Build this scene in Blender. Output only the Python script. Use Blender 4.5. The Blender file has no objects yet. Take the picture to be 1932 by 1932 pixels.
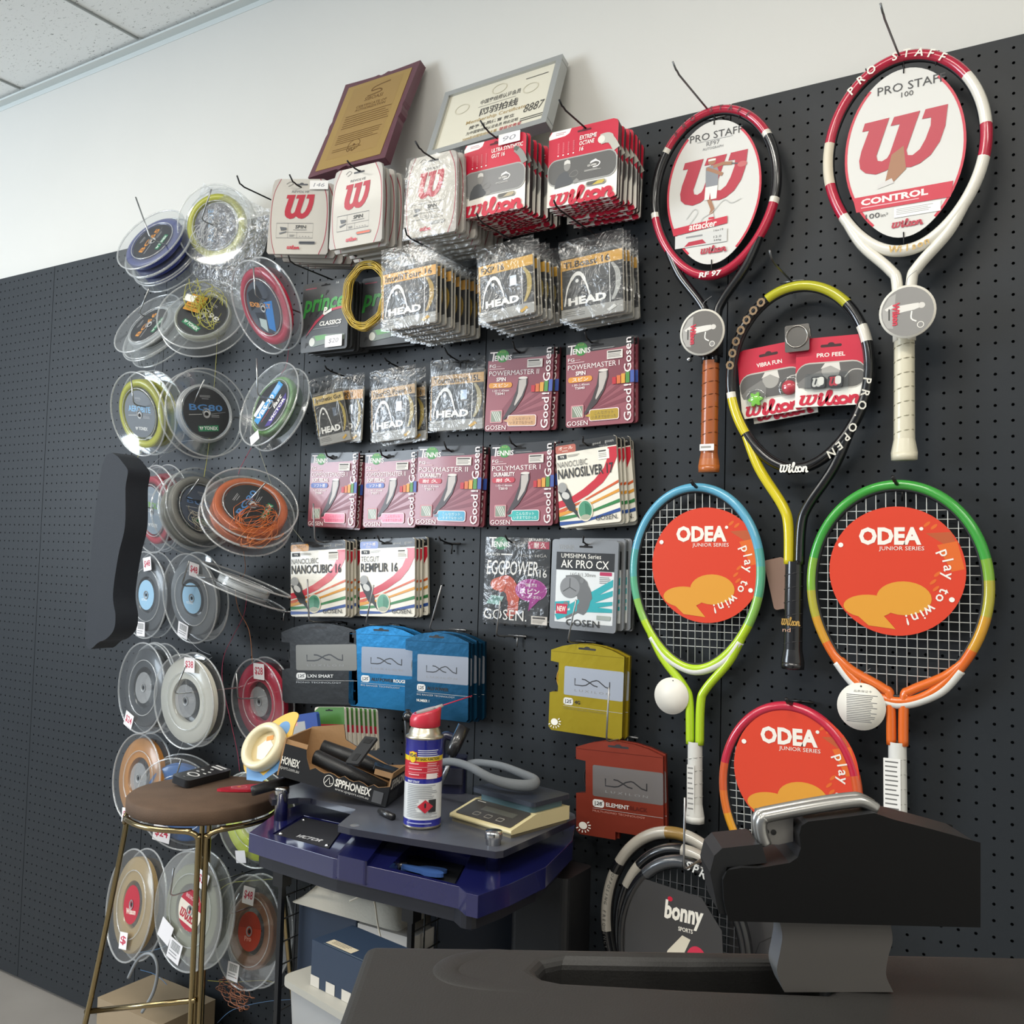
import bpy, bmesh, math, random
from mathutils import Vector as V, Matrix as M
random.seed(7)
S = bpy.context.scene
COL = S.collection
PI = math.pi
R_ = math.radians
# ---------------------------------------------------------------- camera
HC, DW, FPX = 1.30, 1.70, 1800.0
YAW, PITCH, ROLL = R_(32.39), R_(2.855), R_(1.602)
CAM = V((0, -DW, HC))
_f = V((-math.sin(YAW) * math.cos(PITCH), math.cos(YAW) * math.cos(PITCH), math.sin(PITCH)))
_r0 = V((math.cos(YAW), math.sin(YAW), 0))
_u0 = _r0.cross(_f)
CR = _r0 * math.cos(ROLL) + _u0 * math.sin(ROLL)
CU = -_r0 * math.sin(ROLL) + _u0 * math.cos(ROLL)
CF = _f
def ray(px, py): return CR * ((px - 966) / FPX) + CU * ((966 - py) / FPX) + CF
def W(px, py, d=0.0):            # point at d metres in front of the pegboard
    v = ray(px, py); return CAM + v * ((DW - d) / v.y)
def WZ(px, py, z):               # point at height z
    v = ray(px, py); return CAM + v * ((z - HC) / v.z)
def WD(px, py, t):               # point at camera distance t
    return CAM + ray(px, py).normalized() * t
cd = bpy.data.cameras.new('camera'); cam = bpy.data.objects.new('camera', cd); COL.objects.link(cam)
cam.matrix_world = M(((CR.x, CU.x, -CF.x, CAM.x), (CR.y, CU.y, -CF.y, CAM.y), (CR.z, CU.z, -CF.z, CAM.z), (0, 0, 0, 1)))
cd.sensor_width = 36; cd.lens = 36 * FPX / 1932; cd.clip_start = .02
S.camera = cam
# ---------------------------------------------------------------- materials
def lin(c):
    c = c.lstrip('#'); o = []
    for i in (0, 2, 4):
        x = int(c[i:i + 2], 16) / 255
        o.append(x / 12.92 if x <= .04045 else ((x + .055) / 1.055) ** 2.4)
    return (*o, 1)
MC = {}
def new_mat(name):
    m = bpy.data.materials.new(name); m.use_nodes = True
    nt = m.node_tree
    return m, nt, nt.nodes['Principled BSDF'], nt.nodes['Material Output']
def mat(col, rough=.5, metal=0.0, coat=0.0, spec=.5, bump=0.0, bscale=300.0, var=0.0):
    k = (col, rough, metal, coat, spec, bump, bscale, var)
    if k in MC: return MC[k]
    m, nt, b, o = new_mat('surface_' + col.lstrip('#'))
    b.inputs['Base Color'].default_value = lin(col)
    b.inputs['Roughness'].default_value = rough
    b.inputs['Metallic'].default_value = metal
    b.inputs['Coat Weight'].default_value = coat
    b.inputs['Coat Roughness'].default_value = .08
    b.inputs['Specular IOR Level'].default_value = spec
    if bump or var:
        tc = nt.nodes.new('ShaderNodeTexCoord'); n = nt.nodes.new('ShaderNodeTexNoise')
        n.inputs['Scale'].default_value = bscale; n.inputs['Detail'].default_value = 4
        nt.links.new(tc.outputs['Object'], n.inputs['Vector'])
        if bump:
            bp = nt.nodes.new('ShaderNodeBump'); bp.inputs['Strength'].default_value = bump
            bp.inputs['Distance'].default_value = .002
            nt.links.new(n.outputs['Fac'], bp.inputs['Height']); nt.links.new(bp.outputs['Normal'], b.inputs['Normal'])
        if var:
            n2 = nt.nodes.new('ShaderNodeTexNoise'); n2.inputs['Scale'].default_value = bscale * .06; n2.inputs['Detail'].default_value = 6
            nt.links.new(tc.outputs['Object'], n2.inputs['Vector'])
            hs = nt.nodes.new('ShaderNodeHueSaturation'); hs.inputs['Color'].default_value = lin(col)
            mr = nt.nodes.new('ShaderNodeMapRange'); mr.inputs['To Min'].default_value = 1 - var; mr.inputs['To Max'].default_value = 1 + var
            mr.inputs['From Min'].default_value = .3; mr.inputs['From Max'].default_value = .7
            nt.links.new(n2.outputs['Fac'], mr.inputs['Value']); nt.links.new(mr.outputs['Result'], hs.inputs['Value'])
            nt.links.new(hs.outputs['Color'], b.inputs['Base Color'])
    MC[k] = m; return m
def clear(tint=(.93, .95, .96), lo=.05, hi=.75, haze=.0, rough=.06, wr=0.0, scale=60.0, name='clear_plastic'):
    k = ('clear', tint, lo, hi, haze, rough, wr, scale)
    if k in MC: return MC[k]
    m = bpy.data.materials.new(name); m.use_nodes = True; nt = m.node_tree; N = nt.nodes; L = nt.links
    N.remove(N['Principled BSDF']); o = N['Material Output']
    t = N.new('ShaderNodeBsdfTransparent'); t.inputs['Color'].default_value = (*tint, 1)
    g = N.new('ShaderNodeBsdfGlossy'); g.inputs['Roughness'].default_value = rough
    lw = N.new('ShaderNodeLayerWeight'); lw.inputs['Blend'].default_value = .35
    mr = N.new('ShaderNodeMapRange'); mr.inputs['To Min'].default_value = lo; mr.inputs['To Max'].default_value = hi
    L.new(lw.outputs['Facing'], mr.inputs['Value'])
    pw = N.new('ShaderNodeMath'); pw.operation = 'POWER'; pw.inputs[1].default_value = 1.0
    mx = N.new('ShaderNodeMixShader')
    L.new(mr.outputs['Result'], pw.inputs[0]); L.new(pw.outputs[0], mx.inputs['Fac'])
    L.new(t.outputs[0], mx.inputs[1]); L.new(g.outputs[0], mx.inputs[2])
    out = mx
    if haze:
        d = N.new('ShaderNodeBsdfDiffuse'); d.inputs['Color'].default_value = (.85, .87, .88, 1)
        m2 = N.new('ShaderNodeMixShader'); m2.inputs['Fac'].default_value = haze
        L.new(mx.outputs[0], m2.inputs[1]); L.new(d.outputs[0], m2.inputs[2]); out = m2
    if wr:
        tc = N.new('ShaderNodeTexCoord'); n = N.new('ShaderNodeTexNoise'); n.inputs['Scale'].default_value = scale; n.inputs['Detail'].default_value = 3
        n.inputs['Distortion'].default_value = 1.2
        b = N.new('ShaderNodeBump'); b.inputs['Strength'].default_value = wr; b.inputs['Distance'].default_value = .01
        L.new(tc.outputs['Object'], n.inputs['Vector']); L.new(n.outputs['Fac'], b.inputs['Height'])
        L.new(b.outputs['Normal'], g.inputs['Normal']); L.new(b.outputs['Normal'], lw.inputs['Normal'])
    L.new(out.outputs[0], o.inputs['Surface'])
    MC[k] = m; return m
# ---------------------------------------------------------------- geometry
def rrect(x0, y0, x1, y1, r, n=5):
    if x1 < x0: x0, x1 = x1, x0
    if y1 < y0: y0, y1 = y1, y0
    r = min(r, (x1 - x0) / 2.001, (y1 - y0) / 2.001)
    if r <= 0: return [(x0, y0), (x1, y0), (x1, y1), (x0, y1)]
    o = []
    for cx, cy, a in ((x1 - r, y0 + r, -90), (x1 - r, y1 - r, 0), (x0 + r, y1 - r, 90), (x0 + r, y0 + r, 180)):
        for i in range(n + 1):
            t = R_(a + 90 * i / n); o.append((cx + r * math.cos(t), cy + r * math.sin(t)))
    return o
def spline(pts, n=6, closed=False):
    P = [V(p) if len(p) == 3 else V((p[0], p[1], 0)) for p in pts]; o = []
    k = len(P)
    rng = range(k) if closed else range(k - 1)
    for i in rng:
        a = P[(i - 1) % k] if closed or i > 0 else P[i]
        b = P[i]; c = P[(i + 1) % k]
        d = P[(i + 2) % k] if closed or i + 2 < k else c
        for j in range(n):
            t = j / n
            o.append(.5 * ((2 * b) + (c - a) * t + (2 * a - 5 * b + 4 * c - d) * t * t + (3 * b - a - 3 * c + d) * t ** 3))
    if not closed: o.append(P[-1])
    return o
TGC = {}
def tgeo(s, bold=0.0, shear=0.0, res=2):
    k = (s, bold, shear, res)
    if k in TGC: return TGC[k]
    c = bpy.data.curves.new('t', 'FONT'); c.body = s; c.offset = bold; c.shear = shear; c.resolution_u = res; c.fill_mode = 'FRONT'
    o = bpy.data.objects.new('t', c); me = bpy.data.meshes.new_from_object(o)
    vs = [(v.co.x, v.co.y) for v in me.vertices]; fs = [tuple(p.vertices) for p in me.polygons]
    bpy.data.objects.remove(o); bpy.data.curves.remove(c); bpy.data.meshes.remove(me)
    if not vs: vs = [(0, 0), (1, 0), (1, 1)]; fs = [(0, 1, 2)]
    xs = [v[0] for v in vs]; ys = [v[1] for v in vs]
    TGC[k] = (vs, fs, min(xs), max(xs), min(ys), max(ys)); return TGC[k]
class MB:
    def __init__(s): s.v = []; s.f = []; s.mi = []; s.ms = []; s.sm = []
    def ix(s, m):
        if m not in s.ms: s.ms.append(m)
        return s.ms.index(m)
    def add(s, vs, fs, m, smooth=False, T=None):
        b = len(s.v)
        for p in vs:
            p = V((p[0], p[1], p[2] if len(p) > 2 else 0))
            s.v.append(tuple(T @ p) if T else tuple(p))
        i = s.ix(m) if not isinstance(m, list) else None
        for j, f in enumerate(fs):
            s.f.append([b + q for q in f]); s.sm.append(smooth); s.mi.append(i if i is not None else s.ix(m[j]))
        return s
    def flat(s, pts, z, m, T=None):
        a = sum(pts[i][0] * pts[(i + 1) % len(pts)][1] - pts[(i + 1) % len(pts)][0] * pts[i][1] for i in range(len(pts)))
        if a < 0: pts = pts[::-1]
        return s.add([(p[0], p[1], z) for p in pts], [list(range(len(pts)))], m, False, T)
    def prism(s, pts, z0, z1, m, side=None, T=None, smooth=False):
        a = sum(pts[i][0] * pts[(i + 1) % len(pts)][1] - pts[(i + 1) % len(pts)][0] * pts[i][1] for i in range(len(pts)))
        if a < 0: pts = pts[::-1]
        n = len(pts)
        s.add([(p[0], p[1], z0) for p in pts] + [(p[0], p[1], z1) for p in pts],
              [list(range(n))[::-1], list(range(n, 2 * n))], m, False, T)
        s.add([(p[0], p[1], z0) for p in pts] + [(p[0], p[1], z1) for p in pts],
              [[i, (i + 1) % n, n + (i + 1) % n, n + i] for i in range(n)], side or m, smooth, T)
        return s
    def box(s, x0, x1, y0, y1, z0, z1, m, T=None):
        return s.prism([(x0, y0), (x1, y0), (x1, y1), (x0, y1)], z0, z1, m, None, T)
    def tube(s, pts, r, m, n=8, closed=False, T=None, flat=1.0, up=None, cap=True):
        P = [V(p) if len(p) == 3 else V((p[0], p[1], 0)) for p in pts]; k = len(P)
        vs = []; prev = None
        for i in range(k):
            a = P[(i - 1) % k] if closed or i else P[i]; b = P[(i + 1) % k] if closed or i < k - 1 else P[i]
            t = (b - a).normalized() if (b - a).length > 1e-9 else V((0, 0, 1))
            if up is not None: x = V(up).cross(t)
            elif prev is None:
                x = t.cross(V((0, 0, 1))) if abs(t.z) < .9 else t.cross(V((1, 0, 0)))
            else: x = prev - t * prev.dot(t)
            if x.length < 1e-7: x = t.orthogonal()
            x.normalize(); prev = x; y = t.cross(x)
            rr = r[i] if isinstance(r, (list, tuple)) else r
            for j in range(n):
                an = 2 * PI * j / n
                vs.append(P[i] + x * (rr * math.cos(an)) + y * (rr * flat * math.sin(an)))
        fs = []; mm = []
        for i in range(k if closed else k - 1):
            for j in range(n):
                fs.append([i * n + j, i * n + (j + 1) % n, ((i + 1) % k) * n + (j + 1) % n, ((i + 1) % k) * n + j])
                mm.append(m[i % len(m)] if isinstance(m, list) else m)
        if not closed and cap:
            fs += [list(range(n))[::-1], list(range((k - 1) * n, k * n))]
            mm += [m[0] if isinstance(m, list) else m, m[-1] if isinstance(m, list) else m]
        return s.add(vs, fs, mm, True, T)
    def lathe(s, prof, m, n=40, T=None, a0=0, a1=2 * PI):
        vs = []; k = len(prof); full = abs(a1 - a0 - 2 * PI) < 1e-6; nn = n if full else n + 1
        for i in range(nn):
            t = a0 + (a1 - a0) * i / n
            for (r, z) in prof: vs.append((r * math.cos(t), r * math.sin(t), z))
        fs = []; mm = []
        for i in range(n):
            i2 = (i + 1) % nn
            for j in range(k - 1):
                f = [i * k + j, i2 * k + j, i2 * k + j + 1, i * k + j + 1]
                fs.append(f); mm.append(m[j] if isinstance(m, list) else m)
        return s.add(vs, fs, mm, True, T)
    def stroke(s, pts, wd, z, m, closed=False, T=None):
        P = [V((p[0], p[1])) for p in pts]; k = len(P); L = []; Rr = []
        for i in range(k):
            a = P[(i - 1) % k] if closed or i else P[i]; b = P[(i + 1) % k] if closed or i < k - 1 else P[i]
            t = (b - a)
            if t.length < 1e-9: t = V((1, 0))
            t.normalize(); nrm = V((-t.y, t.x)); w = wd[i] if isinstance(wd, (list, tuple)) else wd
            L.append(P[i] + nrm * w / 2); Rr.append(P[i] - nrm * w / 2)
        vs = [(p.x, p.y, z) for p in L] + [(p.x, p.y, z) for p in Rr]
        fs = [[k + i, k + (i + 1) % k, (i + 1) % k, i] for i in range(k if closed else k - 1)]
        return s.add(vs, fs, m, False, T)
    def text(s, t, x0, y0, x1, y1, z, m, bold=0, shear=0, rot=0, T=None, keep=False):
        vs, fs, a, b, c, d = tgeo(t, bold, shear)
        if rot in (90, -90): w, h = abs(y1 - y0), abs(x1 - x0)
        else: w, h = abs(x1 - x0), abs(y1 - y0)
        sx = w / max(b - a, 1e-6); sy = h / max(d - c, 1e-6)
        if keep: sx = sy = min(sx, sy)
        cx, cy = (x0 + x1) / 2, (y0 + y1) / 2; o = []
        ct, st = math.cos(R_(rot)), math.sin(R_(rot))
        for (x, y) in vs:
            x = (x - (a + b) / 2) * sx; y = (y - (c + d) / 2) * sy
            o.append((cx + x * ct - y * st, cy + x * st + y * ct, z))
        return s.add(o, fs, m, False, T)
    def glyph(s, ch, size, z, m, T=None, bold=.0, shear=0, mid=.34):
        vs, fs, a, b, c, d = tgeo(ch, bold, shear)
        return s.add([((x - (a + b) / 2) * size, (y - mid) * size, z) for x, y in vs], fs, m, False, T)
    def mesh(s, name):
        me = bpy.data.meshes.new(name); me.from_pydata(s.v, [], s.f)
        for m in s.ms: me.materials.append(m)
        me.polygons.foreach_set('material_index', s.mi); me.polygons.foreach_set('use_smooth', s.sm)
        me.update(); return me
    def build(s, name, parent=None, T=None, bevel=0, seg=2):
        o = bpy.data.objects.new(name, s.mesh(name)); COL.objects.link(o)
        if parent: o.parent = parent
        if T is not None:
            if parent: o.matrix_local = T
            else: o.matrix_world = T
        if bevel:
            b = o.modifiers.new('bevel', 'BEVEL'); b.width = bevel; b.segments = seg; b.limit_method = 'ANGLE'; b.angle_limit = R_(40)
            b.harden_normals = False
        return o
def tag(o, label=None, cat=None, group=None, kind=None):
    if label: o['label'] = label
    if cat: o['category'] = cat
    if group: o['group'] = group
    if kind: o['kind'] = kind
    return o
def thing(name, label, cat, T=None, group=None):
    o = bpy.data.objects.new(name, None); COL.objects.link(o); o.empty_display_size = .02
    if T is not None: o.matrix_world = T
    return tag(o, label, cat, group)
def dup(root, T, label, group=None):
    KIDS = [c for c in bpy.data.objects if c.parent == root] if not isinstance(root, tuple) else root[1]
    r0 = root if not isinstance(root, tuple) else root[0]
    r = r0.copy(); COL.objects.link(r); r.matrix_world = T; r['label'] = label
    if group: r['group'] = group
    for ch in KIDS:
        c = ch.copy(); COL.objects.link(c); c.parent = r
        for g in [q for q in bpy.data.objects if q.parent == ch]:
            d = g.copy(); COL.objects.link(d); d.parent = c
    return r
def TM(X, Y, Z, O):
    return M(((X.x, Y.x, Z.x, O.x), (X.y, Y.y, Z.y, O.y), (X.z, Y.z, Z.z, O.z), (0, 0, 0, 1)))
def Tr(x, y, z): return M.Translation((x, y, z))
def Rt(a, ax): return M.Rotation(R_(a), 4, ax)
def frame(tl, tr, bl, d, dr=None, db=None):
    A = W(*tl, d); B = W(*tr, d if dr is None else dr); Cc = W(*bl, d if db is None else db)
    X = B - A; w = X.length; X.normalize(); Y = Cc - A; Y -= X * Y.dot(X); h = Y.length; Y.normalize(); Y = -Y
    return TM(X, Y, X.cross(Y), A), w, h
def look_frame(P, X, up=V((0, 0, 1))):
    X = X.normalized(); Z = X.cross(up).normalized(); return TM(X, Z.cross(X), Z, P)
class Art:                                  # printing on a card: u to the right, v down, both 0..1
    def __init__(s, mb, w, h, z=.0009, T=None): s.mb = mb; s.w = w; s.h = h; s.z = z; s.T = T
    def p(s, u, v): return (u * s.w, -v * s.h)
    def up(s): s.z += .00006; return s.z
    def P(s, pts, m): s.mb.flat([s.p(*q) for q in pts], s.up(), m, s.T)
    def R(s, u0, v0, u1, v1, m, r=0): s.mb.flat(rrect(u0 * s.w, -v1 * s.h, u1 * s.w, -v0 * s.h, r * s.w), s.up(), m, s.T)
    def E(s, u, v, ru, rv, m, n=28, rot=0):
        c, q = math.cos(R_(rot)), math.sin(R_(rot)); o = []
        for i in range(n):
            t = 2 * PI * i / n; x, y = ru * s.w * math.cos(t), rv * s.h * math.sin(t)
            o.append((u * s.w + x * c - y * q, -v * s.h + x * q + y * c))
        s.mb.flat(o, s.up(), m, s.T)
    def L(s, pts, wd, m, closed=False, sp=0):
        q = [s.p(*a) for a in pts]
        if sp: q = [(a.x, a.y) for a in spline(q, sp, closed)]
        wd = [x * s.w for x in wd] if isinstance(wd, list) else wd * s.w
        if isinstance(wd, list) and len(wd) != len(q):
            k = len(wd); wd = [wd[min(k - 1, int(i * k / len(q)))] for i in range(len(q))]
        s.mb.stroke(q, wd, s.up(), m, closed, s.T)
    def X(s, t, u0, v0, u1, v1, m, bold=0, shear=0, rot=0, keep=False):
        s.mb.text(t, u0 * s.w, -v1 * s.h, u1 * s.w, -v0 * s.h, s.up(), m, bold, shear, rot, s.T, keep)
    def lines(s, u0, v0, u1, v1, n, m, frac=.35):
        dv = (v1 - v0) / n
        z = s.up()
        for i in range(n):
            b = u1 - (u1 - u0) * random.uniform(0, .25)
            s.mb.flat(rrect(u0 * s.w, -(v0 + dv * (i + frac)) * s.h, b * s.w, -(v0 + dv * i) * s.h, 0), z, m, s.T)
    def slot(s, u, v, wd=.18, hh=.02, m=None):
        m = m or mat('#1a1a1c', .8)
        s.R(u - wd / 2, v - hh / 2, u + wd / 2, v + hh / 2, m, .5 * hh); s.E(u, v - hh * .5, wd * .16, hh * .7, m, 12)
WPOLY = [(515,478),(658,472),(583,775),(590,818),(615,830),(645,812),(660,780),(718,545),(665,545),(685,476),(832,470),(755,775),(762,820),(790,828),(830,790),(862,715),(890,610),(893,545),(842,543),(862,468),(985,465),(970,640),(940,760),(890,855),(830,908),(780,925),(720,912),(680,878),(640,915),(580,932),(520,905),(488,860),(482,790),(495,710),(540,545),(500,545)]
def wlogo(A, u0, v0, u1, v1, m):
    A.P([(u0 + (x - 480) / 505 * (u1 - u0), v0 + (y - 465) / 467 * (v1 - v0)) for x, y in WPOLY], m)
def wilson(A, u0, v0, u1, v1, m):            # script word mark, ascender of the l at v0, baseline at v1
    def q(x, y): return (u0 + x / 100 * (u1 - u0), v1 - y / 40 * (v1 - v0))
    def k(w): return w / 100 * (u1 - u0)
    wlogo(A, *q(0, 31), *q(30, 0), m)
    A.L([q(*p) for p in ((31, 21), (35, 21), (33, 7), (35, 2), (39, 4))], k(6.5), m, sp=4)
    A.E(*q(36, 29), k(3.6), k(3.6) * A.w / A.h, m, 14)
    A.L([q(*p) for p in ((39, 4), (45, 15), (52, 33), (49.5, 38), (46.5, 33), (45, 15), (46, 4), (49, 1.5), (54, 4))], k(5), m, sp=4)
    A.L([q(*p) for p in ((54, 4), (59, 22), (63, 14), (65, 5), (61, 1.8), (56, 4))], k(5), m, sp=4)
    A.L([q(71 + 6.5 * math.cos(t * PI / 8), 11.5 + 9 * math.sin(t * PI / 8)) for t in range(16)], k(5.5), m, closed=True)
    A.L([q(*p) for p in ((80, 21), (83, 20), (81.5, 1))], k(6), m)
    A.L([q(*p) for p in ((83, 12), (87, 20), (92, 20), (93, 14), (92, 4), (95, 2), (99, 5))], k(6), m, sp=4)
BLK = mat('#151516', .55); WHT = mat('#f2efe6', .45); RED = mat('#c81f3c', .4); WIRE = mat('#2a2a2c', .35, .6); CHROME = mat('#c9cbcc', .18, 1.0)
PAPER = mat('#f4f3f1', .6); GREY = mat('#8b8d8e', .5); DGREY = mat('#47484a', .5)
ORD = [a + ' from front' for a in 'first second third fourth fifth sixth seventh eighth ninth tenth eleventh twelfth thirteenth'.split()]
# ---------------------------------------------------------------- setting
PT = .8725 + HC                      # top of the pegboard
PITCH_H = .0254
def wallmat():
    m, nt, b, o = new_mat('white_wall_paint')
    tc = nt.nodes.new('ShaderNodeTexCoord'); n = nt.nodes.new('ShaderNodeTexNoise'); n.inputs['Scale'].default_value = 2.0; n.inputs['Detail'].default_value = 5
    r = nt.nodes.new('ShaderNodeValToRGB'); r.color_ramp.elements[0].color = lin('#d6d5cf'); r.color_ramp.elements[1].color = lin('#dedcd6')
    nt.links.new(tc.outputs['Object'], n.inputs['Vector']); nt.links.new(n.outputs['Fac'], r.inputs['Fac']); nt.links.new(r.outputs['Color'], b.inputs['Base Color'])
    n2 = nt.nodes.new('ShaderNodeTexNoise'); n2.inputs['Scale'].default_value = 220; bp = nt.nodes.new('ShaderNodeBump'); bp.inputs['Strength'].default_value = .06
    nt.links.new(tc.outputs['Object'], n2.inputs['Vector']); nt.links.new(n2.outputs['Fac'], bp.inputs['Height']); nt.links.new(bp.outputs['Normal'], b.inputs['Normal'])
    b.inputs['Roughness'].default_value = .75
    return m
WM = wallmat()
XL, XR, YB, ZC = -5.2, 2.6, -4.4, 2.79
mb = MB(); mb.box(XL, XR, .03, .13, 0, 3.2, WM); tag(mb.build('wall_back'), kind='structure')
mb = MB(); mb.box(XR, XR + .1, YB, .13, 0, 3.2, WM); tag(mb.build('wall_right'), kind='structure')
mb = MB(); mb.box(XL, XR, YB, .13, -.1, 0, mat('#8f8a84', .5, var=.1, bscale=60)); tag(mb.build('floor'), kind='structure')
# acoustic ceiling: tiles with fissures, in a T-bar grid
def ceilmat():
    m, nt, b, o = new_mat('acoustic_tile'); L = nt.links; N = nt.nodes
    tc = N.new('ShaderNodeTexCoord')
    mp = N.new('ShaderNodeMapping'); mp.inputs['Scale'].default_value = (1, 2.2, 1); L.new(tc.outputs['Object'], mp.inputs['Vector'])
    vo = N.new('ShaderNodeTexNoise'); vo.inputs['Scale'].default_value = 80; vo.inputs['Detail'].default_value = 2.5; vo.inputs['Distortion'].default_value = 1.0
    L.new(mp.outputs['Vector'], vo.inputs['Vector'])
    r = N.new('ShaderNodeValToRGB'); r.color_ramp.elements[0].position = .29; r.color_ramp.elements[0].color = lin('#8f908e')
    r.color_ramp.elements[1].position = .36; r.color_ramp.elements[1].color = lin('#f1f3f1')
    L.new(vo.outputs['Fac'], r.inputs['Fac']); L.new(r.outputs['Color'], b.inputs['Base Color'])
    bp = N.new('ShaderNodeBump'); bp.inputs['Strength'].default_value = .5; bp.inputs['Distance'].default_value = .004
    L.new(r.outputs['Color'], bp.inputs['Height']); L.new(bp.outputs['Normal'], b.inputs['Normal'])
    b.inputs['Roughness'].default_value = .9
    return m
CM = ceilmat(); TB = mat('#d3d9d7', .5); TG = mat('#9a9e9c', .6)
cx0 = W(277, 82, -.03).x
mb = MB(); mb.box(XL, XR, YB, .03, ZC + .012, ZC + .09, CM); tag(mb.build('ceiling'), kind='structure')
mb = MB()
gx = [cx0 + .61 * i - 4 * .61 for i in range(14)]
for x in gx:
    if XL < x < XR: mb.box(x - .003, x + .003, YB, .0, ZC + .006, ZC + .011, TG)
for i in range(8):
    y = -.40 - .61 * i
    if y > YB: mb.box(XL, XR, y - .003, y + .003, ZC + .0055, ZC + .0115, TG)
tag(mb.build('trim_1'), kind='structure')
zt = W(242, 112.6, -.03).z
mb = MB(); mb.box(XL, XR, .0285, .0299, zt, ZC + .012, TB); mb.box(XL, XR, .002, .0285, ZC - .002, ZC + .004, TB)
tag(mb.build('trim_2'), kind='structure')
# perforated metal panels, every hole a real hole
PEG = mat('#25292d', .45, spec=.32, bump=.08, bscale=900)
NC = 21; P = PITCH_H; PW = 21.4 * P; NR = int((PT - .03) / P)
def pegmesh():
    vs = []; fs = []; mi = []; r = .0026; th = .0012
    off = (PW - (NC - 1) * P) / 2
    a8 = [(math.cos(R_(45 * i)), math.sin(R_(45 * i))) for i in range(8)]
    sq = [(1, 0), (1, 1), (0, 1), (-1, 1), (-1, 0), (-1, -1), (0, -1), (1, -1)]
    for rr in range(NR):
        z = -.0254 * .75 - rr * P
        for c in range(NC):
            x = off + c * P; b = len(vs)
            for (u, v) in a8: vs.append((x + u * r, 0, z + v * r))
            for (u, v) in sq: vs.append((x + u * P / 2, 0, z + v * P / 2))
            for (u, v) in a8: vs.append((x + u * r, th, z + v * r))
            for i in range(8):
                j = (i + 1) % 8
                fs.append((b + 8 + i, b + 8 + j, b + j, b + i)); fs.append((b + i, b + j, b + 16 + j, b + 16 + i))
    zt_, zb = -.0254 * .75 + P / 2, -.0254 * .75 - (NR - 1) * P - P / 2
    xl, xr = off - P / 2, off + (NC - 1) * P + P / 2
    g = .0011
    def q(a): b = len(vs); vs.extend(a); fs.append((b, b + 1, b + 2, b + 3))
    q([(g, 0, zb), (xl, 0, zb), (xl, 0, zt_), (g, 0, zt_)]); q([(xr, 0, zb), (PW - g, 0, zb), (PW - g, 0, zt_), (xr, 0, zt_)])
    q([(g, 0, zt_), (PW - g, 0, zt_), (PW - g, 0, 0), (g, 0, 0)]); zb2 = -PT + .01
    q([(g, 0, zb2), (PW - g, 0, zb2), (PW - g, 0, zb), (g, 0, zb)])
    q([(g, 0, 0), (PW - g, 0, 0), (PW - g, .022, 0), (g, .022, 0)])
    q([(g, 0, zb2), (g, 0, 0), (g, .022, 0), (g, .022, zb2)]); q([(PW - g, 0, 0), (PW - g, 0, zb2), (PW - g, .022, zb2), (PW - g, .022, 0)])
    q([(g, .022, zb2), (g, .022, 0), (PW - g, .022, 0), (PW - g, .022, zb2)])
    me = bpy.data.meshes.new('pegboard_panel'); me.from_pydata(vs, [], fs); me.materials.append(PEG); me.update(); return me
pm = pegmesh()
x0 = -88.35 * P
PANL = ['behind the leftmost column of string reels', 'behind the three middle columns of string reels', 'behind the hanging pink and white string packs', 'behind the red racquet and lime junior racquet', 'behind the black and yellow racquet', 'bare, at the right end of the wall']
for i in range(-1, 5):
    o = bpy.data.objects.new('pegboard_panel', pm); COL.objects.link(o); o.location = (x0 + i * PW, 0, PT)
    tag(o, 'dark grey perforated metal wall panel ' + PANL[i + 1], 'pegboard', kind='structure')
o = bpy.data.objects.new('pegboard_panel', pm); COL.objects.link(o); o.location = (x0 - 2 * PW, 0, PT); tag(o, 'dark grey perforated metal wall panel at the far left end', 'pegboard', kind='structure')
# ---------------------------------------------------------------- printed packs
FILM = clear((.975, .975, .97), .012, .38, .012, .2, .9, 24, 'clear_film')
BAG = clear((.965, .965, .96), .05, .5, .05, .2, 1.0, 45, 'crinkled_film')
SILV = mat('#c6c2b9', .5, 0, .12, spec=.3); SIL2 = mat('#a3a29f', .5, 0)
def body(w, h, t, m, outline=None, back=None):
    mb = MB(); pts = [(u * w, -v * h) for u, v in outline] if outline else rrect(0, -h, w, 0, .006)
    mb.prism(pts, -t, .0008, m, back or m); return mb
def film_sheet(w, h, z, nx=8, ny=10, amp=.0015, top=.0, seed=1):
    rnd = random.Random(seed); mb = MB(); vs = []; fs = []
    for j in range(ny + 1):
        for i in range(nx + 1):
            e = min(i, nx - i, j, ny - j) == 0
            vs.append((w * i / nx, top - (h + top) * j / ny, z * (.25 if e else 1) + (0 if e else rnd.uniform(-amp, amp))))
    for j in range(ny):
        for i in range(nx):
            a = j * (nx + 1) + i; fs.append([a + nx + 1, a + nx + 2, a + 1, a])
    mb.add(vs, fs, FILM, True); return mb
RVO = [(.13, 0), (.87, 0), (.925, .02), (.955, .09), (.985, .45), (1, .97), (.975, 1), (.025, 1), (0, .97), (.015, .45), (.045, .09), (.075, .02)]
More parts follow.
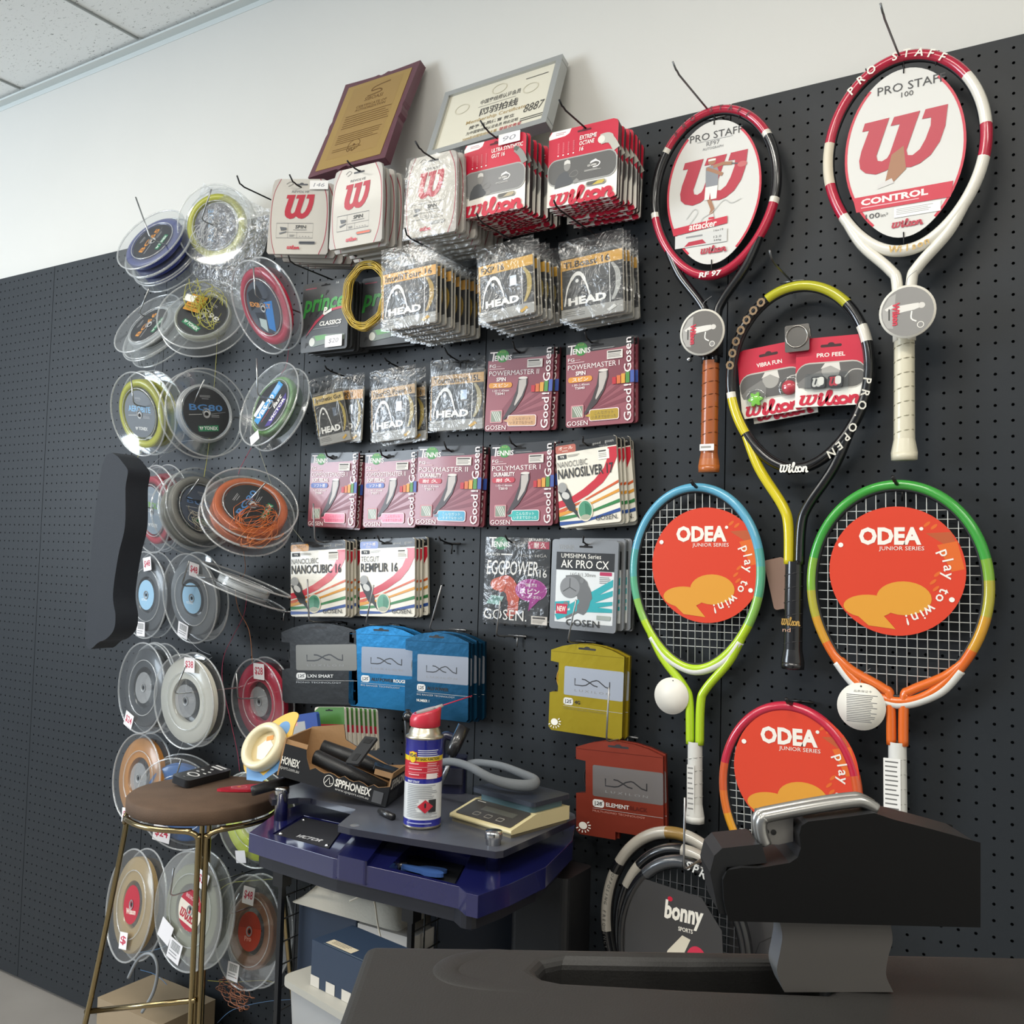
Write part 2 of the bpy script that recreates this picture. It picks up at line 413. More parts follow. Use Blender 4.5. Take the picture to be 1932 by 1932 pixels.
def art_revolve(w, h, win='#3d4148'):
    mb = body(w, h, .006, SILV, RVO, SIL2); A = Art(mb, w, h)
    rl = mat('#a3344a', .4); g = mat('#6d6e70', .5)
    A.P([(.016, .45), (.046, .09), (.076, .02), (.131, 0), (.19, 0), (.07, .2), (.035, .5), (.06, .8), (.12, 1), (.03, 1), (.002, .97)], mat('#b9b4ad', .5))
    A.P([(.984, .45), (.954, .09), (.924, .02), (.869, 0), (.81, 0), (.93, .2), (.965, .5), (.94, .8), (.86, 1), (.97, 1), (.998, .97)], mat('#b4afa9', .5))
    A.L([(.18, 0), (.075, .2), (.04, .5), (.065, .8), (.13, 1)], .009, rl, sp=5); A.L([(.82, 0), (.925, .2), (.96, .5), (.935, .8), (.85, 1)], .014, rl, sp=5)
    A.slot(.52, .075, .2, .022, mat('#55565a', .6))
    A.L([(.27, .07), (.33, .04), (.38, .06), (.34, .085), (.3, .1)], .012, mat('#8d8b86', .5), sp=3)
    A.X('REVOLVE', .36, .155, .65, .185, mat('#7b7c7d', .5), .01, .2)
    wlogo(A, .26, .205, .74, .535, mat('#b01c34', .45))
    A.L([(.14, .59), (.74, .59), (.74, .785), (.14, .785)], .006, g, True); A.L([(.33, .59), (.33, .785)], .004, g); A.L([(.33, .71), (.74, .71)], .004, g); A.L([(.48, .71), (.48, .785)], .004, g)
    A.X('SPIN', .45, .615, .63, .66, mat('#3f4143', .5), .02, .1); A.lines(.42, .675, .66, .69, 1, g)
    A.P([(.2, .64), (.31, .65), (.31, .68), (.22, .69)], mat('#5d6064', .5)); A.P([(.19, .72), (.31, .695), (.31, .71), (.2, .74)], mat('#6d7074', .5))
    for k in range(4): A.E(.53 + .05 * k, .765, .008, .005, g, 8)
    A.lines(.36, .745, .45, .775, 2, g)
    A.R(.52, .83, .79, .868, mat('#7c7d80', .4), .02); A.R(.53, .836, .78, .862, mat(win, .25), .016)
    wilson(A, .33, .885, .54, .935, RED)
    return mb
def figure(A, u, v, s, tone='#d8d5cf', dark='#55575a'):      # plain player, bust with racquet, all of paper
    m = mat(tone, .5); d = mat(dark, .5); g = mat('#8f8d89', .5); k = A.w / A.h
    q = lambda x, y: (u + x * s, v + y * s * k)
    A.P([q(*p) for p in ((-.9, 1.1), (-.78, .5), (-.5, .12), (-.15, -.02), (.15, .05), (.5, .6), (.75, .85), (.3, 1.0))], d)
    A.E(*q(.1, -.38), .27 * s, .36 * s * k, g, 18); A.P([q(*p) for p in ((-.16, -.5), (-.12, -.75), (.1, -.85), (.32, -.75), (.37, -.5), (.1, -.56))], m)
    A.L([q(*p) for p in ((.3, .35), (.55, .1), (.85, .05), (1, .25), (.8, .45), (.5, .45))], .03 * s, g, True, 3)
    A.P([q(*p) for p in ((.6, .8), (.9, .62), (1.1, .8), (.95, .95), (.7, .98))], g)
def art_wred(w, h, title, band='#6b6c6c', strand=0, win='#c9b24a', strip=False):
    out = [(.03, 0), (.93, 0), (.98, .02), (1, .06), (1, .985), (.98, 1), (.0, 1), (0, .06)]
    mb = body(w, h, .005, WHT, out, mat('#3b3435', .5)); A = Art(mb, w, h); wt = mat('#f4f0ea', .45)
    A.P([(.0, .48), (0, .06), (.03, 0), (.93, 0), (.98, .02), (1, .06), (1, .48)], RED)
    A.P([(.0, .10), (0, .06), (.05, .0), (.33, .0), (.3, .06), (.24, .085)], wt); A.lines(.1, .03, .26, .07, 2, mat('#a35a63', .5))
    A.slot(.52, .065, .2, .026, mat('#5a1420', .6))
    for k in range(4): A.lines(.135 + .075 * k, .17, .16 + .075 * k, .31, 9, mat('#e0747f', .5), .55); A.E(.145 + .075 * k, .335, .012, .01, wt, 8)
    y = .13
    for ln in title:
        A.X(ln, .455, y, .455 + .5 * min(1, len(ln) / 15 + .03 if len(ln) > 3 else .12), y + .055, wt, .02, .15); y += .073
    A.R(.0, .385, 1.0, .735, mat('#a8a8a5', .45), .13); A.R(.01, .4, .985, .72, mat(band, .5), .12)
    if strand: A.L([(.76, .24), (.86, .235), (.93, .3), (.985, .4)], [.13, .13, .1, .1], mat('#bcbab0', .4), sp=5); A.E(.77, .24, .05, .05, mat('#e0ddd2', .4))
    else: A.L([(.84, .2), (.93, .29), (.985, .41)], .09, mat('#8d8f8a', .4), sp=4); A.P([(.84, .165), (.9, .2), (.86, .24), (.8, .2)], mat('#566158', .4))
    figure(A, .27, .565, .18)
    A.L([(.62, .52), (.7, .5), (.76, .53), (.73, .57), (.66, .575)], .014, wt, sp=4); A.P([(.62, .5), (.7, .475), (.73, .5), (.66, .515)], wt); A.X('US OPEN', .585, .535, .71, .56, wt, .02); A.lines(.54, .6, .78, .625, 2, mat('#d8d6d0', .5))
    A.R(.57, .755, .85, .815, mat('#9a978d', .4), .045); A.R(.585, .763, .835, .807, mat('#5d5c58', .35), .04); A.P([(.66, .807), (.74, .765), (.82, .763), (.835, .785), (.8, .807)], mat(win, .4))
    wilson(A, .04, .79, .985, .995, RED)
    mb.box(.006, w - .004, -h - .0004, -h + .002, -.0045, .0004, mat('#7d1b2e', .4))
    for k in range(9): mb.box(w * (.07 + .1 * k), w * (.11 + .1 * k), -h - .0008, -h + .001, -.004, -.001, mat('#d9b9bd', .5))
    return mb
def art_head(w, h, name, band='#d2a13f', coil='#b99a3a', holo=True):
    edge = mat('#c9c6bb', .4)
    mb = body(w, h, .005, mat('#3e4042', .45), None, edge); A = Art(mb, w, h); wt = mat('#e9e9e6', .4)
    A.R(0, .005, 1, .035, mat('#5d5f60', .4)); A.lines(.03, .04, .3, .055, 1, mat('#c4c2bb', .5))
    A.R(.0, .07, 1.0, .235, mat(band, .4)); A.X(name, .05, .105, min(.93, .05 + .065 * len(name) + .04), .21, mat('#2c241b', .5), .03)
    A.R(0, .235, .02, .82, mat(band, .4)); A.R(.0, .83, 1, 1, mat('#9c9c99', .4)); A.lines(.05, .87, .4, .96, 3, mat('#6a6b6b', .5))
    A.R(.79, .235, .80, .83, wt); A.R(.80, .235, .99, .83, mat('#2f3032', .4))
    for k in range(7): A.L([(.82 + .006 * k, .25), (.885 + .012 * k, .4), (.885 + .012 * k, .62), (.82 + .006 * k, .8)], .012, mat(coil if k % 2 else '#8f7c3d' if coil != '#b5b6b2' else '#8d8e8c', .35), sp=4)
    A.L([(.06, .78), (.11, .52), (.2, .36), (.28, .31), (.36, .36), (.43, .52), (.47, .66)], [.02, .03, .05, .06, .05, .03, .02], wt, sp=5); A.E(.27, .42, .028, .028 * w / h, wt, 12)
    A.X('HEAD', .12, .665, .74, .785, wt, .05)
    if holo: A.R(.58, .34, .7, .5, mat('#b9c3d0', .12, .9), .01)
    A.P([(.74, .93), (.8, .91), (.86, .87), (.9, .91), (.82, .95), (.78, .97)], mat('#c9a047' if coil != '#b5b6b2' else '#cfcfcc', .4))
    return mb
def art_prince(w, h, tagd):
    mb = body(w, h, .004, mat('#46484a', .42), None, mat('#232426', .5)); A = Art(mb, w, h)
    A.R(.06, .07, .3, .085, mat('#a8465a', .5)); A.slot(.5, .055, .2, .02); A.X('16', .72, .03, .78, .06, mat('#d9d9d6', .5), .01, .2)
    d = mat('#333436', .5)
    for (u, v) in ((.16, .42), (.3, .43), (.12, .6), (.24, .58), (.1, .72), (.09, .86), (.5, .13)): A.X('P', u, v, u + .07, v + .07, d, .03, .25)
    A.X('prince', .02, .18, .92, .50, mat('#3f9a46', .35), .03, .25)
    A.P([(.1, .77), (.3, .56), (.5, .45), (.65, .405), (.9, .385), (.9, .42), (.65, .44), (.52, .48), (.35, .58)], mat('#b8364f', .4)); A.P([(.46, .47), (.65, .4), (.65, .445), (.5, .49)], mat('#ece8e0', .4)); A.X('P', .47, .375, .56, .47, WHT, .05, .2)
    A.X('CLASSICS', .4, .575, .87, .64, WHT, .03, .2); A.lines(.27, .67, .85, .69, 1, mat('#9a9b9c', .5))
    A.P([(.22, .8), (.28, .77), (.55, .765), (.95, .79), (.95, .87), (.6, .9), (.28, .93), (.22, .9)], mat('#6a756b', .3)); A.P([(.3, .775), (.55, .77), (.6, .83), (.35, .85)], mat('#5f9a58', .35)); A.E(.25, .86, .06, .06, mat('#cfd0c6', .3))
    return mb
def art_pink(w, h, name, sub, jp, pill, mm, code, bub, bubjp='#f3d9df'):
    mb = body(w, h, .005, mat('#92505a', .35, coat=.35), None, mat('#5e2832', .5)); A = Art(mb, w, h); wt = mat('#efe6e4', .4)
    A.P([(0, 0), (1, 0), (1, .10), (.8, .118), (0, .135)], mat('#19191b', .35, coat=.2))
    dk = mat('#7c3a46', .35)
    A.P([(.2, .8), (.75, .22), (1, .1), (1, .3), (.3, .8)], dk)
    for a in (.42, .55, .68): A.P([(.25, .84), (.98, a), (.98, a + .055), (.28, .85)], dk)
    A.X('T', .025, .03, .15, .145, wt, .0, .1); A.E(.225, .085, .10, .078, mat('#3c8a3c', .4)); A.X('ENNIS', .1, .075, .37, .14, wt, .02, .05); A.X('テニス', .18, .025, .27, .045, mat('#d8d26a', .4)); A.lines(.4, .1, .74, .115, 2, mat('#b9b7b5', .5))
    A.slot(.47, .06, .19, .024)
    A.X('FG', .03, .185, .13, .225, wt, .01); A.lines(.14, .21, .22, .218, 1, wt); A.lines(.03, .235, .28, .25, 1, mat('#d9b4b8', .5), .7)
    A.X(name, .03, .265, .8 if len(name) > 10 else .74, .325, wt, .0)
    A.X(sub, .15 if len(sub) < 6 else .06, .345, .3 if len(sub) < 6 else .4, .395, wt, .035)
    A.R(.035, .41, .40, .475, mat(pill, .35), .05); A.X(jp, .1, .42, .34, .465, mat('#f6eee9', .4), .01)
    A.X(mm, .1, .495, .36, .52, wt, .01); A.X(code, .14, .53, .29, .56, wt, .02)
    A.P([(.5, .365), (.63, .355), (.64, .43), (.58, .6), (.47, .74), (.31, .86), (.28, .855), (.4, .68), (.47, .52)], mat('#3a2f30', .35))
    A.P([(.505, .39), (.615, .38), (.615, .45), (.56, .58), (.46, .7), (.45, .68), (.5, .55)], mat('#b9b1ab', .35)); A.E(.565, .365, .07, .016, mat('#d8d2cb', .35))
    A.R(.085, .745, .275, .9, mat('#c98b90', .4), .015); A.R(.10, .757, .262, .888, mat('#7f8a78', .3), .01)
    for k in range(4): A.L([(.11 + .03 * k, .76), (.15 + .03 * k, .82), (.19 + .03 * k if k < 2 else .25, .885)], .012, mat('#cfd2c8', .35), sp=3)
    A.R(.36, .81, .80, .945, mat('#f0d9dd', .35), .03); A.R(.37, .818, .79, .937, mat(bub, .22, .35 if bub != '#e46a86' else 0), .028); A.P([(.30, .88), (.38, .85), (.38, .90)], mat(bub, .25))
    A.X('こんなガット', .44, .835, .72, .875, mat(bubjp, .4)); A.X('いままでなかった', .40, .885, .76, .92, mat(bubjp, .4))
    A.X('GOSEN', .025, .93, .34, .985, wt, .0)
    A.R(.62, .145, .85, .245, mat('#ddd8d0', .45)); A.lines(.635, .155, .835, .175, 1, mat('#4a4743', .5), .9); A.lines(.635, .185, .83, .235, 3, mat('#8a857f', .5), .5)
    for k, c in enumerate(('#b8222f', '#cf6a31', '#d79a35', '#4a8a3c', '#3c55a0')): A.R(.70 + .065 * k, .46 - (.015 * k), .755 + .065 * k, .54, mat(c, .4))
    A.X('Good', .87, .61, .975, .975, wt, .01, 0, 90); A.X('!', .865, .555, .975, .575, wt, .04, 0, 90)
    A.X('Gosen', .87, .02, .975, .42, wt, .01, 0, 90)
    return mb
def art_white(w, h, n1, n2, tabc, tab, dark=True):
    mb = body(w, h, .005, mat('#e9e4d6', .35, coat=.5), None, mat('#b8b2a2', .5)); A = Art(mb, w, h); k = mat('#2a2a2b', .45)
    A.P([(0, .125), (.0, .02), (.04, 0), (.96, 0), (1, .02), (1, .115)], mat('#1b1c1d', .35, coat=.2))
    A.R(.0, .03, .34, .125, mat(tabc, .35, coat=.4), .03); A.X(tab, .05, .045, .29, .085, mat('#f1e6da' if tabc != '#d99a3f' else '#4a3a22', .5), .01); A.lines(.11, .095, .22, .112, 2, mat('#efe3d6', .5))
    A.X('good', .62, .05, .75, .085, mat('#b9b8b4', .5)); A.X('gosen', .82, .05, .96, .085, mat('#b9b8b4', .5)); A.X('TENNIS', .72, .095, .86, .115, mat('#8d8c89', .5)); A.slot(.5, .065, .2, .024)
    cv = [(1, .12), (1, .24), (.86, .42), (.7, .53), (.5, .63), (.3, .69), (.02, .74), (.01, .8)]
    A.P([(1, .13), (.86, .13), (.86, .23), (.78, .36), (.62, .48), (.42, .58), (.2, .66), (0, .69), (0, .77), (.25, .73), (.5, .65), (.75, .53), (.9, .4), (1, .25)], mat('#c32335', .35, coat=.4))
    for c, a, b in (('#cc5a28', .52, .55), ('#d99733', .62, .655), ('#2f7d43', .735, .775), ('#24498f', .84, .88)):
        l = {'#cc5a28': .79, '#d99733': .825, '#2f7d43': .87, '#24498f': .93}[c]
        A.P([(0, l), (.4, (l + a) / 2 + .055), (1, a), (1, b), (.4, (l + b) / 2 + .06), (0, l + .045)], mat(c, .35, coat=.4))
    A.R(.03, .145, .18, .195, k, .012); A.X('TS', .07, .158, .14, .183, WHT, .02); A.lines(.2, .155, .41, .185, 2, mat('#8b887f', .5))
    A.R(.70, .15, .88, .26, mat('#f0ede4', .5)); A.lines(.71, .155, .87, .175, 1, mat('#5a5751', .5), .9); A.lines(.71, .19, .87, .245, 3, mat('#a5a098', .5), .5)
    A.X(n1, .02, .225, .52 if len(n1) > 7 else .36, .295, mat('#6e6d69', .45), .0); A.X(n2, .02, .31, .93 if len(n2) > 10 else .7, .43, k, .02)
    A.L([(.07, .54), (.13, .62), (.2, .75), (.35, .9)], [.15, .16, .13, .05], mat('#2d2e2f', .4), sp=5); A.E(.08, .53, .075, .06, mat('#9a9a98', .35)); A.E(.13, .63, .07, .04, mat('#c9c8c4', .35), rot=-30)
    A.E(.44, .83, .125, .125, mat('#ddd6c2', .4)); A.E(.44, .825, .108, .108, mat('#57977a', .25)); A.P([(.44, .74), (.5, .76), (.545, .82), (.5, .9), (.44, .87)], mat('#3f7f63', .25)); A.E(.44, .905, .08, .03, mat('#a9ab98', .3))
    A.X('GOSEN.', .6, .905, .96, .96, mat('#3a3a3a', .45), .005)
    return mb
def art_egg(w, h):
    mb = body(w, h, .004, mat('#18191a', .35, coat=.3)); A = Art(mb, w, h); wt = mat('#e8e6e2', .4)
    A.P([(0, .75), (1, .4), (1, .5), (0, .86)], mat('#3a3b3d', .3)); A.P([(.3, 1), (1, .62), (1, .75), (.6, 1)], mat('#343537', .3))
    A.X('T', .05, .0, .17, .12, wt, .0, .1); A.E(.24, .07, .11, .075, mat('#2f7d4f', .4)); A.X('ENNIS', .12, .05, .38, .115, wt, .02); A.X('TS100', .46, .085, .6, .11, wt)
    A.R(.66, .04, .98, .125, mat('#a3344a', .35)); A.X('DURABILITY', .67, .005, .98, .035, wt); A.X('耐 久', .75, .05, .93, .115, wt, .01)
    A.X('POLYLON', .02, .185, .23, .215, wt, .02); A.lines(.25, .19, .44, .21, 1, wt, .8); A.X('1.32mm 16GA', .5, .185, .95, .22, mat('#b0aeaa', .5))
    A.X('EGGPOWER', .03, .27, .83, .44, wt, .01, .1); A.X('16', .85, .36, .96, .45, wt, .01)
    A.L([(.22, .56), (.36, .54), (.45, .66), (.46, .83), (.4, .92)], [.2, .22, .19, .16, .1], mat('#c05238', .35), sp=6); A.E(.22, .55, .12, .075, mat('#c86246', .35)); A.E(.44, .83, .06, .1, mat('#a8412c', .35))
    A.E(.73, .6, .24, .13, mat('#b65aa0', .3)); A.E(.73, .6, .225, .12, mat('#9c2f86', .3)); A.P([(.72, .7), (.88, .69), (.7, .84)], mat('#9c2f86', .3)); A.X('スピン', .57, .58, .86, .645, wt, .02); A.X('強烈', .64, .52, .82, .56, wt); A.X('コート沈む!', .6, .66, .88, .695, wt)
    A.P([(.04, .78), (.12, .68), (.32, .69), (.26, .79)], mat('#8fb6b0', .35)); A.X('Multi', .09, .7, .26, .74, mat('#2f5f5a', .4), .02, .2); A.X('GOSEN.', .01, .84, .68, .96, wt, .0)
    A.R(.75, .89, .99, .985, mat('#d9d2c9', .5)); A.lines(.77, .9, .97, .925, 1, mat('#4d4a46', .5), .9); A.lines(.77, .935, .96, .975, 3, mat('#8f8a83', .5), .5)
    return mb
def art_ak(w, h):
    mb = body(w, h, .005, mat('#b9bbbd', .22, .8), None, mat('#9a9c9e', .3, .8)); A = Art(mb, w, h); c = mat('#39a6ae', .3)
    A.X('TENNIS', .1, .06, .34, .11, mat('#8b8d8f', .4), .02); A.R(.08, .14, .95, .92, mat('#dfe2e2', .35, .2), .01); A.R(.075, .14, .95, .34, mat('#2a2b2d', .35)); A.slot(.52, .075, .2, .022)
    A.X('UMISHIMA Series', .15, .155, .75, .205, WHT); A.X('AK PRO CX', .15, .225, .87, .315, WHT, .005); A.X('16GA/1.30mm', .3, .365, .68, .405, mat('#77797a', .5)); A.R(.74, .345, .92, .385, mat('#b3305a', .4), .01); A.lines(.74, .4, .92, .48, 4, mat('#8a8c8d', .5), .5)
    for a, b, d in ((.42, .5, .62), (.54, .6, .62), (.66, .7, .66), (.74, .78, .72)): A.P([(.3, .72), (.94, a), (.94, b), (.32, .8)], c)
    A.P([(.08, .7), (.3, .68), (.3, .76), (.08, .8)], c); A.P([(.08, .84), (.4, .76), (.44, .8), (.12, .9)], c)
    A.L([(.24, .5), (.4, .5), (.52, .6), (.5, .75), (.25, .87)], [.24, .26, .22, .16, .03], mat('#6c6e70', .4), sp=6); A.E(.3, .53, .15, .12, mat('#85878a', .4)); A.L([(.3, .53), (.3, .43)], .012, mat('#4a4c4e', .5)); A.L([(.3, .53), (.2, .58)], .012, mat('#4a4c4e', .5)); A.L([(.3, .53), (.4, .57)], .012, mat('#4a4c4e', .5)); A.E(.48, .45, .03, .03, mat('#7b7d7f', .4)); A.E(.25, .72, .04, .03, mat('#7b7d7f', .4))
    A.R(.1, .72, .27, .83, mat('#c32a4a', .35)); A.X('NEW', .12, .745, .25, .805, WHT, .02); A.R(.72, .82, .92, .865, mat('#9fa8a2', .4)); A.X('GOSEN', .26, .88, .76, .955, mat('#2a2b2d', .45), .005)
    return mb
LXO = [(0, .10), (.16, .045), (.32, .012), (.5, 0), (.68, .012), (.84, .045), (1, .10), (1, .97), (.97, 1), (.04, 1), (.0, .965), (0, .58), (.115, .565), (.115, .235), (0, .225)]
def art_lxn(w, h, col, dark, panel, num, name, hl, sub, metal=.75, sun=False, notch=False):
    out = LXO
    if notch: out = [(0, .10), (.16, .045), (.32, .012), (.5, 0), (.68, .012), (.84, .045), (1, .10), (1, .92), (.46, .92), (.46, 1), (.04, 1), (.0, .965), (0, .58), (.115, .565), (.115, .235), (0, .225)]
    mb = body(w, h, .006, mat('#0e0f10', .35, .2, bump=.25, bscale=40) if col == '#1c1d1f' else mat(col, .3, metal, bump=.25, bscale=40), out, mat(dark, .35, metal)); A = Art(mb, w, h)
    A.slot(.5, .055, .24, .022, mat('#2a2a2c', .6)); A.R(.01, .112, .99, .117, mat(dark, .35, metal))
    A.R(.20, .265, 1.0, .585, mat(panel, .32, .55), .02)
    k = mat('#2b2b2e', .4); p = lambda x, y: (.35 + x * .47, .465 - y * .075)
    A.L([p(0, 1), p(0, 0), p(.22, 0), p(.32, .12), p(.5, .8), p(.62, 1), p(.68, .95), p(.88, .2), p(1, .05)], .013, k); A.L([p(.2, .98), p(.3, .92), p(.42, .6), p(.55, .2), p(.66, .1)], .013, k); A.L([p(1, .0), p(1, 1)], .013, k)
    A.X('L U X I L O N', .35, .51, .83, .535, mat('#8e8e8f', .5))
    A.R(.2, .615, .335, .695, mat('#dcdcda', .4), .03); A.L([(.21, .69), (.33, .625)], .008, mat('#9a9a9a', .5)); A.X(num, .225, .635, .31, .675, mat('#333335', .4), .02)
    A.X(name, .355, .635, .355 + .038 * len(name), .675, mat('#d8d8d6' if name in ('ELEMENT', 'LXN SMART') else '#26282c', .4), .02)
    if hl: A.X(hl, .36 + .038 * len(name), .635, .36 + .038 * len(name) + .04 * len(hl), .675, WHT if name != 'ELEMENT' else mat('#5d2018', .4), .02)
    A.R(.2, .707, 1, .711, mat('#b5b5b3', .4)); A.X(sub, .2, .725, .8, .745, mat('#b5b9bd' if not sun else '#8f8440' if col == '#b5a02c' else '#c98f82', .5))
    if num == '125' and name == 'ALU POWER' and not hl: A.X('NUMBER 1', .2, .79, .4, .82, WHT, .01)
    if sun:
        A.E(.085, .905, .05, .038, WHT, 16)
        for a in range(-150, 40, 27):
            c_, s_ = math.cos(R_(a)), math.sin(R_(a)); A.L([(.085 + .065 * c_, .905 - .05 * s_), (.085 + .095 * c_, .905 - .073 * s_)], .012, WHT)
    return mb
def sticker(w, h, marks, mcol='#8f8f96', pc='#efeeec'):
    mb = MB(); mb.prism(rrect(0, -h, w, 0, .001), 0, .0003, mat(pc, .55)); A = Art(mb, w, h, .0003)
    A.X(marks, .2, .28, .8, .72, mat(mcol, .6), .0, .2); return mb
# ---------------------------------------------------------------- hooks
def hook(bend, d, tip, label, dt=None, drop=.006, name='peg_hook', rad=.0018, bar=True, m=None, plast=False):
    m = m or WIRE
    B = W(*bend, d); T_ = W(*tip, dt if dt is not None else d + .012)
    base = V((B.x, -.002, B.z - drop))
    root = thing(name, label, 'hook', Tr(*base), 'wire hooks on the pegboard')
    b = B - base; t = T_ - base
    pts = [V((0, 0, 0)), V((0, -.012, 0)), b * .5 + V((0, 0, -.001)), b + V((0, .012, -.002)), b + V((0, .003, .001)), b + (t - b) * .08, t * 1.0]
    mb = MB(); mb.tube(pts, rad, m, 8); mb.build('arm', root)
    if bar:
        mb = MB(); mb.tube([(-.022, -.007, .001), (.022, -.007, .001)], .0021, m, 8); mb.tube([(-.0127, -.007, .001), (-.0127, .004, .002)], .002, m, 6); mb.tube([(.0127, -.007, .001), (.0127, .004, .002)], .002, m, 6)
        mb.tube([(0, -.007, .001), (0, -.008, -.022)], .0017, m, 6); mb.build('crossbar', root)
    return root
def stack(key, art, fr, n, step, lab, rest, cat, group, bag=None, stk=None, jit=.004, drift=(0, 0), name='string_pack', kids=None, seed=1):
    """front pack with its parts, then copies hung behind it on the same hook"""
    F, w, h = fr; rnd = random.Random(seed)
    root = thing(name, lab, cat, F, group if n > 1 else None)
    ch = [art(w, h).build('card', root)]
    if bag is not None:
        bw, bt = bag; ch.append(film_sheet(w + 2 * bw, h + .003, .004, 9, 12, .0016, bt, seed).build('plastic_sleeve', root, Tr(-bw, .0, .0005)))
    if kids: ch += kids(root, w, h)
    pr = (root, list(ch))
    if stk:
        (u, v, sw, sh, mk) = stk; sticker(sw * w, sh * h, mk).build('price_sticker', root, Tr(u * w, -v * h, .0052))
    nrm = F.to_3x3() @ V((0, 0, 1))
    for i in range(1, n):
        T = F.copy(); dx, dz = rnd.uniform(-jit, jit) + drift[0] * i, rnd.uniform(-jit, jit) + drift[1] * i
        T.translation = F.translation + V((dx, step * i, dz))
        T = T @ Rt(rnd.uniform(-1.2, 1.2), 'Z') @ Rt(rnd.uniform(-1.0, 1.0), 'Y')
        dup(pr, T, '%s, %s' % (rest, ORD[i] if i < len(ORD) else 'last'), group)
    return root
# ---- top row: silver pouches
stack('ra', lambda w, h: art_revolve(w, h), frame((511, 338), (626, 338), (490, 479), .21, .15, .215), 6, .026,
      'silver string pouch with red W and white price sticker, leftmost of the top row', 'silver string pouch with red W on the leftmost top-row hook', 'string pack', 'silver pouches on the leftmost top hook', stk=(.66, .03, .3, .115, '146'), seed=3)
stack('rb', lambda w, h: art_revolve(w, h, '#c8502f'), frame((628, 326), (728, 302), (619, 473), .20), 8, .021,
      'silver string pouch with red W and orange window, in front of the brown plaque', 'silver string pouch with red W below the brown plaque', 'string pack', 'silver pouches on the second top hook', seed=4)
stack('rc', lambda w, h: art_revolve(w, h, '#9c9c98'), frame((768, 303), (868, 280), (760, 453), .21), 9, .02,
      'silver string pouch with red W and crinkled film, left of the red synthetic gut packs', 'silver string pouch with red W beside the red synthetic gut packs', 'string pack', 'silver pouches on the third top hook', bag=(.001, .003), seed=5)
stack('ug', lambda w, h: art_wred(w, h, ['ULTRA SYNTHETIC', 'GUT 16'], '#868584', 0, '#b7a98a'), frame((877, 277), (994, 247), (860, 418), .175), 11, .0135,
      'red and white synthetic gut pack with white price sticker, front of its stack', 'red and white synthetic gut pack below the silver framed certificate', 'string pack', 'red and white packs with the price sticker in front', stk=(.58, -.02, .34, .14, '90'), seed=6)
stack('eo', lambda w, h: art_wred(w, h, ['EXTREME', 'OCTANE', '16'], '#5f5e5c', 1), frame((1037, 252), (1168, 221), (1014, 397), .145), 10, .0125,
      'red and white pack printed EXTREME OCTANE 16, front of its stack', 'red and white octane string pack right of the synthetic gut packs', 'string pack', 'red and white packs at the right end of the top row', seed=7)
# ---- second row: packs in clear bags
stack('it', lambda w, h: art_head(w, h, 'IntelliTour 16', '#d9a24a', '#b88f35', False), frame((723, 512), (823, 490), (713, 626), .19), 10, .017,
      'bagged string pack printed IntelliTour 16 with gold coil, front of its stack', 'clear bagged string pack with gold coil beside the black and green packs', 'string pack', 'bagged packs behind the IntelliTour one', bag=(.004, .045), seed=8)
stack('fx', lambda w, h: art_head(w, h, 'FXP 16', '#cf9f3c', '#c2ac62'), frame((903, 497), (1005, 471), (901, 612), .145), 8, .0155,
      'bagged string pack printed FXP 16 with a shiny hologram, front of its stack', 'clear bagged string pack with pale coil below the red synthetic gut packs', 'string pack', 'bagged packs behind the FXP one', bag=(.004, .03), seed=9)
stack('tb', lambda w, h: art_head(w, h, 'Ti.Boast 16', '#c9983b', '#b5b6b2', False), frame((1058, 485), (1174, 459), (1054, 609), .085), 5, .014,
      'bagged string pack printed Ti.Boast 16 with grey coil, front of its stack', 'clear bagged string pack with grey coil ending the second row', 'string pack', 'bagged packs behind the Ti.Boast one', bag=(.004, .03), seed=10)
stack('pa', lambda w, h: art_prince(w, h, 1), frame((573, 538), (660, 523), (559, 668), .10), 6, .014,
      'charcoal string pack with green lettering and white price sticker', 'charcoal string pack with green lettering behind the one with the white sticker', 'string pack', 'charcoal and green packs left of the gold coil', stk=(.56, .8, .36, .165, '$20'), seed=11)
stack('pb', lambda w, h: art_prince(w, h, 0), frame((684, 527), (782, 511), (670, 657), .055), 4, .01,
      'charcoal string pack with green lettering, half hidden by the gold string coil', 'charcoal string pack with green lettering behind the gold coil', 'string pack', 'charcoal and green packs behind the gold coil', seed=12)
# ---- third row
def small_head(nm, bd, co): return lambda w, h: art_head(w, h, nm, bd, co)
stack('h1', small_head('Synthetic Gut', '#c9b070', '#b9a85a'), frame((588, 744), (645, 731), (586, 846), .075, .045, .075), 1, .02,
      'bagged string pack with heavy glare, left end of the third row', '', 'string pack', None, bag=(.003, .035), seed=13)
stack('h2', small_head('Gut PS II', '#c08a3c', '#a8935a'), frame((628, 731), (686, 727), (628, 834), .03), 1, .02,
      'bagged string pack with orange band, behind the glaring one starting the third row', '', 'string pack', None, bag=(.003, .03), seed=14)
stack('h3', small_head('FiberGEL Power 16', '#c09a63', '#b5a052'), frame((701, 730), (783, 716), (698, 836), .04), 2, .018,
      'bagged string pack printed FiberGEL Power 16', 'bagged string pack hidden behind the FiberGEL one', 'string pack', 'bagged packs on the middle hook of the third row', bag=(.004, .035), drift=(.012, -.002), seed=15)
stack('h4', small_head('Tournament 15L', '#c39a5f', '#b5b29a'), frame((815, 703), (914, 693), (815, 814), .03), 1, .02,
      'bagged string pack printed Tournament 15L', '', 'string pack', None, bag=(.004, .026), seed=16)
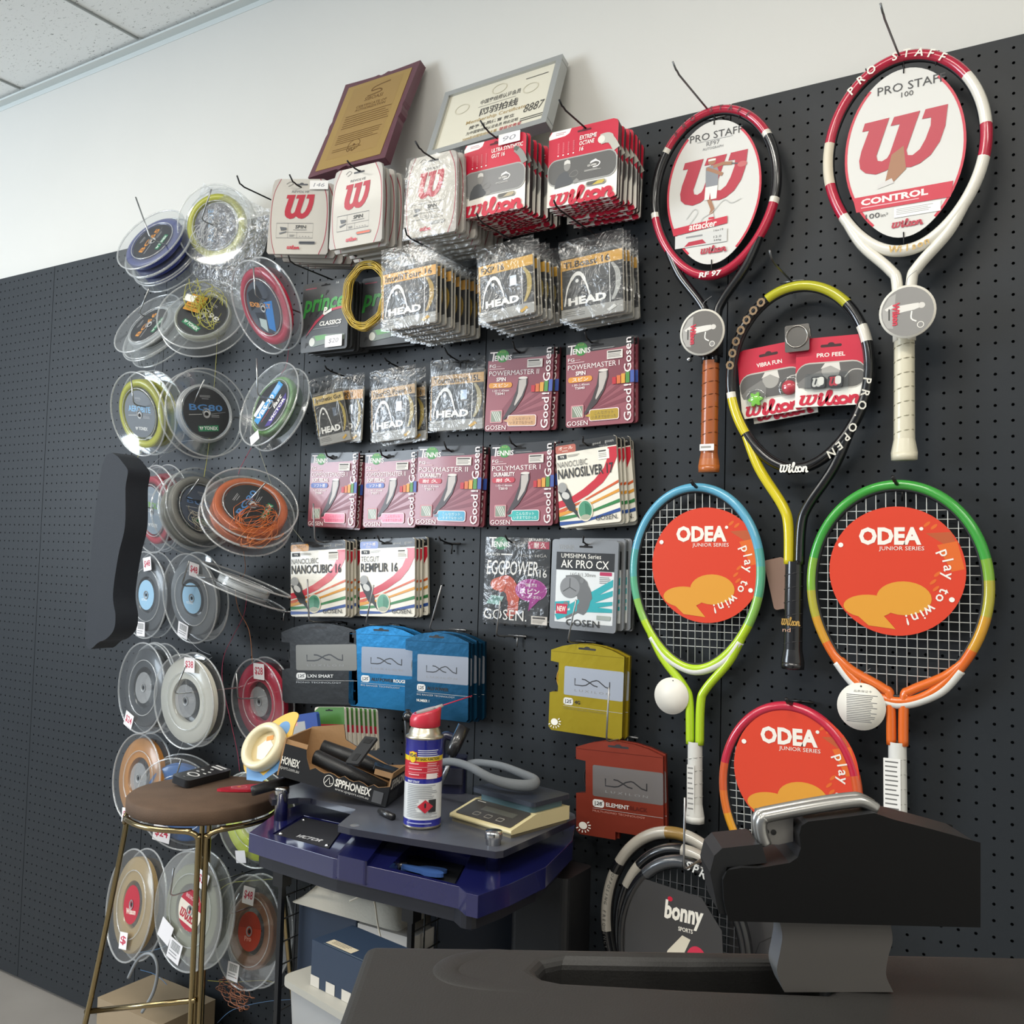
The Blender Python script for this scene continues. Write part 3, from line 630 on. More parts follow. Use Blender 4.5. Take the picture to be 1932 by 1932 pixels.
G = [('POWERMASTER II', 'SPIN', 'スピン', '#d9922f', '1.00~1.43mm', 'TS041', '#c9a07a', '#7a5a45', (923, 661), (1046, 652), (918, 814), .028, 2, .012, 'orange pill and copper sticker'),
     ('POWERMASTER I', 'SPIN', 'スピン', '#d9922f', '1.00~1.45mm', 'TS040', '#bfa24a', '#6e5f35', (1069, 649), (1196, 632), (1064, 808), .03, 2, .012, 'orange pill and gold sticker'),
     ('COMPOSITEMASTER I', 'SOFT FEELING', 'ソフト感', '#3f5da8', '1.00~1.45mm', 'TS081', '#e46a86', '#c23a5c', (588, 855), (677, 853), (580, 993), .04, 3, .014, 'blue pill, left end of its row'),
     ('COMPOSITEMASTER II', 'SOFT FEELING', 'ソフト感', '#3f5da8', '1.00~1.45mm', 'TS071', '#e46a86', '#c23a5c', (690, 855), (788, 850), (685, 995), .03, 2, .013, 'blue pill, second in its row'),
     ('POLYMASTER II', 'DURABILITY', '耐 久', '#b8283a', '1.00~1.43mm', 'TS011', '#3f7688', '#dfe9ea', (790, 843), (911, 840), (786, 990), .03, 2, .013, 'red pill and dark teal sticker'),
     ('POLYMASTER I', 'DURABILITY', '耐 久', '#b8283a', '1.02~1.46mm', 'TS010', '#4fb0a8', '#e9f2f0', (927, 840), (1046, 833), (920, 992), .03, 2, .013, 'red pill and bright teal sticker')]
for i, (nm, sb, jp, pl, mm_, cd_, bu, bj, a, b, c, d, n, st, desc) in enumerate(G):
    stack('g%d' % i, lambda w, h, q=(nm, sb, jp, pl, mm_, cd_, bu, bj): art_pink(w, h, *q), frame(a, b, c, d), n, st,
          'dusky pink string pack printed %s with %s' % (nm, desc), 'dusky pink string pack behind the %s one' % nm, 'string pack', 'pink packs on the %s hook' % nm.lower(), jit=.002, drift=(.004, 0), seed=20 + i)
stack('ns', lambda w, h: art_white(w, h, 'NANOCUBIC', 'NANOSILVER 17', '#b2604f', 'オール'), frame((1048, 838), (1162, 820), (1039, 998), .06), 5, .012,
      'white pack with rainbow stripes printed NANOSILVER 17', 'white rainbow striped pack behind the NANOSILVER 17 one', 'string pack', 'white striped packs at the right end of the fourth row', jit=.002, drift=(.003, 0), seed=30)
stack('nc', lambda w, h: art_white(w, h, 'NANOCUBIC', 'NANOCUBIC 16', '#d99a3f', 'オールラウンド'), frame((549, 1024), (652, 1018), (539, 1163), .06), 6, .0105,
      'white pack with rainbow stripes printed NANOCUBIC 16 with orange tab', 'white rainbow striped pack behind the NANOCUBIC 16 one', 'string pack', 'white striped packs with the orange tab', jit=.002, drift=(.002, 0), seed=31)
stack('re', lambda w, h: art_white(w, h, 'TECGUT', 'REMPLIR 16', '#2f4f9c', 'ソフト感'), frame((680, 1018), (783, 1014), (675, 1162), .045), 4, .011,
      'white pack with rainbow stripes printed REMPLIR 16 with blue tab', 'white rainbow striped pack behind the REMPLIR 16 one', 'string pack', 'white striped packs with the blue tab', jit=.002, drift=(.002, 0), seed=32)
stack('eg', art_egg, frame((918, 1013), (1040, 1016), (916, 1173), .025), 1, .01, 'black string pack printed EGGPOWER 16 with a purple speech bubble', '', 'string pack', None, bag=(.001, .0), seed=33)
stack('ak', art_ak, frame((1043, 1017), (1168, 1021), (1043, 1185), .055), 4, .012, 'silver foil string pack printed AK PRO CX', 'silver foil string pack behind the AK PRO CX one', 'string pack', 'silver foil packs', jit=.003, drift=(.007, .002), seed=34)
def coil(col):
    def k(root, w, h):
        mb = MB()
        for i in range(6): mb.tube([(w * .52 + (.052 + .001 * i) * math.cos(t * PI / 20) * w / .13, -h * .41 + .045 * h / .17 * math.sin(t * PI / 20), -.004 + .0007 * (i % 3)) for t in range(40)], .0008, mat(col, .35), 5, True)
        return [mb.build('string_coil', root)]
    return k
LX = 'foil pouches'
stack('l1', lambda w, h: art_lxn(w, h, '#1c1d1f', '#0c0d0e', '#77756f', '125', 'LXN SMART', '', 'MONO TECHNOLOGY', .2), frame((531, 1178), (672, 1174), (537, 1326), .06), 2, .012,
      'black foil string pouch with a grey panel', 'black foil string pouch behind the front black one', 'string pouch', 'black foil pouches', kids=coil('#35373a'), jit=.002, seed=40)
stack('l2', lambda w, h: art_lxn(w, h, '#256f9c', '#174763', '#8b919c', '125', 'ALU POWER', 'ROUGH', 'BIG BANGER TECHNOLOGY'), frame((660, 1178), (782, 1183), (663, 1331), .06), 3, .011,
      'bright blue foil string pouch printed ROUGH, between the black and the darker blue pouch', 'blue foil string pouch behind the ROUGH one', 'string pouch', 'blue foil pouches printed rough', kids=coil('#9fa3a8'), jit=.001, drift=(.006, 0), seed=41)
stack('l3', lambda w, h: art_lxn(w, h, '#1f5475', '#143a52', '#969aa3', '125', 'ALU POWER', '', 'BIG BANGER TECHNOLOGY'), frame((766, 1190), (885, 1196), (768, 1350), .075), 5, .0105,
      'blue foil string pouch printed NUMBER 1, behind the spray can straw', 'blue foil string pouch behind the NUMBER 1 one', 'string pouch', 'blue foil pouches above the spray can', kids=coil('#9fa3a8'), jit=.001, drift=(.003, 0), seed=42)
stack('l4', lambda w, h: art_lxn(w, h, '#b5a02c', '#8c7a20', '#b9c0cc', '125', '4G', '', 'MAXIMUM TENSION MAINTENANCE', .6, True), frame((1041, 1209), (1179, 1222), (1042, 1377), .05), 3, .008,
      'gold yellow foil string pouch with a silver panel', 'gold yellow foil string pouch behind the front one', 'string pouch', 'yellow foil pouches', kids=coil('#c9a23a'), jit=.001, drift=(.002, 0), seed=43)
stack('l5', lambda w, h: art_lxn(w, h, '#9c4232', '#6f2a20', '#8d8887', '128', 'ELEMENT', 'BLACK', 'MULTI-MONO TECHNOLOGY', .5, True, True), frame((1087, 1391), (1251, 1408), (1092, 1573), .06), 2, .009,
      'rust red foil string pouch with a grey panel, lowest of the pouches', 'rust red foil string pouch behind the front one', 'string pouch', 'red foil pouches', kids=coil('#2b2b2d'), jit=.001, drift=(.002, 0), seed=44)
# ---- loose gold coil of string beside the bagged packs
T0, _, _ = frame((655, 500), (745, 490), (655, 630), .15)
mb = MB(); rnd = random.Random(3)
for i in range(26):
    rx, rz = .058 + rnd.uniform(-.012, .007), .070 + rnd.uniform(-.011, .007); z = rnd.uniform(-.006, .006)
    mb.tube([(.062 + rx * math.cos(t * PI / 24), -.072 + rz * math.sin(t * PI / 24), z + .002 * math.sin(t)) for t in range(48)], .0009, mat(('#b99a2f', '#a8892a', '#cbb04a')[i % 3], .35), 5, True)
tag(mb.build('string_coil', None, T0), 'loose coil of gold string hanging left of the IntelliTour packs', 'string coil')
# ---- hooks carrying the packs
hook((453, 348), .24, (447, 331), 'bare wire hook between the bagged yellow reel and the leftmost silver pouches')
HK = [((553, 344), .205, (546, 329), 'hook through the leftmost silver pouches'), ((662, 312), .229, (655, 303), 'hook through the silver pouches below the brown plaque'), ((792, 281), .26, (783, 266), 'hook through the silver pouches left of the synthetic gut packs'),
      ((916, 243), .216, (906, 227), 'hook through the red synthetic gut packs'), ((1061, 201), .236, (1055, 188), 'hook through the red octane packs'), ((768, 445), .223, (764, 430), 'hook through the IntelliTour packs'),
      ((904, 415), .25, (899, 402), 'hook through the FXP packs'), ((1050, 390), .21, (1045, 378), 'hook through the Ti.Boast packs'), ((548, 494), .222, (544, 482), 'hook through the charcoal packs with the white sticker'), ((655, 474), .168, (652, 464), 'hook through the charcoal packs behind the gold coil'),
      ((617, 697), .085, (613, 690), 'hook through the glaring bag at the left of the third row'), ((731, 682), .058, (725, 675), 'hook through the FiberGEL packs'), ((846, 670), .055, (838, 656), 'hook through the Tournament pack'),
      ((972, 660), .047, (967, 644), 'hook through the POWERMASTER II packs'), ((1108, 640), .05, (1103, 626), 'hook through the POWERMASTER I packs'), ((618, 862), .06, (612, 847), 'hook through the COMPOSITEMASTER I packs'), ((721, 860), .05, (717, 848), 'hook through the COMPOSITEMASTER II packs'),
      ((843, 848), .048, (837, 833), 'hook through the POLYMASTER II packs'), ((966, 838), .048, (960, 824), 'hook through the POLYMASTER I packs'), ((1100, 836), .08, (1100, 824), 'hook through the NANOSILVER packs'), ((594, 1020), .09, (591, 950), 'long tipped hook through the NANOCUBIC packs'),
      ((717, 1022), .062, (712, 1011), 'hook through the REMPLIR packs'), ((958, 1020), .042, (953, 1010), 'hook through the EGGPOWER pack'), ((1100, 1024), .075, (1101, 1012), 'hook through the silver foil packs'),
      ((583, 1172), .095, (580, 1093), 'long tipped hook through the black foil pouches'), ((690, 1178), .10, (705, 1104), 'long tipped hook through the bright blue ROUGH pouches'), ((810, 1188), .11, (833, 1104), 'long tipped hook through the NUMBER 1 blue pouches'), ((1071, 1210), .085, (1087, 1132), 'long tipped hook through the yellow foil pouches'),
      ((1144, 1398), .10, (1149, 1297), 'long tipped hook through the rust red foil pouches'), ((936, 1199), .09, (944, 1133), 'empty hook between the blue and the yellow foil pouches'), ((832, 1020), .05, (828, 1013), 'small empty hook right of the REMPLIR packs')]
for b, d, t, l in HK:
    hook(b, d, t, 'wire ' + l if not l.startswith(('long', 'empty', 'small')) else l.replace('hook', 'wire hook', 1), m=WIRE if not l.startswith(('long', 'empty')) else mat('#8f9092', .3, .8))
# ---------------------------------------------------------------- string reels
CLR = clear((.95, .965, .97), .035, .6, .022, .07, 0, 1, 'clear_reel_plastic')
CLW = clear((.97, .98, .98), .06, .6, .22, .1, 0, 1, 'clear_reel_rim')
HOLE = mat('#17181a', .7)
def reel_frame(c, a, ratio, tdir, R):
    r = ray(*c).normalized(); dist = 2 * R / (a / FPX) / (ray(*c).length)
    P = CAM + r * dist * ray(*c).length
    ph = math.acos(min(1, max(.05, ratio)))
    ex = (CR - r * CR.dot(r)).normalized(); ey = ex.cross(r) * -1
    ey = (CU - r * CU.dot(r) - ex * CU.dot(ex)).normalized()
    t = ex * math.cos(R_(tdir)) + ey * math.sin(R_(tdir))
    n = (-r * math.cos(ph) + t * math.sin(ph)).normalized()
    return P, n
def disc(mb, r, z, m, seg=40, r0=0):
    if r0 <= 0: mb.flat([(r * math.cos(2 * PI * i / seg), r * math.sin(2 * PI * i / seg)) for i in range(seg)], z, m)
    else: mb.lathe([(r0, z), (r, z)], m, seg)
def label_bg(name, sub, c1='#3a3c3f', c2='#5f8fc0', logo='YONEX', green=True, extra=None):
    def f(A):
        w = mat('#d5d6d4', .4)
        A.E(.5, .5, .5, .5, mat(c1, .4), 40)
        A.X(name, .14, .33, .86, .46, mat(c2, .4), .02)
        A.L([(.12, .55), (.4, .53)], .008, w); A.L([(.6, .52), (.92, .47)], .008, mat('#8c8f92', .5)); A.lines(.6, .54, .82, .6, 2, mat('#9ea0a2', .5))
        if green: A.P([(.3, .77), (.74, .74), (.74, .86), (.3, .88)], mat('#2f7a55', .4))
        A.X(logo, .42, .77, .72, .845, w, .03); A.P([(.32, .785), (.36, .785), (.35, .86)], w); A.P([(.37, .785), (.41, .785), (.37, .86)], w)
        A.lines(.38, .15, .62, .2, 2, mat('#a9abad', .5)); A.lines(.42, .21, .58, .25, 1, mat('#8d8f91', .5))
        if extra: extra(A)
        A.E(.5, .53, .075, .075, mat('#b9babb', .3), 18); A.E(.5, .53, .045, .045, HOLE, 16)
    return f
def label_plain(c, txts=(), c2=None):
    def f(A):
        A.E(.5, .5, .5, .5, mat(c, .35) if c else CLW, 40)
        if not c: A.E(.5, .5, .12, .12, mat('#6d7276', .35), 20)
        if c2: A.P([(.04, .3), (.2, .1), (.5, 0), (.8, .1), (.96, .3), (.98, .42), (.02, .42)], mat(c2, .4))
        for (t, u0, v0, u1, v1, col) in txts: A.X(t, u0, v0, u1, v1, mat(col, .4), .03)
        A.E(.5, .5, .06, .06, HOLE, 16)
    return f
def exbolt(A):
    A.E(.5, .5, .5, .5, mat('#4a4f58', .35), 40); A.P([(.1, .25), (.45, .08), (.55, .3), (.3, .5), (.1, .6)], mat('#26282c', .4)); A.P([(.55, .4), (.82, .35), (.75, .95), (.55, .9)], mat('#3f78b5', .4)); A.P([(.2, .62), (.5, .6), (.5, .95), (.3, .9)], mat('#2d3138', .4)); A.P([(.3, .72), (.52, .74), (.5, .98), (.3, .88)], mat('#a9b7b4', .4))
    A.X('EXBOLT', .1, .42, .75, .51, mat('#c8894a', .4), .03); A.E(.5, .53, .07, .07, mat('#b9babb', .3), 18); A.E(.5, .53, .045, .045, HOLE, 16)
def vbs(A):
    A.E(.5, .5, .5, .5, mat('#2b2c31', .35), 40); A.P([(.02, .6), (.1, .25), (.35, .05), (.98, .42), (.95, .62), (.4, .3), (.25, .75)], mat('#2b2c31', .4)); A.R(.03, .28, .97, .48, mat('#3f93cf', .4)); A.X('VBS-70', .1, .3, .68, .45, WHT, .03); A.lines(.72, .3, .93, .46, 4, mat('#cfe0ee', .5)); A.R(.1, .16, .45, .27, WHT); A.lines(.12, .54, .6, .58, 1, mat('#b4526a', .5)); A.P([(.1, .74), (.9, .74), (.8, .88), (.2, .88)], mat('#4b3f86', .4)); A.X('VICTOR', .25, .755, .8, .84, WHT, .03); A.X('fast', .5, .57, .8, .7, WHT, .02, .3); A.E(.5, .52, .045, .045, HOLE, 16)
def wil_label(A):
    A.E(.5, .5, .5, .5, mat('#e9dfcf', .4), 40); A.P([(.02, .36), (.1, .18), (.3, .03), (.5, 0), (.72, .04), (.9, .2), (.98, .38)], mat('#b52a3c', .4)); A.P([(.12, .86), (.3, .97), (.5, 1), (.7, .97), (.88, .86)], mat('#b52a3c', .4)); A.X('ENDURO PRO 16', .2, .16, .8, .25, mat('#f0d9d9', .4), .01); wilson(A, .12, .48, .9, .78, mat('#b52a3c', .4)); A.E(.5, .45, .05, .05, HOLE, 16)
def reel(name, lab, c, a, ratio, tdir, rot, col, lbl, kind='b', R=None, wind=(.60, .80), tags=(), behind=0, group='string reels on the left wall', T=None, cat='string reel', tint=None):
    R = R or (.112 if kind == 'b' else .116)
    te = (.019 + .012) / (2 * R); r1 = ratio
    for _ in range(30): r1 = max(.08, r1 - .5 * (r1 + te * math.sqrt(max(0, 1 - r1 * r1)) - max(ratio, te + .02)))
    r1 = min(r1, .985)
    sh = .5 * te * math.sqrt(1 - r1 * r1) * a; c = (c[0] + sh * math.cos(R_(tdir)), c[1] - sh * math.sin(R_(tdir)))
    P, n = reel_frame(c, a, r1, tdir, R)
    X = (CR - n * CR.dot(n)).normalized(); Y = n.cross(X)
    F = TM(X, Y, n, P) @ Rt(rot, 'Z')
    root = thing(name, lab, cat, F, group); ch = []
    th = .019 if kind == 'b' else .019
    lr = .55 * R if kind == 'b' else .34 * R
    cm = CLR if not tint else clear(tint, .06, .6, .10, .08, 0, 1, 'tinted_reel_plastic')
    def fl(z, s):
        mb = MB(); q = s * .004
        mb.lathe([(lr * .98, z), (R * .62, z + q * .2), (R * .84, z + q), (R * .965, z + q * 1.6)], cm, 44)
        mb.tube([(R * .975 * math.cos(2 * PI * i / 44), R * .975 * math.sin(2 * PI * i / 44), z + q * 1.7) for i in range(44)], .0022, CLW, 6, True)
        mb.tube([(R * .60 * math.cos(2 * PI * i / 36), R * .60 * math.sin(2 * PI * i / 36), z + q * .5) for i in range(36)], .0013, CLW, 5, True)
        return mb
    ch.append(fl(0, 1).build('flange', root)); ch.append(fl(-th, -1).build('flange', root))
    w0, w1 = wind[0] * R, wind[1] * R; mb = MB(); k = 9
    pr = [(w0, -th + .001)] + [(w1 - .0012 * (i % 2) - .0015 * abs(i - k / 2) / k * 2, -th + .002 + (th - .004) * i / k) for i in range(k + 1)] + [(w0, -.001)]
    if kind == 'b': mb.lathe(pr + [(w0, -th + .001)], mat(col, .3, coat=.4), 48)
    else: mb.lathe(pr + [(w0, -.001), (w0, -th + .001)], mat(col, .28, coat=.5), 48)
    for i in range(5): mb.tube([((w1 - .0005) * math.cos(2 * PI * t / 40), (w1 - .0005) * math.sin(2 * PI * t / 40), -th + .004 + i * (th - .008) / 4) for t in range(40)], .0007, mat(col, .3, coat=.4), 4, True)
    ch.append(mb.build('string_winding', root))
    mb = MB(); mb.lathe([(lr, -th), (lr, .0008)], cm, 36); mb.lathe([(.008, -th), (.008, .0015), (.011, .0015)], mat('#9a9c9d', .3), 16); ch.append(mb.build('hub', root))
    mb = MB(); disc(mb, lr, -.0002, CLR); A = Art(mb, 2 * lr, 2 * lr, .0002, Tr(-lr, lr, 0))
    lbl(A); ch.append(mb.build('label', root))
    pr2 = (root, list(ch))
    for (ang, rr, sz, rt, txt) in tags:
        mb = MB(); s = sz * R; pc = '#f1eef0'
        mb.prism(rrect(-s, -s * .9, s, s * .9, .001), 0, .0004, mat(pc, .55)); A = Art(mb, 2 * s, 1.8 * s, .0004, Tr(-s, .9 * s, 0))
        if txt == '|': A.R(.15, .1, .85, .5, mat('#6f7074', .5)); [A.R(.18 + .1 * i, .12, .22 + .1 * i, .48, mat('#efeeec', .5)) for i in range(7)]; A.lines(.12, .6, .88, .9, 2, mat('#9a9a9c', .5))
        elif txt: A.X(txt, .12, .22, .88, .76, mat('#c23a52', .5), .02)
        mb.build('price_tag' if txt != '|' else 'barcode_sticker', root, Tr(rr * R * math.cos(R_(ang)), rr * R * math.sin(R_(ang)), .0075) @ Rt(rt - rot, 'Z'))
    for i in range(behind):
        off = F @ Tr(random.uniform(-.006, .006), random.uniform(-.006, .006), -(th + .009) * (i + 1))
        dup(pr2, off, 'spare ' + lab.split(',')[0].split(' with ')[0] + (', second' if i == 0 else ', third') + ' on its hook', group)
    return root, F
def strand(pts, d, col, name, lab, r=.0007, n=6, parent=None, cat='loose string'):
    q = []
    for i, p in enumerate(pts): q.append(W(p[0], p[1], p[2] if len(p) > 2 else d))
    mb = MB(); mb.tube(spline(q, n), r, mat(col, .35), 5)
    o = mb.build(name); tag(o, lab, cat); return o
B1 = label_bg('BG65', '', '#3b3d42', '#c7883f'); B3 = label_bg('BG80', '', '#35373a', '#4f7fb5')
RE = {}
def rl(k, *a, **kw): RE[k] = reel(*a, **kw)
rl(1, 'string_reel', 'clear reel of dark blue string tilted upward, top left corner of the wall', (293, 462), 138, .60, 128, 60, '#2b3a86', B1, wind=(0.60, 0.80), behind=2, R=0.105)
rl(2, 'string_reel', 'clear reel of yellow string wrapped in a crinkled bag, next to the silver pouches', (411, 428), 142, .92, 150, 90, '#c5c43a', label_bg('AEROBITE', '', '#474b55', '#6fa0cc', green=False), wind=(0.62, 0.78), R=0.105)
rl(3, 'string_reel', 'clear empty looking reel with black label tilted upward, below the dark blue one', (287, 620), 140, .55, 130, 60, '#b9bcbe', label_bg('BG66', '', '#303236', '#c7883f'), wind=(0.58, 0.65), behind=1, R=0.106)
rl(4, 'string_reel', 'clear reel with orange sticker and tangled yellow green string, below the bagged yellow reel', (384, 602), 158, .82, 110, -40, '#a8aa9a', label_bg('NG98', '', '#37393b', '#d8d9d6'), wind=(0.58, 0.63), R=0.112)
rl(5, 'string_reel', 'clear reel of red string with a blue and grey label, left of the charcoal packs', (506, 577), 172, .66, 197, 8, '#c22445', exbolt, wind=(0.62, 0.80), R=0.113)
rl(6, 'string_reel', 'clear reel of yellow string at the left edge, left of the black labelled reel', (272, 780), 150, .70, 188, 0, '#c3c23c', label_bg('AEROBITE', '', '#6a7076', '#7fb0d6', green=False), wind=(0.64, 0.80), behind=1, R=0.112)
rl(7, 'string_reel', 'clear nearly empty reel with a black label printed BG80, left of the green reel', (384, 781), 163, .93, 20, 8, '#b4b6b8', B3, wind=(.58, .65), R=0.112)
rl(8, 'string_reel', 'clear reel of green string with a blue and black label, tilted', (520, 769), 168, .62, 152, 45, '#5f9446', vbs, wind=(0.60, 0.69), tags=((200, .8, .14, 20, ''),), R=0.110)
rl(9, 'string_reel', 'clear reel of red string with a green and blue label, half hidden at left', (296, 962), 154, .56, 186, 0, '#bf2b40', label_bg('EXBOLT', '', '#7f8a94', '#6fa03c', green=False), wind=(0.64, 0.78), behind=1, R=0.113)
rl(10, 'string_reel', 'clear reel of silver grey string, left of the orange one', (374, 961), 150, .88, 25, 5, '#9f9d96', label_bg('BG66', '', '#5a6270', '#7fa0d0'), wind=(0.64, 0.80), behind=1, R=0.106)
rl(11, 'string_reel', 'clear reel of orange string with tangled loops over a BG80 label', (472, 960), 172, .83, 70, 75, '#c8673a', B3, wind=(0.62, 0.78), behind=1, R=0.110)
TBL = label_plain('#9cc4df', (('OCTANE', .2, .62, .55, .7, '#e4eef5'),))
rl(12, 'string_reel', 'clear tennis string reel with light blue hub, leftmost of the two tagged $48', (285, 1122), 155, .60, 183, 0, '#5d6266', TBL, 't', wind=(.42, .82), tags=((78, .72, .17, 8, '$48'), (262, .78, .18, 0, '|')), R=0.115)
rl(13, 'string_reel', 'clear tennis string reel with light blue hub, right one of the two tagged $48', (371, 1127), 164, .67, 190, 0, '#7d8286', TBL, 't', wind=(.42, .82), tags=((72, .68, .17, -8, '$48'), (250, .78, .18, -12, '|')), R=0.113)
rl(14, 'string_reel', 'clear empty reel seen edge on, right of the light blue hubs', (459, 1110), 172, .14, 68, 0, '#c4c7c9', label_plain(None), 'b', wind=(.545, .56), R=0.109)
rl(15, 'string_reel', 'clear tennis string reel of black string, left of the white one', (280, 1297), 158, .60, 183, 0, '#3f4346', label_plain(None), 't', wind=(.45, .85), tags=((238, .85, .18, -20, '$24'),), behind=1, R=0.115)
rl(16, 'string_reel', 'clear tennis string reel of white string tagged $38', (359, 1321), 168, .70, 190, 0, '#dcd9cd', label_plain(None), 't', wind=(.46, .88), tags=((75, .8, .17, 0, '$38'),), R=0.114)
rl(17, 'string_reel', 'clear tennis string reel of bright red string tagged $28', (498, 1322), 158, .68, 192, 0, '#cf2b4c', label_plain(None), 't', wind=(.46, .88), tags=((82, .72, .2, 2, '$28'),), R=0.108)
rl(18, 'string_reel', 'clear tennis string reel of orange string behind the brown stool', (270, 1468), 152, .62, 184, 0, '#c9883a', label_plain(None), 't', wind=(.46, .88), tags=((250, .85, .17, 0, '$2'),), R=0.114)
rl(19, 'string_reel', 'clear tennis string reel of blue string tagged $24, behind the brown stool seat', (345, 1512), 165, .86, 215, 0, '#3f74b8', label_plain(None), 't', wind=(.46, .82), tags=((238, .78, .2, -10, '$24'),), R=0.120)
rl(20, 'string_reel', 'clear tennis string reel of neon yellow string behind the blue machine', (486, 1543), 168, .78, 200, 0, '#cfdc22', label_plain(None), 't', wind=(.46, .86), tags=((250, .85, .14, 10, ''),), R=0.114)
rl(21, 'string_reel', 'clear tennis string reel of tan string with red hub at the left edge', (258, 1706), 176, .52, 184, 0, '#b79c6c', label_plain('#b52a3c', (('Wilson', .2, .6, .8, .75, '#e9dfcf'),)), 't', wind=(.42, .84), tags=((265, .62, .16, 0, '$'),), R=0.128)
rl(22, 'string_reel', 'clear olive tinted tennis string reel with red and cream hub tagged $35', (368, 1716), 192, .66, 190, -18, '#8f927c', wil_label, 't', wind=(.44, .76), tags=((72, .66, .16, -18, '$35'), (265, .74, .19, -18, '|'), (232, .72, .19, -25, '')), tint=(.86, .87, .80), R=0.129)
rl(23, 'string_reel', 'clear tennis string reel of copper string with orange red hub tagged $48', (480, 1756), 182, .70, 188, 0, '#96694f', label_plain('#b9432f', (('Pro', .3, .62, .6, .75, '#e0a090'),), '#a33a2a'), 't', wind=(.42, .66), tags=((92, .62, .17, -6, '$48'), (245, .78, .17, -6, '|')), R=0.122)
# crinkled bag round the yellow reel
P, n = RE[2][1].translation, None
F2, w2, h2 = frame((366, 338), (505, 392), (330, 505), (-RE[2][1].translation.y) + .02)
mb = MB(); rnd = random.Random(9); nx, ny = 12, 13; vs = []
for sgn in (1, -1):
    for j in range(ny + 1):
        for i in range(nx + 1):
            u, v = i / nx, j / ny; b = math.sin(PI * u) * math.sin(PI * v)
            vs.append((w2 * u + rnd.uniform(-.003, .003), -h2 * 1.12 * v + rnd.uniform(-.003, .003), sgn * (.028 * min(1, b * 2.2)) + rnd.uniform(-.003, .003)))
N1 = (nx + 1) * (ny + 1); fs = [[s * N1 + j * (nx + 1) + i + (nx + 1), s * N1 + j * (nx + 1) + i + nx + 2, s * N1 + j * (nx + 1) + i + 1, s * N1 + j * (nx + 1) + i] for s in (0, 1) for j in range(ny) for i in range(nx)]
mb.add(vs, fs, BAG, True); tag(mb.build('plastic_bag', None, F2 @ Tr(0, 0, -.03)), 'crinkled clear plastic bag around the yellow string reel', 'plastic bag')
# orange sticker on the tangled reel, part of that reel
r4, F4 = RE[4]
mb = MB(); mb.prism(rrect(-.022, -.026, .022, .026, .001), 0, .0005, mat('#c98f35', .5)); A = Art(mb, .044, .052, .0005, Tr(-.022, .026, 0)); A.lines(.1, .1, .9, .9, 5, mat('#7a5520', .5), .4); A.R(-.3, .1, .35, .5, PAPER); mb.build('orange_sticker', r4, Tr(-.035, .012, .008) @ Rt(20, 'Z'))
# tangles belonging to reels
def tangle(root, F, col, nm, cx, cy, rad, n, seed, z=.012, tail=None, r=.0007, sq=1):
    rnd = random.Random(seed); mb = MB()
    for i in range(n):
        ax, ay = rad * rnd.uniform(.5, 1.1), rad * sq * rnd.uniform(.4, 1.0); ox, oy = rnd.uniform(-.35, .35) * rad, rnd.uniform(-.35, .35) * rad; ph = rnd.uniform(0, 6)
        mb.tube([(cx + ox + ax * math.cos(t * PI / 14 + ph), cy + oy + ay * math.sin(t * PI / 14 + ph * .7), z + .006 * math.sin(t * .9 + ph)) for t in range(24)], r, mat(col, .35), 4, False)
    return mb.build(nm, root)
def loc(F, p): return F.inverted() @ p
r, F = RE[2]; q = loc(F, W(386, 436, -F.translation.y + .02)); tangle(r, F, '#d9dadb', 'loose_string', q.x, q.y, .035, 12, 5, .014)
r, F = RE[11]; q = loc(F, W(477, 985, -F.translation.y + .02)); tangle(r, F, '#cf6f35', 'loose_string', q.x, q.y, .045, 13, 6, .014); q = loc(F, W(474, 1035, -F.translation.y + .02)); tangle(r, F, '#cf7a45', 'loose_string', q.x, q.y, .05, 7, 16, .014, sq=.7)
r, F = RE[4]; q = loc(F, W(388, 565, -F.translation.y + .02)); tangle(r, F, '#b5b24a', 'loose_string', q.x, q.y, .05, 11, 8, .018); q = loc(F, W(365, 545, -F.translation.y + .02)); tangle(r, F, '#b5b24a', 'loose_string', q.x, q.y, .045, 6, 18, .018)
r, F = RE[10]; q = loc(F, W(366, 985, -F.translation.y + .02)); tangle(r, F, '#b9b3a3', 'loose_string', q.x, q.y, .026, 8, 12, .014)
r, F = RE[23]; q = loc(F, W(462, 1873, -F.translation.y)); tangle(r, F, '#a5694a', 'loose_string', q.x, q.y, .055, 12, 14, .004, sq=.4)
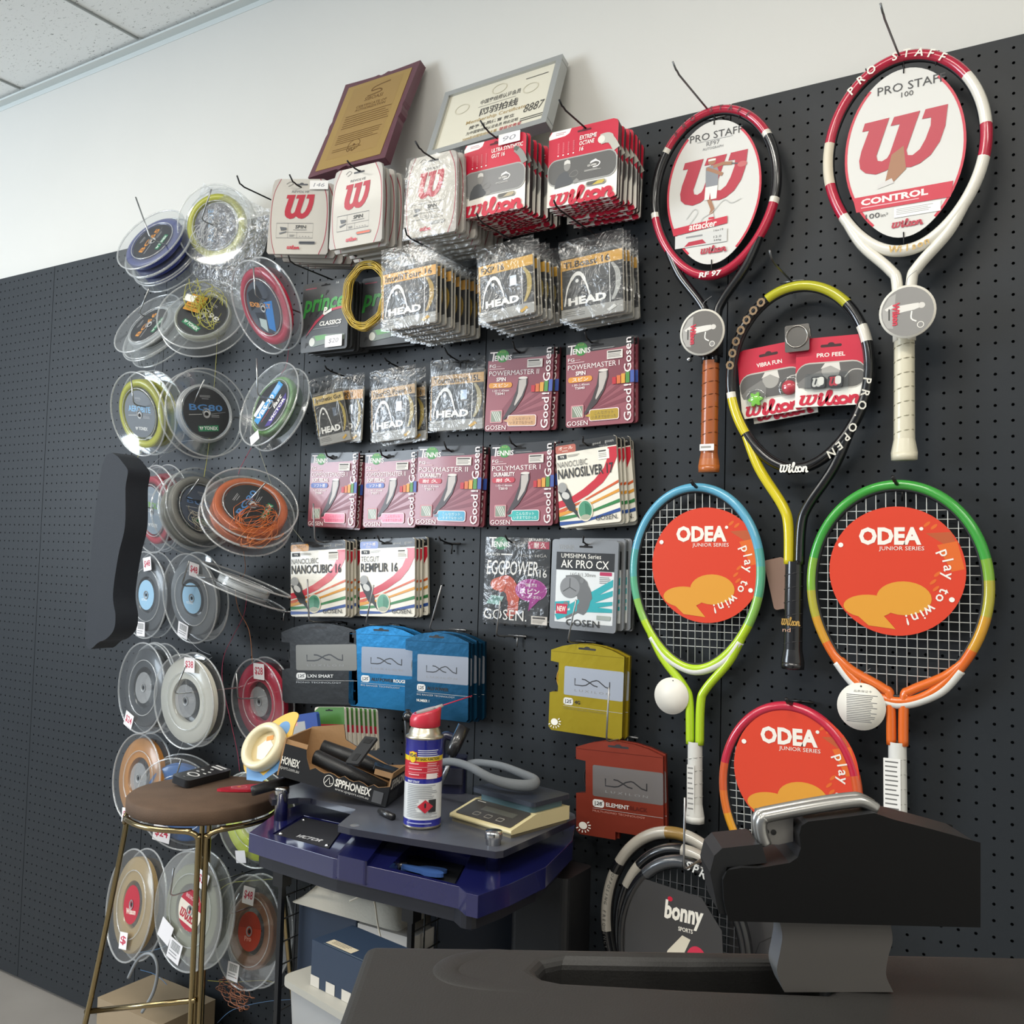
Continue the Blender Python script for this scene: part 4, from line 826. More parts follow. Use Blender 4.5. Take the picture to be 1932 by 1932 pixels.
# hanging strands
ST = [([(410, 620, .1), (407, 690, .08), (395, 830, .08), (385, 900, .12)], '#b9b34a', 'yellow green string hanging across the BG80 reel'),
      ([(545, 655), (540, 690), (530, 705)], '#c0405c', 'short red string below the red reel'),
      ([(474, 845), (455, 880), (450, 895)], '#c0405c', 'red string below the green reel'),
      ([(488, 845), (500, 880), (520, 935), (545, 985), (572, 1022)], '#a9aa95', 'pale string running from the green reel to the NANOCUBIC packs'),
      ([(460, 1040, .1), (462, 1080), (445, 1110), (450, 1150), (470, 1190), (476, 1250)], '#c07a4a', 'orange string hanging below the orange reel'),
      ([(466, 1120), (460, 1160), (440, 1200), (422, 1240), (420, 1290), (435, 1360), (448, 1420), (452, 1455)], '#b5405f', 'long red string hanging beside the white reel'),
      ([(310, 640), (298, 680), (285, 715)], '#c9cbcd', 'clear string hanging below the left black labelled reel'),
      ([(268, 905), (285, 880), (330, 840), (352, 832), (400, 830)], '#b9bcbe', 'clear string running left from the BG80 reel'),
      ([(244, 885), (260, 862), (280, 832)], '#b9b848', 'yellow string below the left yellow reel'),
      ([(242, 1300), (300, 1270), (370, 1255), (400, 1240)], '#8e9194', 'grey string crossing the white reel'),
      ([(350, 1200), (375, 1225), (398, 1236)], '#a9acae', 'grey string below the right light blue hub'),
      ([(345, 1400), (330, 1430), (312, 1440), (300, 1455)], '#c9cbcd', 'clear string below the white reel'),
      ([(240, 1800), (300, 1790), (345, 1765)], '#5f86a8', 'blue string at the lower left'),
      ([(265, 1830), (295, 1840), (320, 1865), (328, 1890)], '#4f7fb0', 'short blue string left of the stool legs'),
      ([(398, 1695), (430, 1668), (470, 1662), (520, 1658)], '#b5b84a', 'yellow string above the copper reel'),
      ([(392, 1850), (440, 1853), (500, 1850), (535, 1862)], '#b5a83a', 'yellow string below the copper reel'),
      ([(410, 1930), (440, 1905), (500, 1890), (560, 1885)], '#5f86b0', 'blue string at the bottom left of the clear bin')]
for p, c, l in ST: strand(p, .06, c, 'loose_string', l)
strand([(242, 1845, .25), (262, 1808, .25), (285, 1800, .25), (297, 1825, .25), (290, 1870, .25), (268, 1910, .25)], .25, '#8f9499', 'cable', 'thick grey cable loop at the lower left corner', .004, 8, cat='cable')
# hooks through the reels
def on(k): return -RE[k][1].translation.y
HR = [(1, (284, 450), (256, 372), .05, 'dark blue reel'), (2, (380, 414), (399, 357), .05, 'bagged yellow reel'), (3, (262, 592), (281, 545), .05, 'upper left empty reel'), (5, (482, 558), (478, 503), .04, 'red reel'), (6, (252, 762), (247, 712), .04, 'left yellow reel'), (7, (362, 768), (386, 716), .03, 'BG80 reel'), (8, (486, 745), (484, 676), .05, 'green reel'),
      (9, (266, 955), (262, 950), .03, 'left red reel'), (10, (350, 940), (376, 904), .05, 'silver grey reel'), (11, (464, 952), (500, 912), .04, 'orange reel'), (13, (343, 1104), (357, 1058), .05, 'right light blue hub'), (16, (329, 1308), (350, 1257), .05, 'white reel'), (17, (449, 1318), (446, 1270), .06, 'bright red reel'), (19, (333, 1463), (342, 1433), .05, 'blue reel'), (22, (321, 1690), (328, 1638), .05, 'olive reel'), (23, (432, 1724), (452, 1686), .05, 'copper reel')]
for k, b, t, dd, l in HR: hook(b, min(.30, on(k) + dd), t, 'bent wire hook through the ' + l, m=mat('#a9abac', .25, .9), rad=.0019, bar=False)
hook((530, 1150), .02, (529, 1142), 'empty wire hook below the edge on reel', m=mat('#a9abac', .25, .9))
# dark cloth bag at the left edge
T0, w, h = frame((214, 880), (262, 884), (214, 1210), .30)
mb = MB(); out = [(0, 0), (w * .95, 0), (w * 1.0, -h * .12), (w * 1.12, -h * .33), (w * .98, -h * .5), (w * .92, -h * .72), (w * 1.1, -h * .84), (w * 1.05, -h * .93), (w * .6, -h), (0, -h * .98)]
out = [(p.x, p.y) for p in spline(out, 5, True)]
mb.prism(out, -.03, .03, mat('#1f242c', .7, bump=.3, bscale=500), smooth=True); tag(mb.build('fabric_bag', None, T0, .012, 3), 'dark navy fabric bag hanging at the left edge in front of the red reel', 'bag')
# ---------------------------------------------------------------- racquets
def rq_frame(top, butt, d, db=None):
    A = W(*top, d); B = W(*butt, d if db is None else db); Y = (A - B); L = Y.length; Y.normalize(); Z = V((0, -1, 0)); Z = (Z - Y * Z.dot(Y)).normalized()
    return TM(Y.cross(Z), Y, Z, B), L
def head_pts(cy, a, b, n=96, egg=.10):
    o = []
    for i in range(n):
        t = 2 * PI * i / n                    # 0 = top, clockwise
        x = a * math.sin(t) * (1 + egg * .45 * math.cos(t)); y = b * math.cos(t) * (1 - .02 * math.sin(t) ** 2)
        if math.cos(t) < 0: x *= 1 - .08 * (math.cos(t) ** 2)
        o.append((x, cy + y, 0))
    return o
def seg_mats(n, spec):
    o = []
    for i in range(n):
        a = 360.0 * i / n; m = spec[-1][1]
        for lim, mm in spec:
            if a < lim: m = mm; break
        o.append(m)
    return o
def grip(mb, L, gl, r, m, cap, wrap=True, capm=None):
    oc = 8
    prof = [(r * 1.22, 0), (r * 1.25, .012), (r * 1.12, .024), (r, .034), (r * .97, gl)]
    for j in range(len(prof) - 1):
        r0, y0 = prof[j]; r1, y1 = prof[j + 1]
        mb.tube([(0, y0, 0), (0, y1, 0)], [r0, r1], capm if j < 2 and capm else m, oc, flat=.86, up=(0, 0, 1), cap=(j == 0))
    return mb
def wrap(mb, gl, r, m):
    y = .045
    while y < gl - .01:
        mb.tube([(r * 1.0 * math.cos(t * PI / 4 + PI / 8), y + .004 * math.cos(t * PI / 4), r * .86 * math.sin(t * PI / 4 + PI / 8)) for t in range(8)], .0007, m, 4, True); y += .0235
def strings(mb, cy, a, b, m, nx=16, ny=19, egg=.10, r=.00065):
    hp = head_pts(cy, a, b, 96, egg)
    def inside(x, y):
        c = False; j = len(hp) - 1
        for i in range(len(hp)):
            if (hp[i][1] > y) != (hp[j][1] > y) and x < (hp[j][0] - hp[i][0]) * (y - hp[i][1]) / (hp[j][1] - hp[i][1]) + hp[i][0]: c = not c
            j = i
        return c
    def span(fixed, vert):
        ins = []
        for k in range(400):
            s = -1 + k / 199.5
            x, y = (fixed, cy + s * b) if vert else (s * a * 1.1, fixed)
            if inside(x, y): ins.append((x, y))
        return (ins[0], ins[-1]) if len(ins) > 3 else None
    for i in range(nx):
        q = span(a * .86 * (2 * (i + .5) / nx - 1), True)
        if q: mb.tube([(*q[0], .0006), (*q[1], .0006)], r, m, 5)
    for i in range(ny):
        q = span(cy + b * .80 * (2 * (i + .5) / ny - 1), False)
        if q: mb.tube([(*q[0], -.0006), (*q[1], -.0006)], r, m, 5)
    return mb
def racquet(name, lab, top, butt, d, a, b, spec, shaft, gripspec, egg=.10, fr=.0095, fl=1.15, brg=None, brgm=None, gl=.19, gr=.0165, neck=None, group=None, db=None):
    F, L = rq_frame(top, butt, d, db); root = thing(name, lab, 'tennis racquet', F, group)
    cy = L - b - fr; hp = head_pts(cy, a, b, 96, egg); mb = MB(); mb.tube(hp, fr, seg_mats(96, spec), 10, True, None, fl, up=(0, 0, 1)); mb.build('frame', root)
    # grommet strip
    mb = MB(); mb.tube([(x * .945, cy + (y - cy) * .955, 0) for x, y, z in hp], .0035, mat('#1c1d20', .5), 6, True, None, 1.6, up=(0, 0, 1)); mb.build('grommet_strip', root)
    nk = neck or gl + .02
    mb = MB()
    for sx, m in ((-1, shaft[0]), (1, shaft[1])):
        i0 = 34 if sx > 0 else 62; p0 = hp[i0]
        q = spline([(p0[0], p0[1], 0), (p0[0] * .72, p0[1] - (p0[1] - nk) * .38, 0), (sx * .022, nk + (p0[1] - nk) * .22, 0), (sx * .011, nk, 0), (sx * .009, gl - .005, 0)], 6)
        mb.tube(q, [fr * .95] * len(q), m, 10, False, None, fl, up=(0, 0, 1))
    mb.build('throat', root)
    mb = MB(); grip(mb, L, gl, gr, gripspec[0], None, True, gripspec[2] if len(gripspec) > 2 else None); wrap(mb, gl, gr, gripspec[1]); g = mb.build('grip', root)
    return root, F, L, cy, hp
GL = dict(rough=.22, coat=.7)
def gm(c, **k): return mat(c, .25, 0, .7)
rd, bk, wh = gm('#b81d3c'), gm('#17181b'), gm('#ece8dc')
# red and black racquet
sp = [(50, rd), (56, wh), (98, bk), (102, wh), (258, rd), (262, wh), (304, bk), (310, wh), (360, rd)]
rk1, F1, L1, cy1, hp1 = racquet('tennis_racquet', 'red and black unstrung racquet with brown leather grip and a white display card', (1350, 201), (1337, 891), .045, .118, .155, sp, (bk, bk), (mat('#a85a2c', .3, coat=.5), mat('#6e3817', .4), mat('#b5652f', .3, coat=.5)), fr=.0085, fl=1.3, gl=.205, neck=.285)
def wcard(root, cy, a, b, T=None, main=True):
    mb = MB(); hp = [(x * .765, (y - cy) * .87) for x, y, z in head_pts(cy, a, b, 64, .06)]
    mb.prism(hp, -.0008, .0006, mat('#dad9d4', .45)); ih = [(x * .97, y) for x, y in hp]
    mb.stroke([(x * .985, y * .985) for x, y in hp if abs(y) < b * .74 and x > 0][::1], .004, .0009, RED); mb.stroke([(x * .985, y * .985) for x, y in hp if abs(y) < b * .74 and x < 0], .004, .0009, RED)
    w, h = 2 * a * .765, 2 * b * .87; A = Art(mb, w, h, .0012, Tr(-w / 2, h / 2, 0)); g = mat('#3f4042', .5)
    if main:
        A.X('PRO STAFF', .24, .075, .80, .125, g, .0); A.X('RF97', .42, .14, .56, .17, mat('#7b7c7e', .5)); A.X('AUTOGRAPH', .38, .18, .60, .197, mat('#8b8c8e', .5)); A.L([(.32, .133), (.7, .133)], .004, mat('#a9aaab', .5))
        wlogo(A, .14, .25, .86, .57, mat('#b5203a', .4))
        sh = mat('#8d9096', .5); sk = mat('#a8795c', .5)
        A.E(.485, .285, .042, .024, sk, 16); A.R(.445, .268, .525, .281, WHT); A.P([(.42, .32), (.53, .31), (.56, .36), (.55, .46), (.42, .46)], sh); A.L([(.5, .325), (.6, .315), (.7, .325)], .035, sk); A.L([(.43, .33), (.52, .36), (.6, .39)], .035, sk); A.L([(.69, .325), (.76, .335)], .012, mat('#5a5b5e', .5)); A.E(.805, .345, .05, .02, mat('#c86a6a', .5), 16)
        A.P([(.42, .46), (.55, .46), (.54, .55), (.48, .55), (.47, .5), (.46, .55), (.41, .55)], WHT); A.L([(.46, .55), (.5, .62), (.48, .66)], .04, sk); A.P([(.46, .66), (.51, .65), (.52, .69), (.46, .695)], mat('#d8d5d2', .5)); A.R(.46, .675, .52, .69, RED)
        A.L([(.22, .66), (.3, .6), (.34, .63), (.24, .72), (.36, .71), (.4, .67), (.5, .64), (.62, .57), (.7, .6), (.8, .58)], .006, mat('#b9b9b7', .5), sp=4)
        A.P([(.06, .715), (.66, .685), (.66, .735), (.08, .765)], RED); A.X('attacker', .25, .695, .55, .745, WHT, .02, .2)
        A.R(.1, .77, .66, .86, mat('#d3d3d0', .5)); A.P([(.2, .855), (.25, .825), (.4, .82), (.44, .85)], mat('#b5203a', .4)); A.R(.22, .785, .4, .797, mat('#8b8c8e', .5)); A.X('16x19', .52, .765, .62, .78, g); A.X('12.0', .52, .81, .6, .825, g); A.X('340g', .52, .835, .6, .85, g)
        wilson(A, .38, .875, .66, .925, mat('#b52a42', .4))
    else:
        A.X('PRO STAFF', .28, .08, .84, .13, g); A.X('100', .48, .14, .58, .17, g)
        wlogo(A, .12, .27, .86, .6, mat('#b5203a', .4)); A.P([(.4, .5), (.5, .46), (.52, .6), (.42, .66), (.34, .67)], mat('#a8795c', .5)); A.P([(.28, .665), (.4, .64), (.42, .67), (.28, .69)], mat('#d8d5d2', .5))
        A.P([(.07, .72), (.9, .72), (.88, .81), (.1, .81)], RED); A.X('CONTROL', .14, .735, .7, .775, WHT, .04); A.lines(.14, .785, .7, .8, 1, mat('#e7b8bf', .5))
        A.X('100', .18, .83, .3, .86, g); A.X('in²', .31, .84, .37, .86, g); A.R(.42, .82, .8, .88, mat('#f1f0ec', .5)); A.lines(.44, .83, .78, .87, 4, mat('#a5a5a3', .5)); wilson(A, .4, .895, .66, .94, mat('#b52a42', .4))
    o = mb.build('display_card', root, Tr(0, cy, .004)); 
    for u in (-.45, 0, .4):
        for s in (1, -1): mb = MB(); mb.tube([(u * a, cy + s * b * .82, .006), (u * a * 1.1, cy + s * b * .97, .004)], .0011, mat('#1b1b1d', .5), 5); mb.build('plastic_tie', root)
wcard(rk1, cy1, .118, .155)
def arc_text(root, cy, a, b, txt, ang0, step, size, m, z=.0115, flip=1, nm='lettering', bold=.02, off=1.0):
    mb = MB()
    for i, chr_ in enumerate(txt):
        if chr_ == ' ': continue
        t = R_(ang0 + i * step); x, y = a * off * math.sin(t), cy + b * off * math.cos(t)
        mb.glyph(chr_, size * 1.35, 0, m, Tr(x, y, z) @ Rt(-math.degrees(t) if flip > 0 else 180 - math.degrees(t), 'Z'), bold, .1)
    return mb.build(nm, root)
arc_text(rk1, cy1, .118, .155, 'PRO STAFF', -38, 9, .010, mat('#5a2630', .4))
mb = MB(); mb.text('RF 97', -.022, -.005, .022, .005, 0, WHT, .03, .15, 0, Tr(.0, cy1 - .155, .0118)); mb.build('lettering', rk1)
mb = MB(); mb.box(-.019, .019, .212, .275, -.012, .0125, bk); A = Art(mb, .038, .063, .0126, Tr(-.019, .275, 0)); wlogo(A, .28, .18, .72, .5, WHT); mb.build('throat_badge', rk1, None, .002)
mb = MB(); mb.prism(rrect(-.0135, -.006, .0135, .006, .001), .0, .0006, PAPER); A = Art(mb, .027, .012, .0006, Tr(-.0135, .006, 0)); A.lines(.08, .3, .95, .7, 1, mat('#9c9893', .5), .8); mb.build('grip_sticker', rk1, Tr(.0015, .044, .0152))
mb = MB()
for i in range(7): mb.box(-.074 + .0045 * i * .9, -.071 + .0045 * i * .9, .365 - .0085 * i, .371 - .0085 * i, .0, .0112, WHT, None) if i < 4 else None
def tag_round(root, F, c, rpx, d, nm='hang_tag', style=0, face='#6e6b67'):
    P = W(*c, d); q = F.inverted() @ P; r = rpx; mb = MB()
    mb.lathe([(0, -.001), (r, -.001), (r, .0012), (0, .0012)], mat('#e7e3d8', .45), 40)
    A = Art(mb, 2 * r, 2 * r, .0013, Tr(-r, r, 0)); g = mat('#6a6a69', .5)
    if style == 1:
        A.E(.5, .5, .46, .46, mat(face, .35), 36); A.P([(.07, .62), (.06, .42), (.18, .2), (.3, .14), (.25, .8), (.15, .78)], mat('#a9a7a3', .4))
        A.P([(.33, .38), (.6, .36), (.7, .36), (.71, .45), (.62, .48), (.45, .5), (.33, .52)], mat('#e0ddd6', .45)); A.E(.75, .41, .06, .055, mat('#d8d4cd', .45), 16); A.P([(.1, .42), (.24, .34), (.26, .4), (.14, .46)], mat('#dedbd4', .45)); A.L([(.58, .5), (.57, .64), (.66, .7)], .025, WHT, sp=3); A.E(.73, .77, .055, .05, mat('#8b8986', .5), 16); A.L([(.73 + .055 * math.cos(t), .77 + .055 * math.sin(t)) for t in [PI * i / 8 for i in range(16)]], .012, WHT, True)
        mb.text('Wilson', -.0225, -.021, -.0115, .016, .0022, mat('#d03048', .4), .04, 0, -90); A.lines(.17, .42, .2, .66, 1, mat('#3d3c3b', .5), .9)
    elif style == 2:
        A.X('品质保证卡', .35, .15, .72, .2, g); A.lines(.2, .25, .85, .85, 16, g, .4); A.E(.5, .07, .02, .02, HOLE, 10)
    else: A.E(.55, .08, .018, .018, HOLE, 10)
    tg = mb.build(nm, root, Tr(*q)); mb = MB(); mb.tube(spline([(q.x - .002, q.y + r * .9, q.z), (q.x, q.y + r * 1.3, q.z - .004), (q.x + .012, q.y + r * 1.6, q.z - .012)], 4), .0005, mat('#8e8f91', .4), 4); mb.build('tag_string', tg, Tr(-q.x, -q.y, -q.z))
tag_round(rk1, F1, (1325, 627), .0425, .075, 'hang_tag', 1)
# right white and red racquet, cut by the frame
sp = [(60, rd), (100, wh), (250, wh), (258, rd), (285, wh), (287, bk), (360, rd)]
sp = [(48, rd), (80, wh), (100, rd), (235, wh), (256, rd), (284, mat('#e0d6c0', .4)), (360, rd)]
wa = W(1553, 340, .06); wt_ = W(1716, 92, .06)
rk2, F2r, L2, cy2, hp2 = racquet('tennis_racquet', 'white and red unstrung racquet with cream grip and CONTROL card, at the right edge', (1706, 98), (1706, 868), .06, .122, .163, sp, (wh, wh), (mat('#d9d3bc', .4, coat=.3), mat('#aaa58f', .5)), fr=.0095, fl=1.3, gl=.20, neck=.29)
wcard(rk2, cy2, .122, .163, None, False)
arc_text(rk2, cy2, .122, .163, 'PRO STAFF', -42, 9, .014, mat('#e9e5da', .4), .0135)
arc_text(rk2, cy2, .122, .163, 'Wilson', 186, -4.6, .012, mat('#c9a45a', .4), .0135, -1)
tag_round(rk2, F2r, (1712, 588), .043, .095, 'hang_tag', 1, '#8b8986')
# black and yellow racquet
ye = gm('#d9c81c'); yk = gm('#b9b526')
sp = [(40, yk), (58, gm('#0f1013')), (70, wh), (210, gm('#0f1013')), (232, gm('#0f1013')), (258, ye), (262, wh), (332, gm('#0f1013')), (360, yk)]
rk3, F3, L3, cy3, hp3 = racquet('tennis_racquet', 'black and yellow unstrung racquet with black grip', (1508, 530), (1495, 1262), .045, .120, .160, sp, (ye, gm('#0f1013')), (mat('#1b1b1d', .25, coat=.6), mat('#333336', .3), mat('#1b1b1d', .25, coat=.6)), fr=.0095, fl=1.3, gl=.185, neck=.245, db=.04)
arc_text(rk3, cy3, .120, .160, 'PRO.OPEN', 96, 7.5, .014, mat('#d9d5c9', .35), .0127)
arc_text(rk3, cy3, .120, .160, 'OOOOOOO', -80, 8, .0145, mat('#8c7355', .35), .0127, bold=.05)
mb = MB(); A = Art(mb, .05, .02, .0128, Tr(-.025, cy3 - .150, 0)); wilson(A, 0, 0, 1, .9, WHT); mb.build('lettering', rk3)
mb = MB(); A = Art(mb, .034, .02, .0148, Tr(-.017, .09, 0)); wilson(A, .02, 0, .98, .75, mat('#b9924a', .35)); A.X('nd', .1, .95, .5, 1.3, mat('#c9a088', .4)); mb.build('grip_lettering', rk3)
# ---- junior racquets
def odea(A, k):
    o = mat('#d8432a', .3, coat=.5); A.E(.5, .5, .5, .5, o, 56)
    l = mat('#dd6a2c', .35); am = mat('#dd9a35', .35, coat=.4)
    A.P([(.72, .21), (.9, .2), (.93, .28), (.86, .3)], mat('#b95a35', .35)); A.P([(.8, .3), (.94, .27), (.99, .48), (.9, .5)], l)
    for (u, v) in ((.73, .14), (.78, .16), (.8, .52), (.77, .58), (.79, .63)): A.E(u, v, .03, .012, l, 12, 40)
    A.E(.5 + .06, .71, .20, .13, am); A.E(.30, .78, .19, .09, am); A.P([(.13, .78), (.3, .72), (.5, .95), (.3, .93)], am)
    w = mat('#efe9df', .4)
    A.X('ODEA', .23, .16, .69, .30, w, .045); A.E(.69, .175, .015, .014, w, 10); A.X('JUNIOR SERIES', .38, .31, .71, .35, w, 0)
    # playing racket motif and the shirt lettering of the print are kept plain
    t = 'play to win!'
    for i, c in enumerate(t):
        a = R_(-22 + 8.6 * i * 1.05)
        if c != ' ': A.mb.glyph(c, .0235, A.z, w, A.T @ Tr(A.w * (.5 + .385 * math.cos(a)), -A.h * (.5 + .385 * math.sin(a)), 0) @ Rt(-90 - math.degrees(a), 'Z'), .012)
    A.up()
    for (u, v) in ((.09, .3), (.9, .71)): A.E(u, v, .02, .019, WHT, 14)
def junior(lab, top, butt, d, a, b, c0, c1, c2, brc, group, disc_c, gripm, dr=.105, fr=.0085):
    spec = [(68, c0), (80, c1[0]), (100, c1[1]), (120, c1[2]), (240, c2), (255, c1[2]), (270, c1[1]), (288, c1[0]), (360, c0)]
    rk, F, L, cy, hp = racquet('tennis_racquet', lab, top, butt, d, a, b, spec, (c2, c2), (gripm, mat('#b9b9b4', .5)), egg=.16, fr=fr, gl=.145, neck=.215, group=group, gr=.0145)
    mb = MB(); strings(mb, cy, a, b, mat('#c9cbc8', .4), 15, 19, .16, .0008); mb.build('strings', rk)
    mb = MB(); q = [hp[i] for i in range(36, 61)]; y0 = hp[36][1] - .018
    mb.tube(spline([(hp[35][0], hp[35][1] - .004, 0), (hp[40][0], hp[40][1] - .006, 0), (0, cy - b - .004, 0), (hp[56][0], hp[56][1] - .006, 0), (hp[61][0], hp[61][1] - .004, 0)], 8), .0085, mat('#e4e4df', .35), 8, False, None, 1.2, up=(0, 0, 1)); mb.build('throat_bridge', rk)
    q = F.inverted() @ W(*disc_c, d + .012); mb = MB(); mb.lathe([(0, -.0008), (dr, -.0008), (dr, 0), (0, 0)], mat('#d8432a', .3, coat=.5), 56)
    odea_A = Art(mb, 2 * dr, 2 * dr, .0002, Tr(-dr, dr, 0)); odea(odea_A, 0); mb.build('display_card', rk, Tr(q.x, q.y, .006))
    return rk, F, L, cy, hp
gw = mat('#d7d7d2', .5)
j1, FJ1, *_ = junior('light blue and lime strung junior racquet with white grip and an orange disc', (1312, 911), (1311, 1552), .035, .122, .166, gm('#5fa9c9'), (gm('#56a8a8'), gm('#5fb08a'), gm('#8cc05a')), gm('#b4d52a'), 0, 'junior racquets with orange discs', (1329, 1066), gw)
tag_round(j1, FJ1, (1267, 1313), .0335, .045, 'hang_tag', 0)
mb = MB(); mb.prism(rrect(-.007, -.045, .007, .045, .001), 0, .0006, mat('#dddcd8', .5)); A = Art(mb, .014, .09, .0006, Tr(-.007, .045, 0)); A.lines(.1, .05, .9, .95, 9, mat('#8b8b89', .5), .3); mb.build('grip_sticker', j1, Tr(-.003, .06, .013))
j2, FJ2, *_ = junior('green and orange strung junior racquet with an orange disc, at the right edge', (1690, 905), (1694, 1572), .045, .136, .176, gm('#3f9f3f'), (gm('#7fae3a'), gm('#b0a83a'), gm('#d0982f')), gm('#dd6a25'), 0, 'junior racquets with orange discs', (1688, 1077), gw)
tag_round(j2, FJ2, (1625, 1333), .0385, .055, 'hang_tag', 2)
mb = MB(); mb.prism(rrect(-.016, -.045, .010, .045, .001), 0, .0006, mat('#e9e8e4', .5)); A = Art(mb, .026, .09, .0006, Tr(-.016, .045, 0)); A.lines(.1, .05, .9, .95, 11, mat('#6b6b69', .5), .3); mb.build('grip_sticker', j2, Tr(-.003, .075, .013))
j3, FJ3, *_ = junior('red and yellow strung junior racquet with an orange disc, lower right', (1484, 1323), (1497, 1950), .06, .113, .152, gm('#bf2440'), (gm('#cf5a30'), gm('#d8702c'), gm('#dd9a2a')), gm('#d9bd24'), 0, 'junior racquets with orange discs', (1497, 1456), gw)
# ---- hooks of the racquets
for b_, d_, t_, l_ in [((1276, 133), .20, (1269, 116), 'long wire hook above the red and black racquet'), ((1666, 26), .20, (1661, 6), 'long wire hook above the white and red racquet'), ((1456, 490), .13, (1452, 472), 'wire hook above the black and yellow racquet')]: hook(b_, d_, t_, l_, m=mat('#77797a', .3, .8))
for b_, d_, t_, l_ in [((1308, 915), .06, (1304, 907), 'short black hook holding the light blue and lime racquet'), ((1487, 1327), .085, (1483, 1318), 'short black hook holding the red and yellow racquet'), ((1688, 908), .075, (1684, 899), 'short black hook holding the green and orange racquet')]: hook(b_, d_, t_, l_, m=mat('#1c1c1e', .4), rad=.003)
hook((1290, 1640), .26, (1292, 1505), 'long tipped wire hook through the stacked black and silver racquets', m=mat('#8f9092', .3, .8))
mb = MB(); mb.lathe([(0, .003), (.003, .003), (.0048, .001), (.0052, -.002)], CHROME, 16); o = mb.build('screw', None, look_frame(W(1300, 678, .001), V((1, 0, 0)))); tag(o, 'small chrome screw head in the panel beside the brown grip', 'screw')
# ---- dampener packs clipped on the panel
def art_damp(w, h, t, k):
    mb = body(w, h, .003, WHT, [(.1, 0), (.9, 0), (.97, .03), (1, .1), (1, 1), (0, 1), (0, .1), (.03, .03)]); A = Art(mb, w, h)
    A.P([(0, .5), (0, .1), (.03, .03), (.1, 0), (.9, 0), (.97, .03), (1, .1), (1, .5)], RED); A.slot(.5, .13, .3, .04, mat('#3a1a1e', .6)); A.X(t, .3, .23, .7, .29, WHT, .02)
    A.R(0, .36, 1, .76, mat('#bdb9b0', .45), .2); A.R(.01, .38, .99, .74, mat('#5f5d5b', .45), .18)
    A.E(.5, .5, .13, .12, mat('#a5a29c', .5)); A.P([(.36, .46), (.42, .38), (.62, .38), (.64, .5), (.5, .42)], mat('#dcd8d0', .5)); A.P([(.02, .66), (.12, .58), (.36, .48), (.42, .6), (.4, .72), (.05, .72)], mat('#7b7976', .5)); A.L([(.7, .6), (.8, .5), (.95, .52), (.97, .66)], .014, mat('#c9c5bd', .5), sp=4)
    wilson(A, .06, .78, .94, .98, RED)
    return mb
def blist(kind):
    def k(root, w, h):
        o = []; mb = MB()
        if kind == 0:
            fl = [(.011 * (1 + .25 * math.cos(6 * t)) * math.cos(t), .011 * (1 + .25 * math.cos(6 * t)) * math.sin(t)) for t in [2 * PI * i / 36 for i in range(36)]]
            mb.prism(fl, 0, .006, mat('#7fd03a', .4)); o.append(mb.build('dampener', root, Tr(w * .25, -h * .75, .002)))
            mb = MB(); mb.lathe([(0, .007), (.012, .006), (.013, 0)], mat('#c82a3f', .35), 24); o.append(mb.build('dampener', root, Tr(w * .78, -h * .66, .002)))
            for u, v in ((.25, .75), (.78, .66)):
                mb = MB(); mb.lathe([(0, .010), (.0145, .009), (.016, 0), (.02, 0)], CLR, 28); o.append(mb.build('clear_blister', root, Tr(w * u, -h * v, .0018)))
        else:
            for u, c in ((.34, '#3c3c3e'), (.58, '#c82a3f')):
                mb = MB(); mb.prism(rrect(-.012, -.010, .012, .010, .004), 0, .006, mat('#2a2a2c', .4)); A = Art(mb, .02, .018, .006, Tr(-.01, .009, 0)); wlogo(A, 0, .05, .95, .95, mat(c if c != '#3c3c3e' else '#d9d7d0', .4)); A.R(.5, .0, 1.0, .8, WHT, .2); o.append(mb.build('dampener', root, Tr(w * u, -h * .66, .002)))
            mb = MB(); mb.prism(rrect(-.036, -.015, .036, .015, .004), 0, .009, CLR); o.append(mb.build('clear_blister', root, Tr(w * .46, -h * .66, .0018)))
        return o
    return k
stack('vf', lambda w, h: art_damp(w, h, 'VIBRA FUN', 0), frame((1390, 664), (1509, 640), (1392, 793), .034), 1, .01, 'red and white blister pack printed VIBRA FUN with a green flower dampener', '', 'dampener pack', None, kids=blist(0))
stack('pf', lambda w, h: art_damp(w, h, 'PRO FEEL', 1), frame((1503, 641), (1637, 629), (1503, 769), .045), 1, .01, 'red and white blister pack printed PRO FEEL, right of the green flower one', '', 'dampener pack', None, kids=blist(1))
stack('vb', lambda w, h: art_damp(w, h, 'PRO FEEL', 0), frame((1408, 672), (1527, 645), (1413, 802), .022), 1, .01, 'red and white blister pack mostly hidden behind the VIBRA FUN one', '', 'dampener pack', None)
T0, w, h = frame((1481, 616), (1527, 610), (1489, 665), .055)
mb = MB(); mb.prism(rrect(0, -h, w, 0, .003), 0, .0015, mat('#7d7a76', .25, .9)); mb.lathe([(.017, .0015), (.018, .004), (.0195, .004), (.0205, .0015)], mat('#a5a29d', .2, .9), 28, Tr(w * .5, -h * .45, 0)); mb.tube([(w * .95, -h * .1, -.002), (w * 1.0, -h * .5, -.003)], .003, mat('#8d8a86', .25, .9), 8); mb.box(w * .1, w * .9, -h, -h * .8, -.012, 0, mat('#7d7a76', .25, .9))
tag(mb.build('bulldog_clip', None, T0, .0006), 'square steel magnetic clip gripping the dampener packs', 'clip')
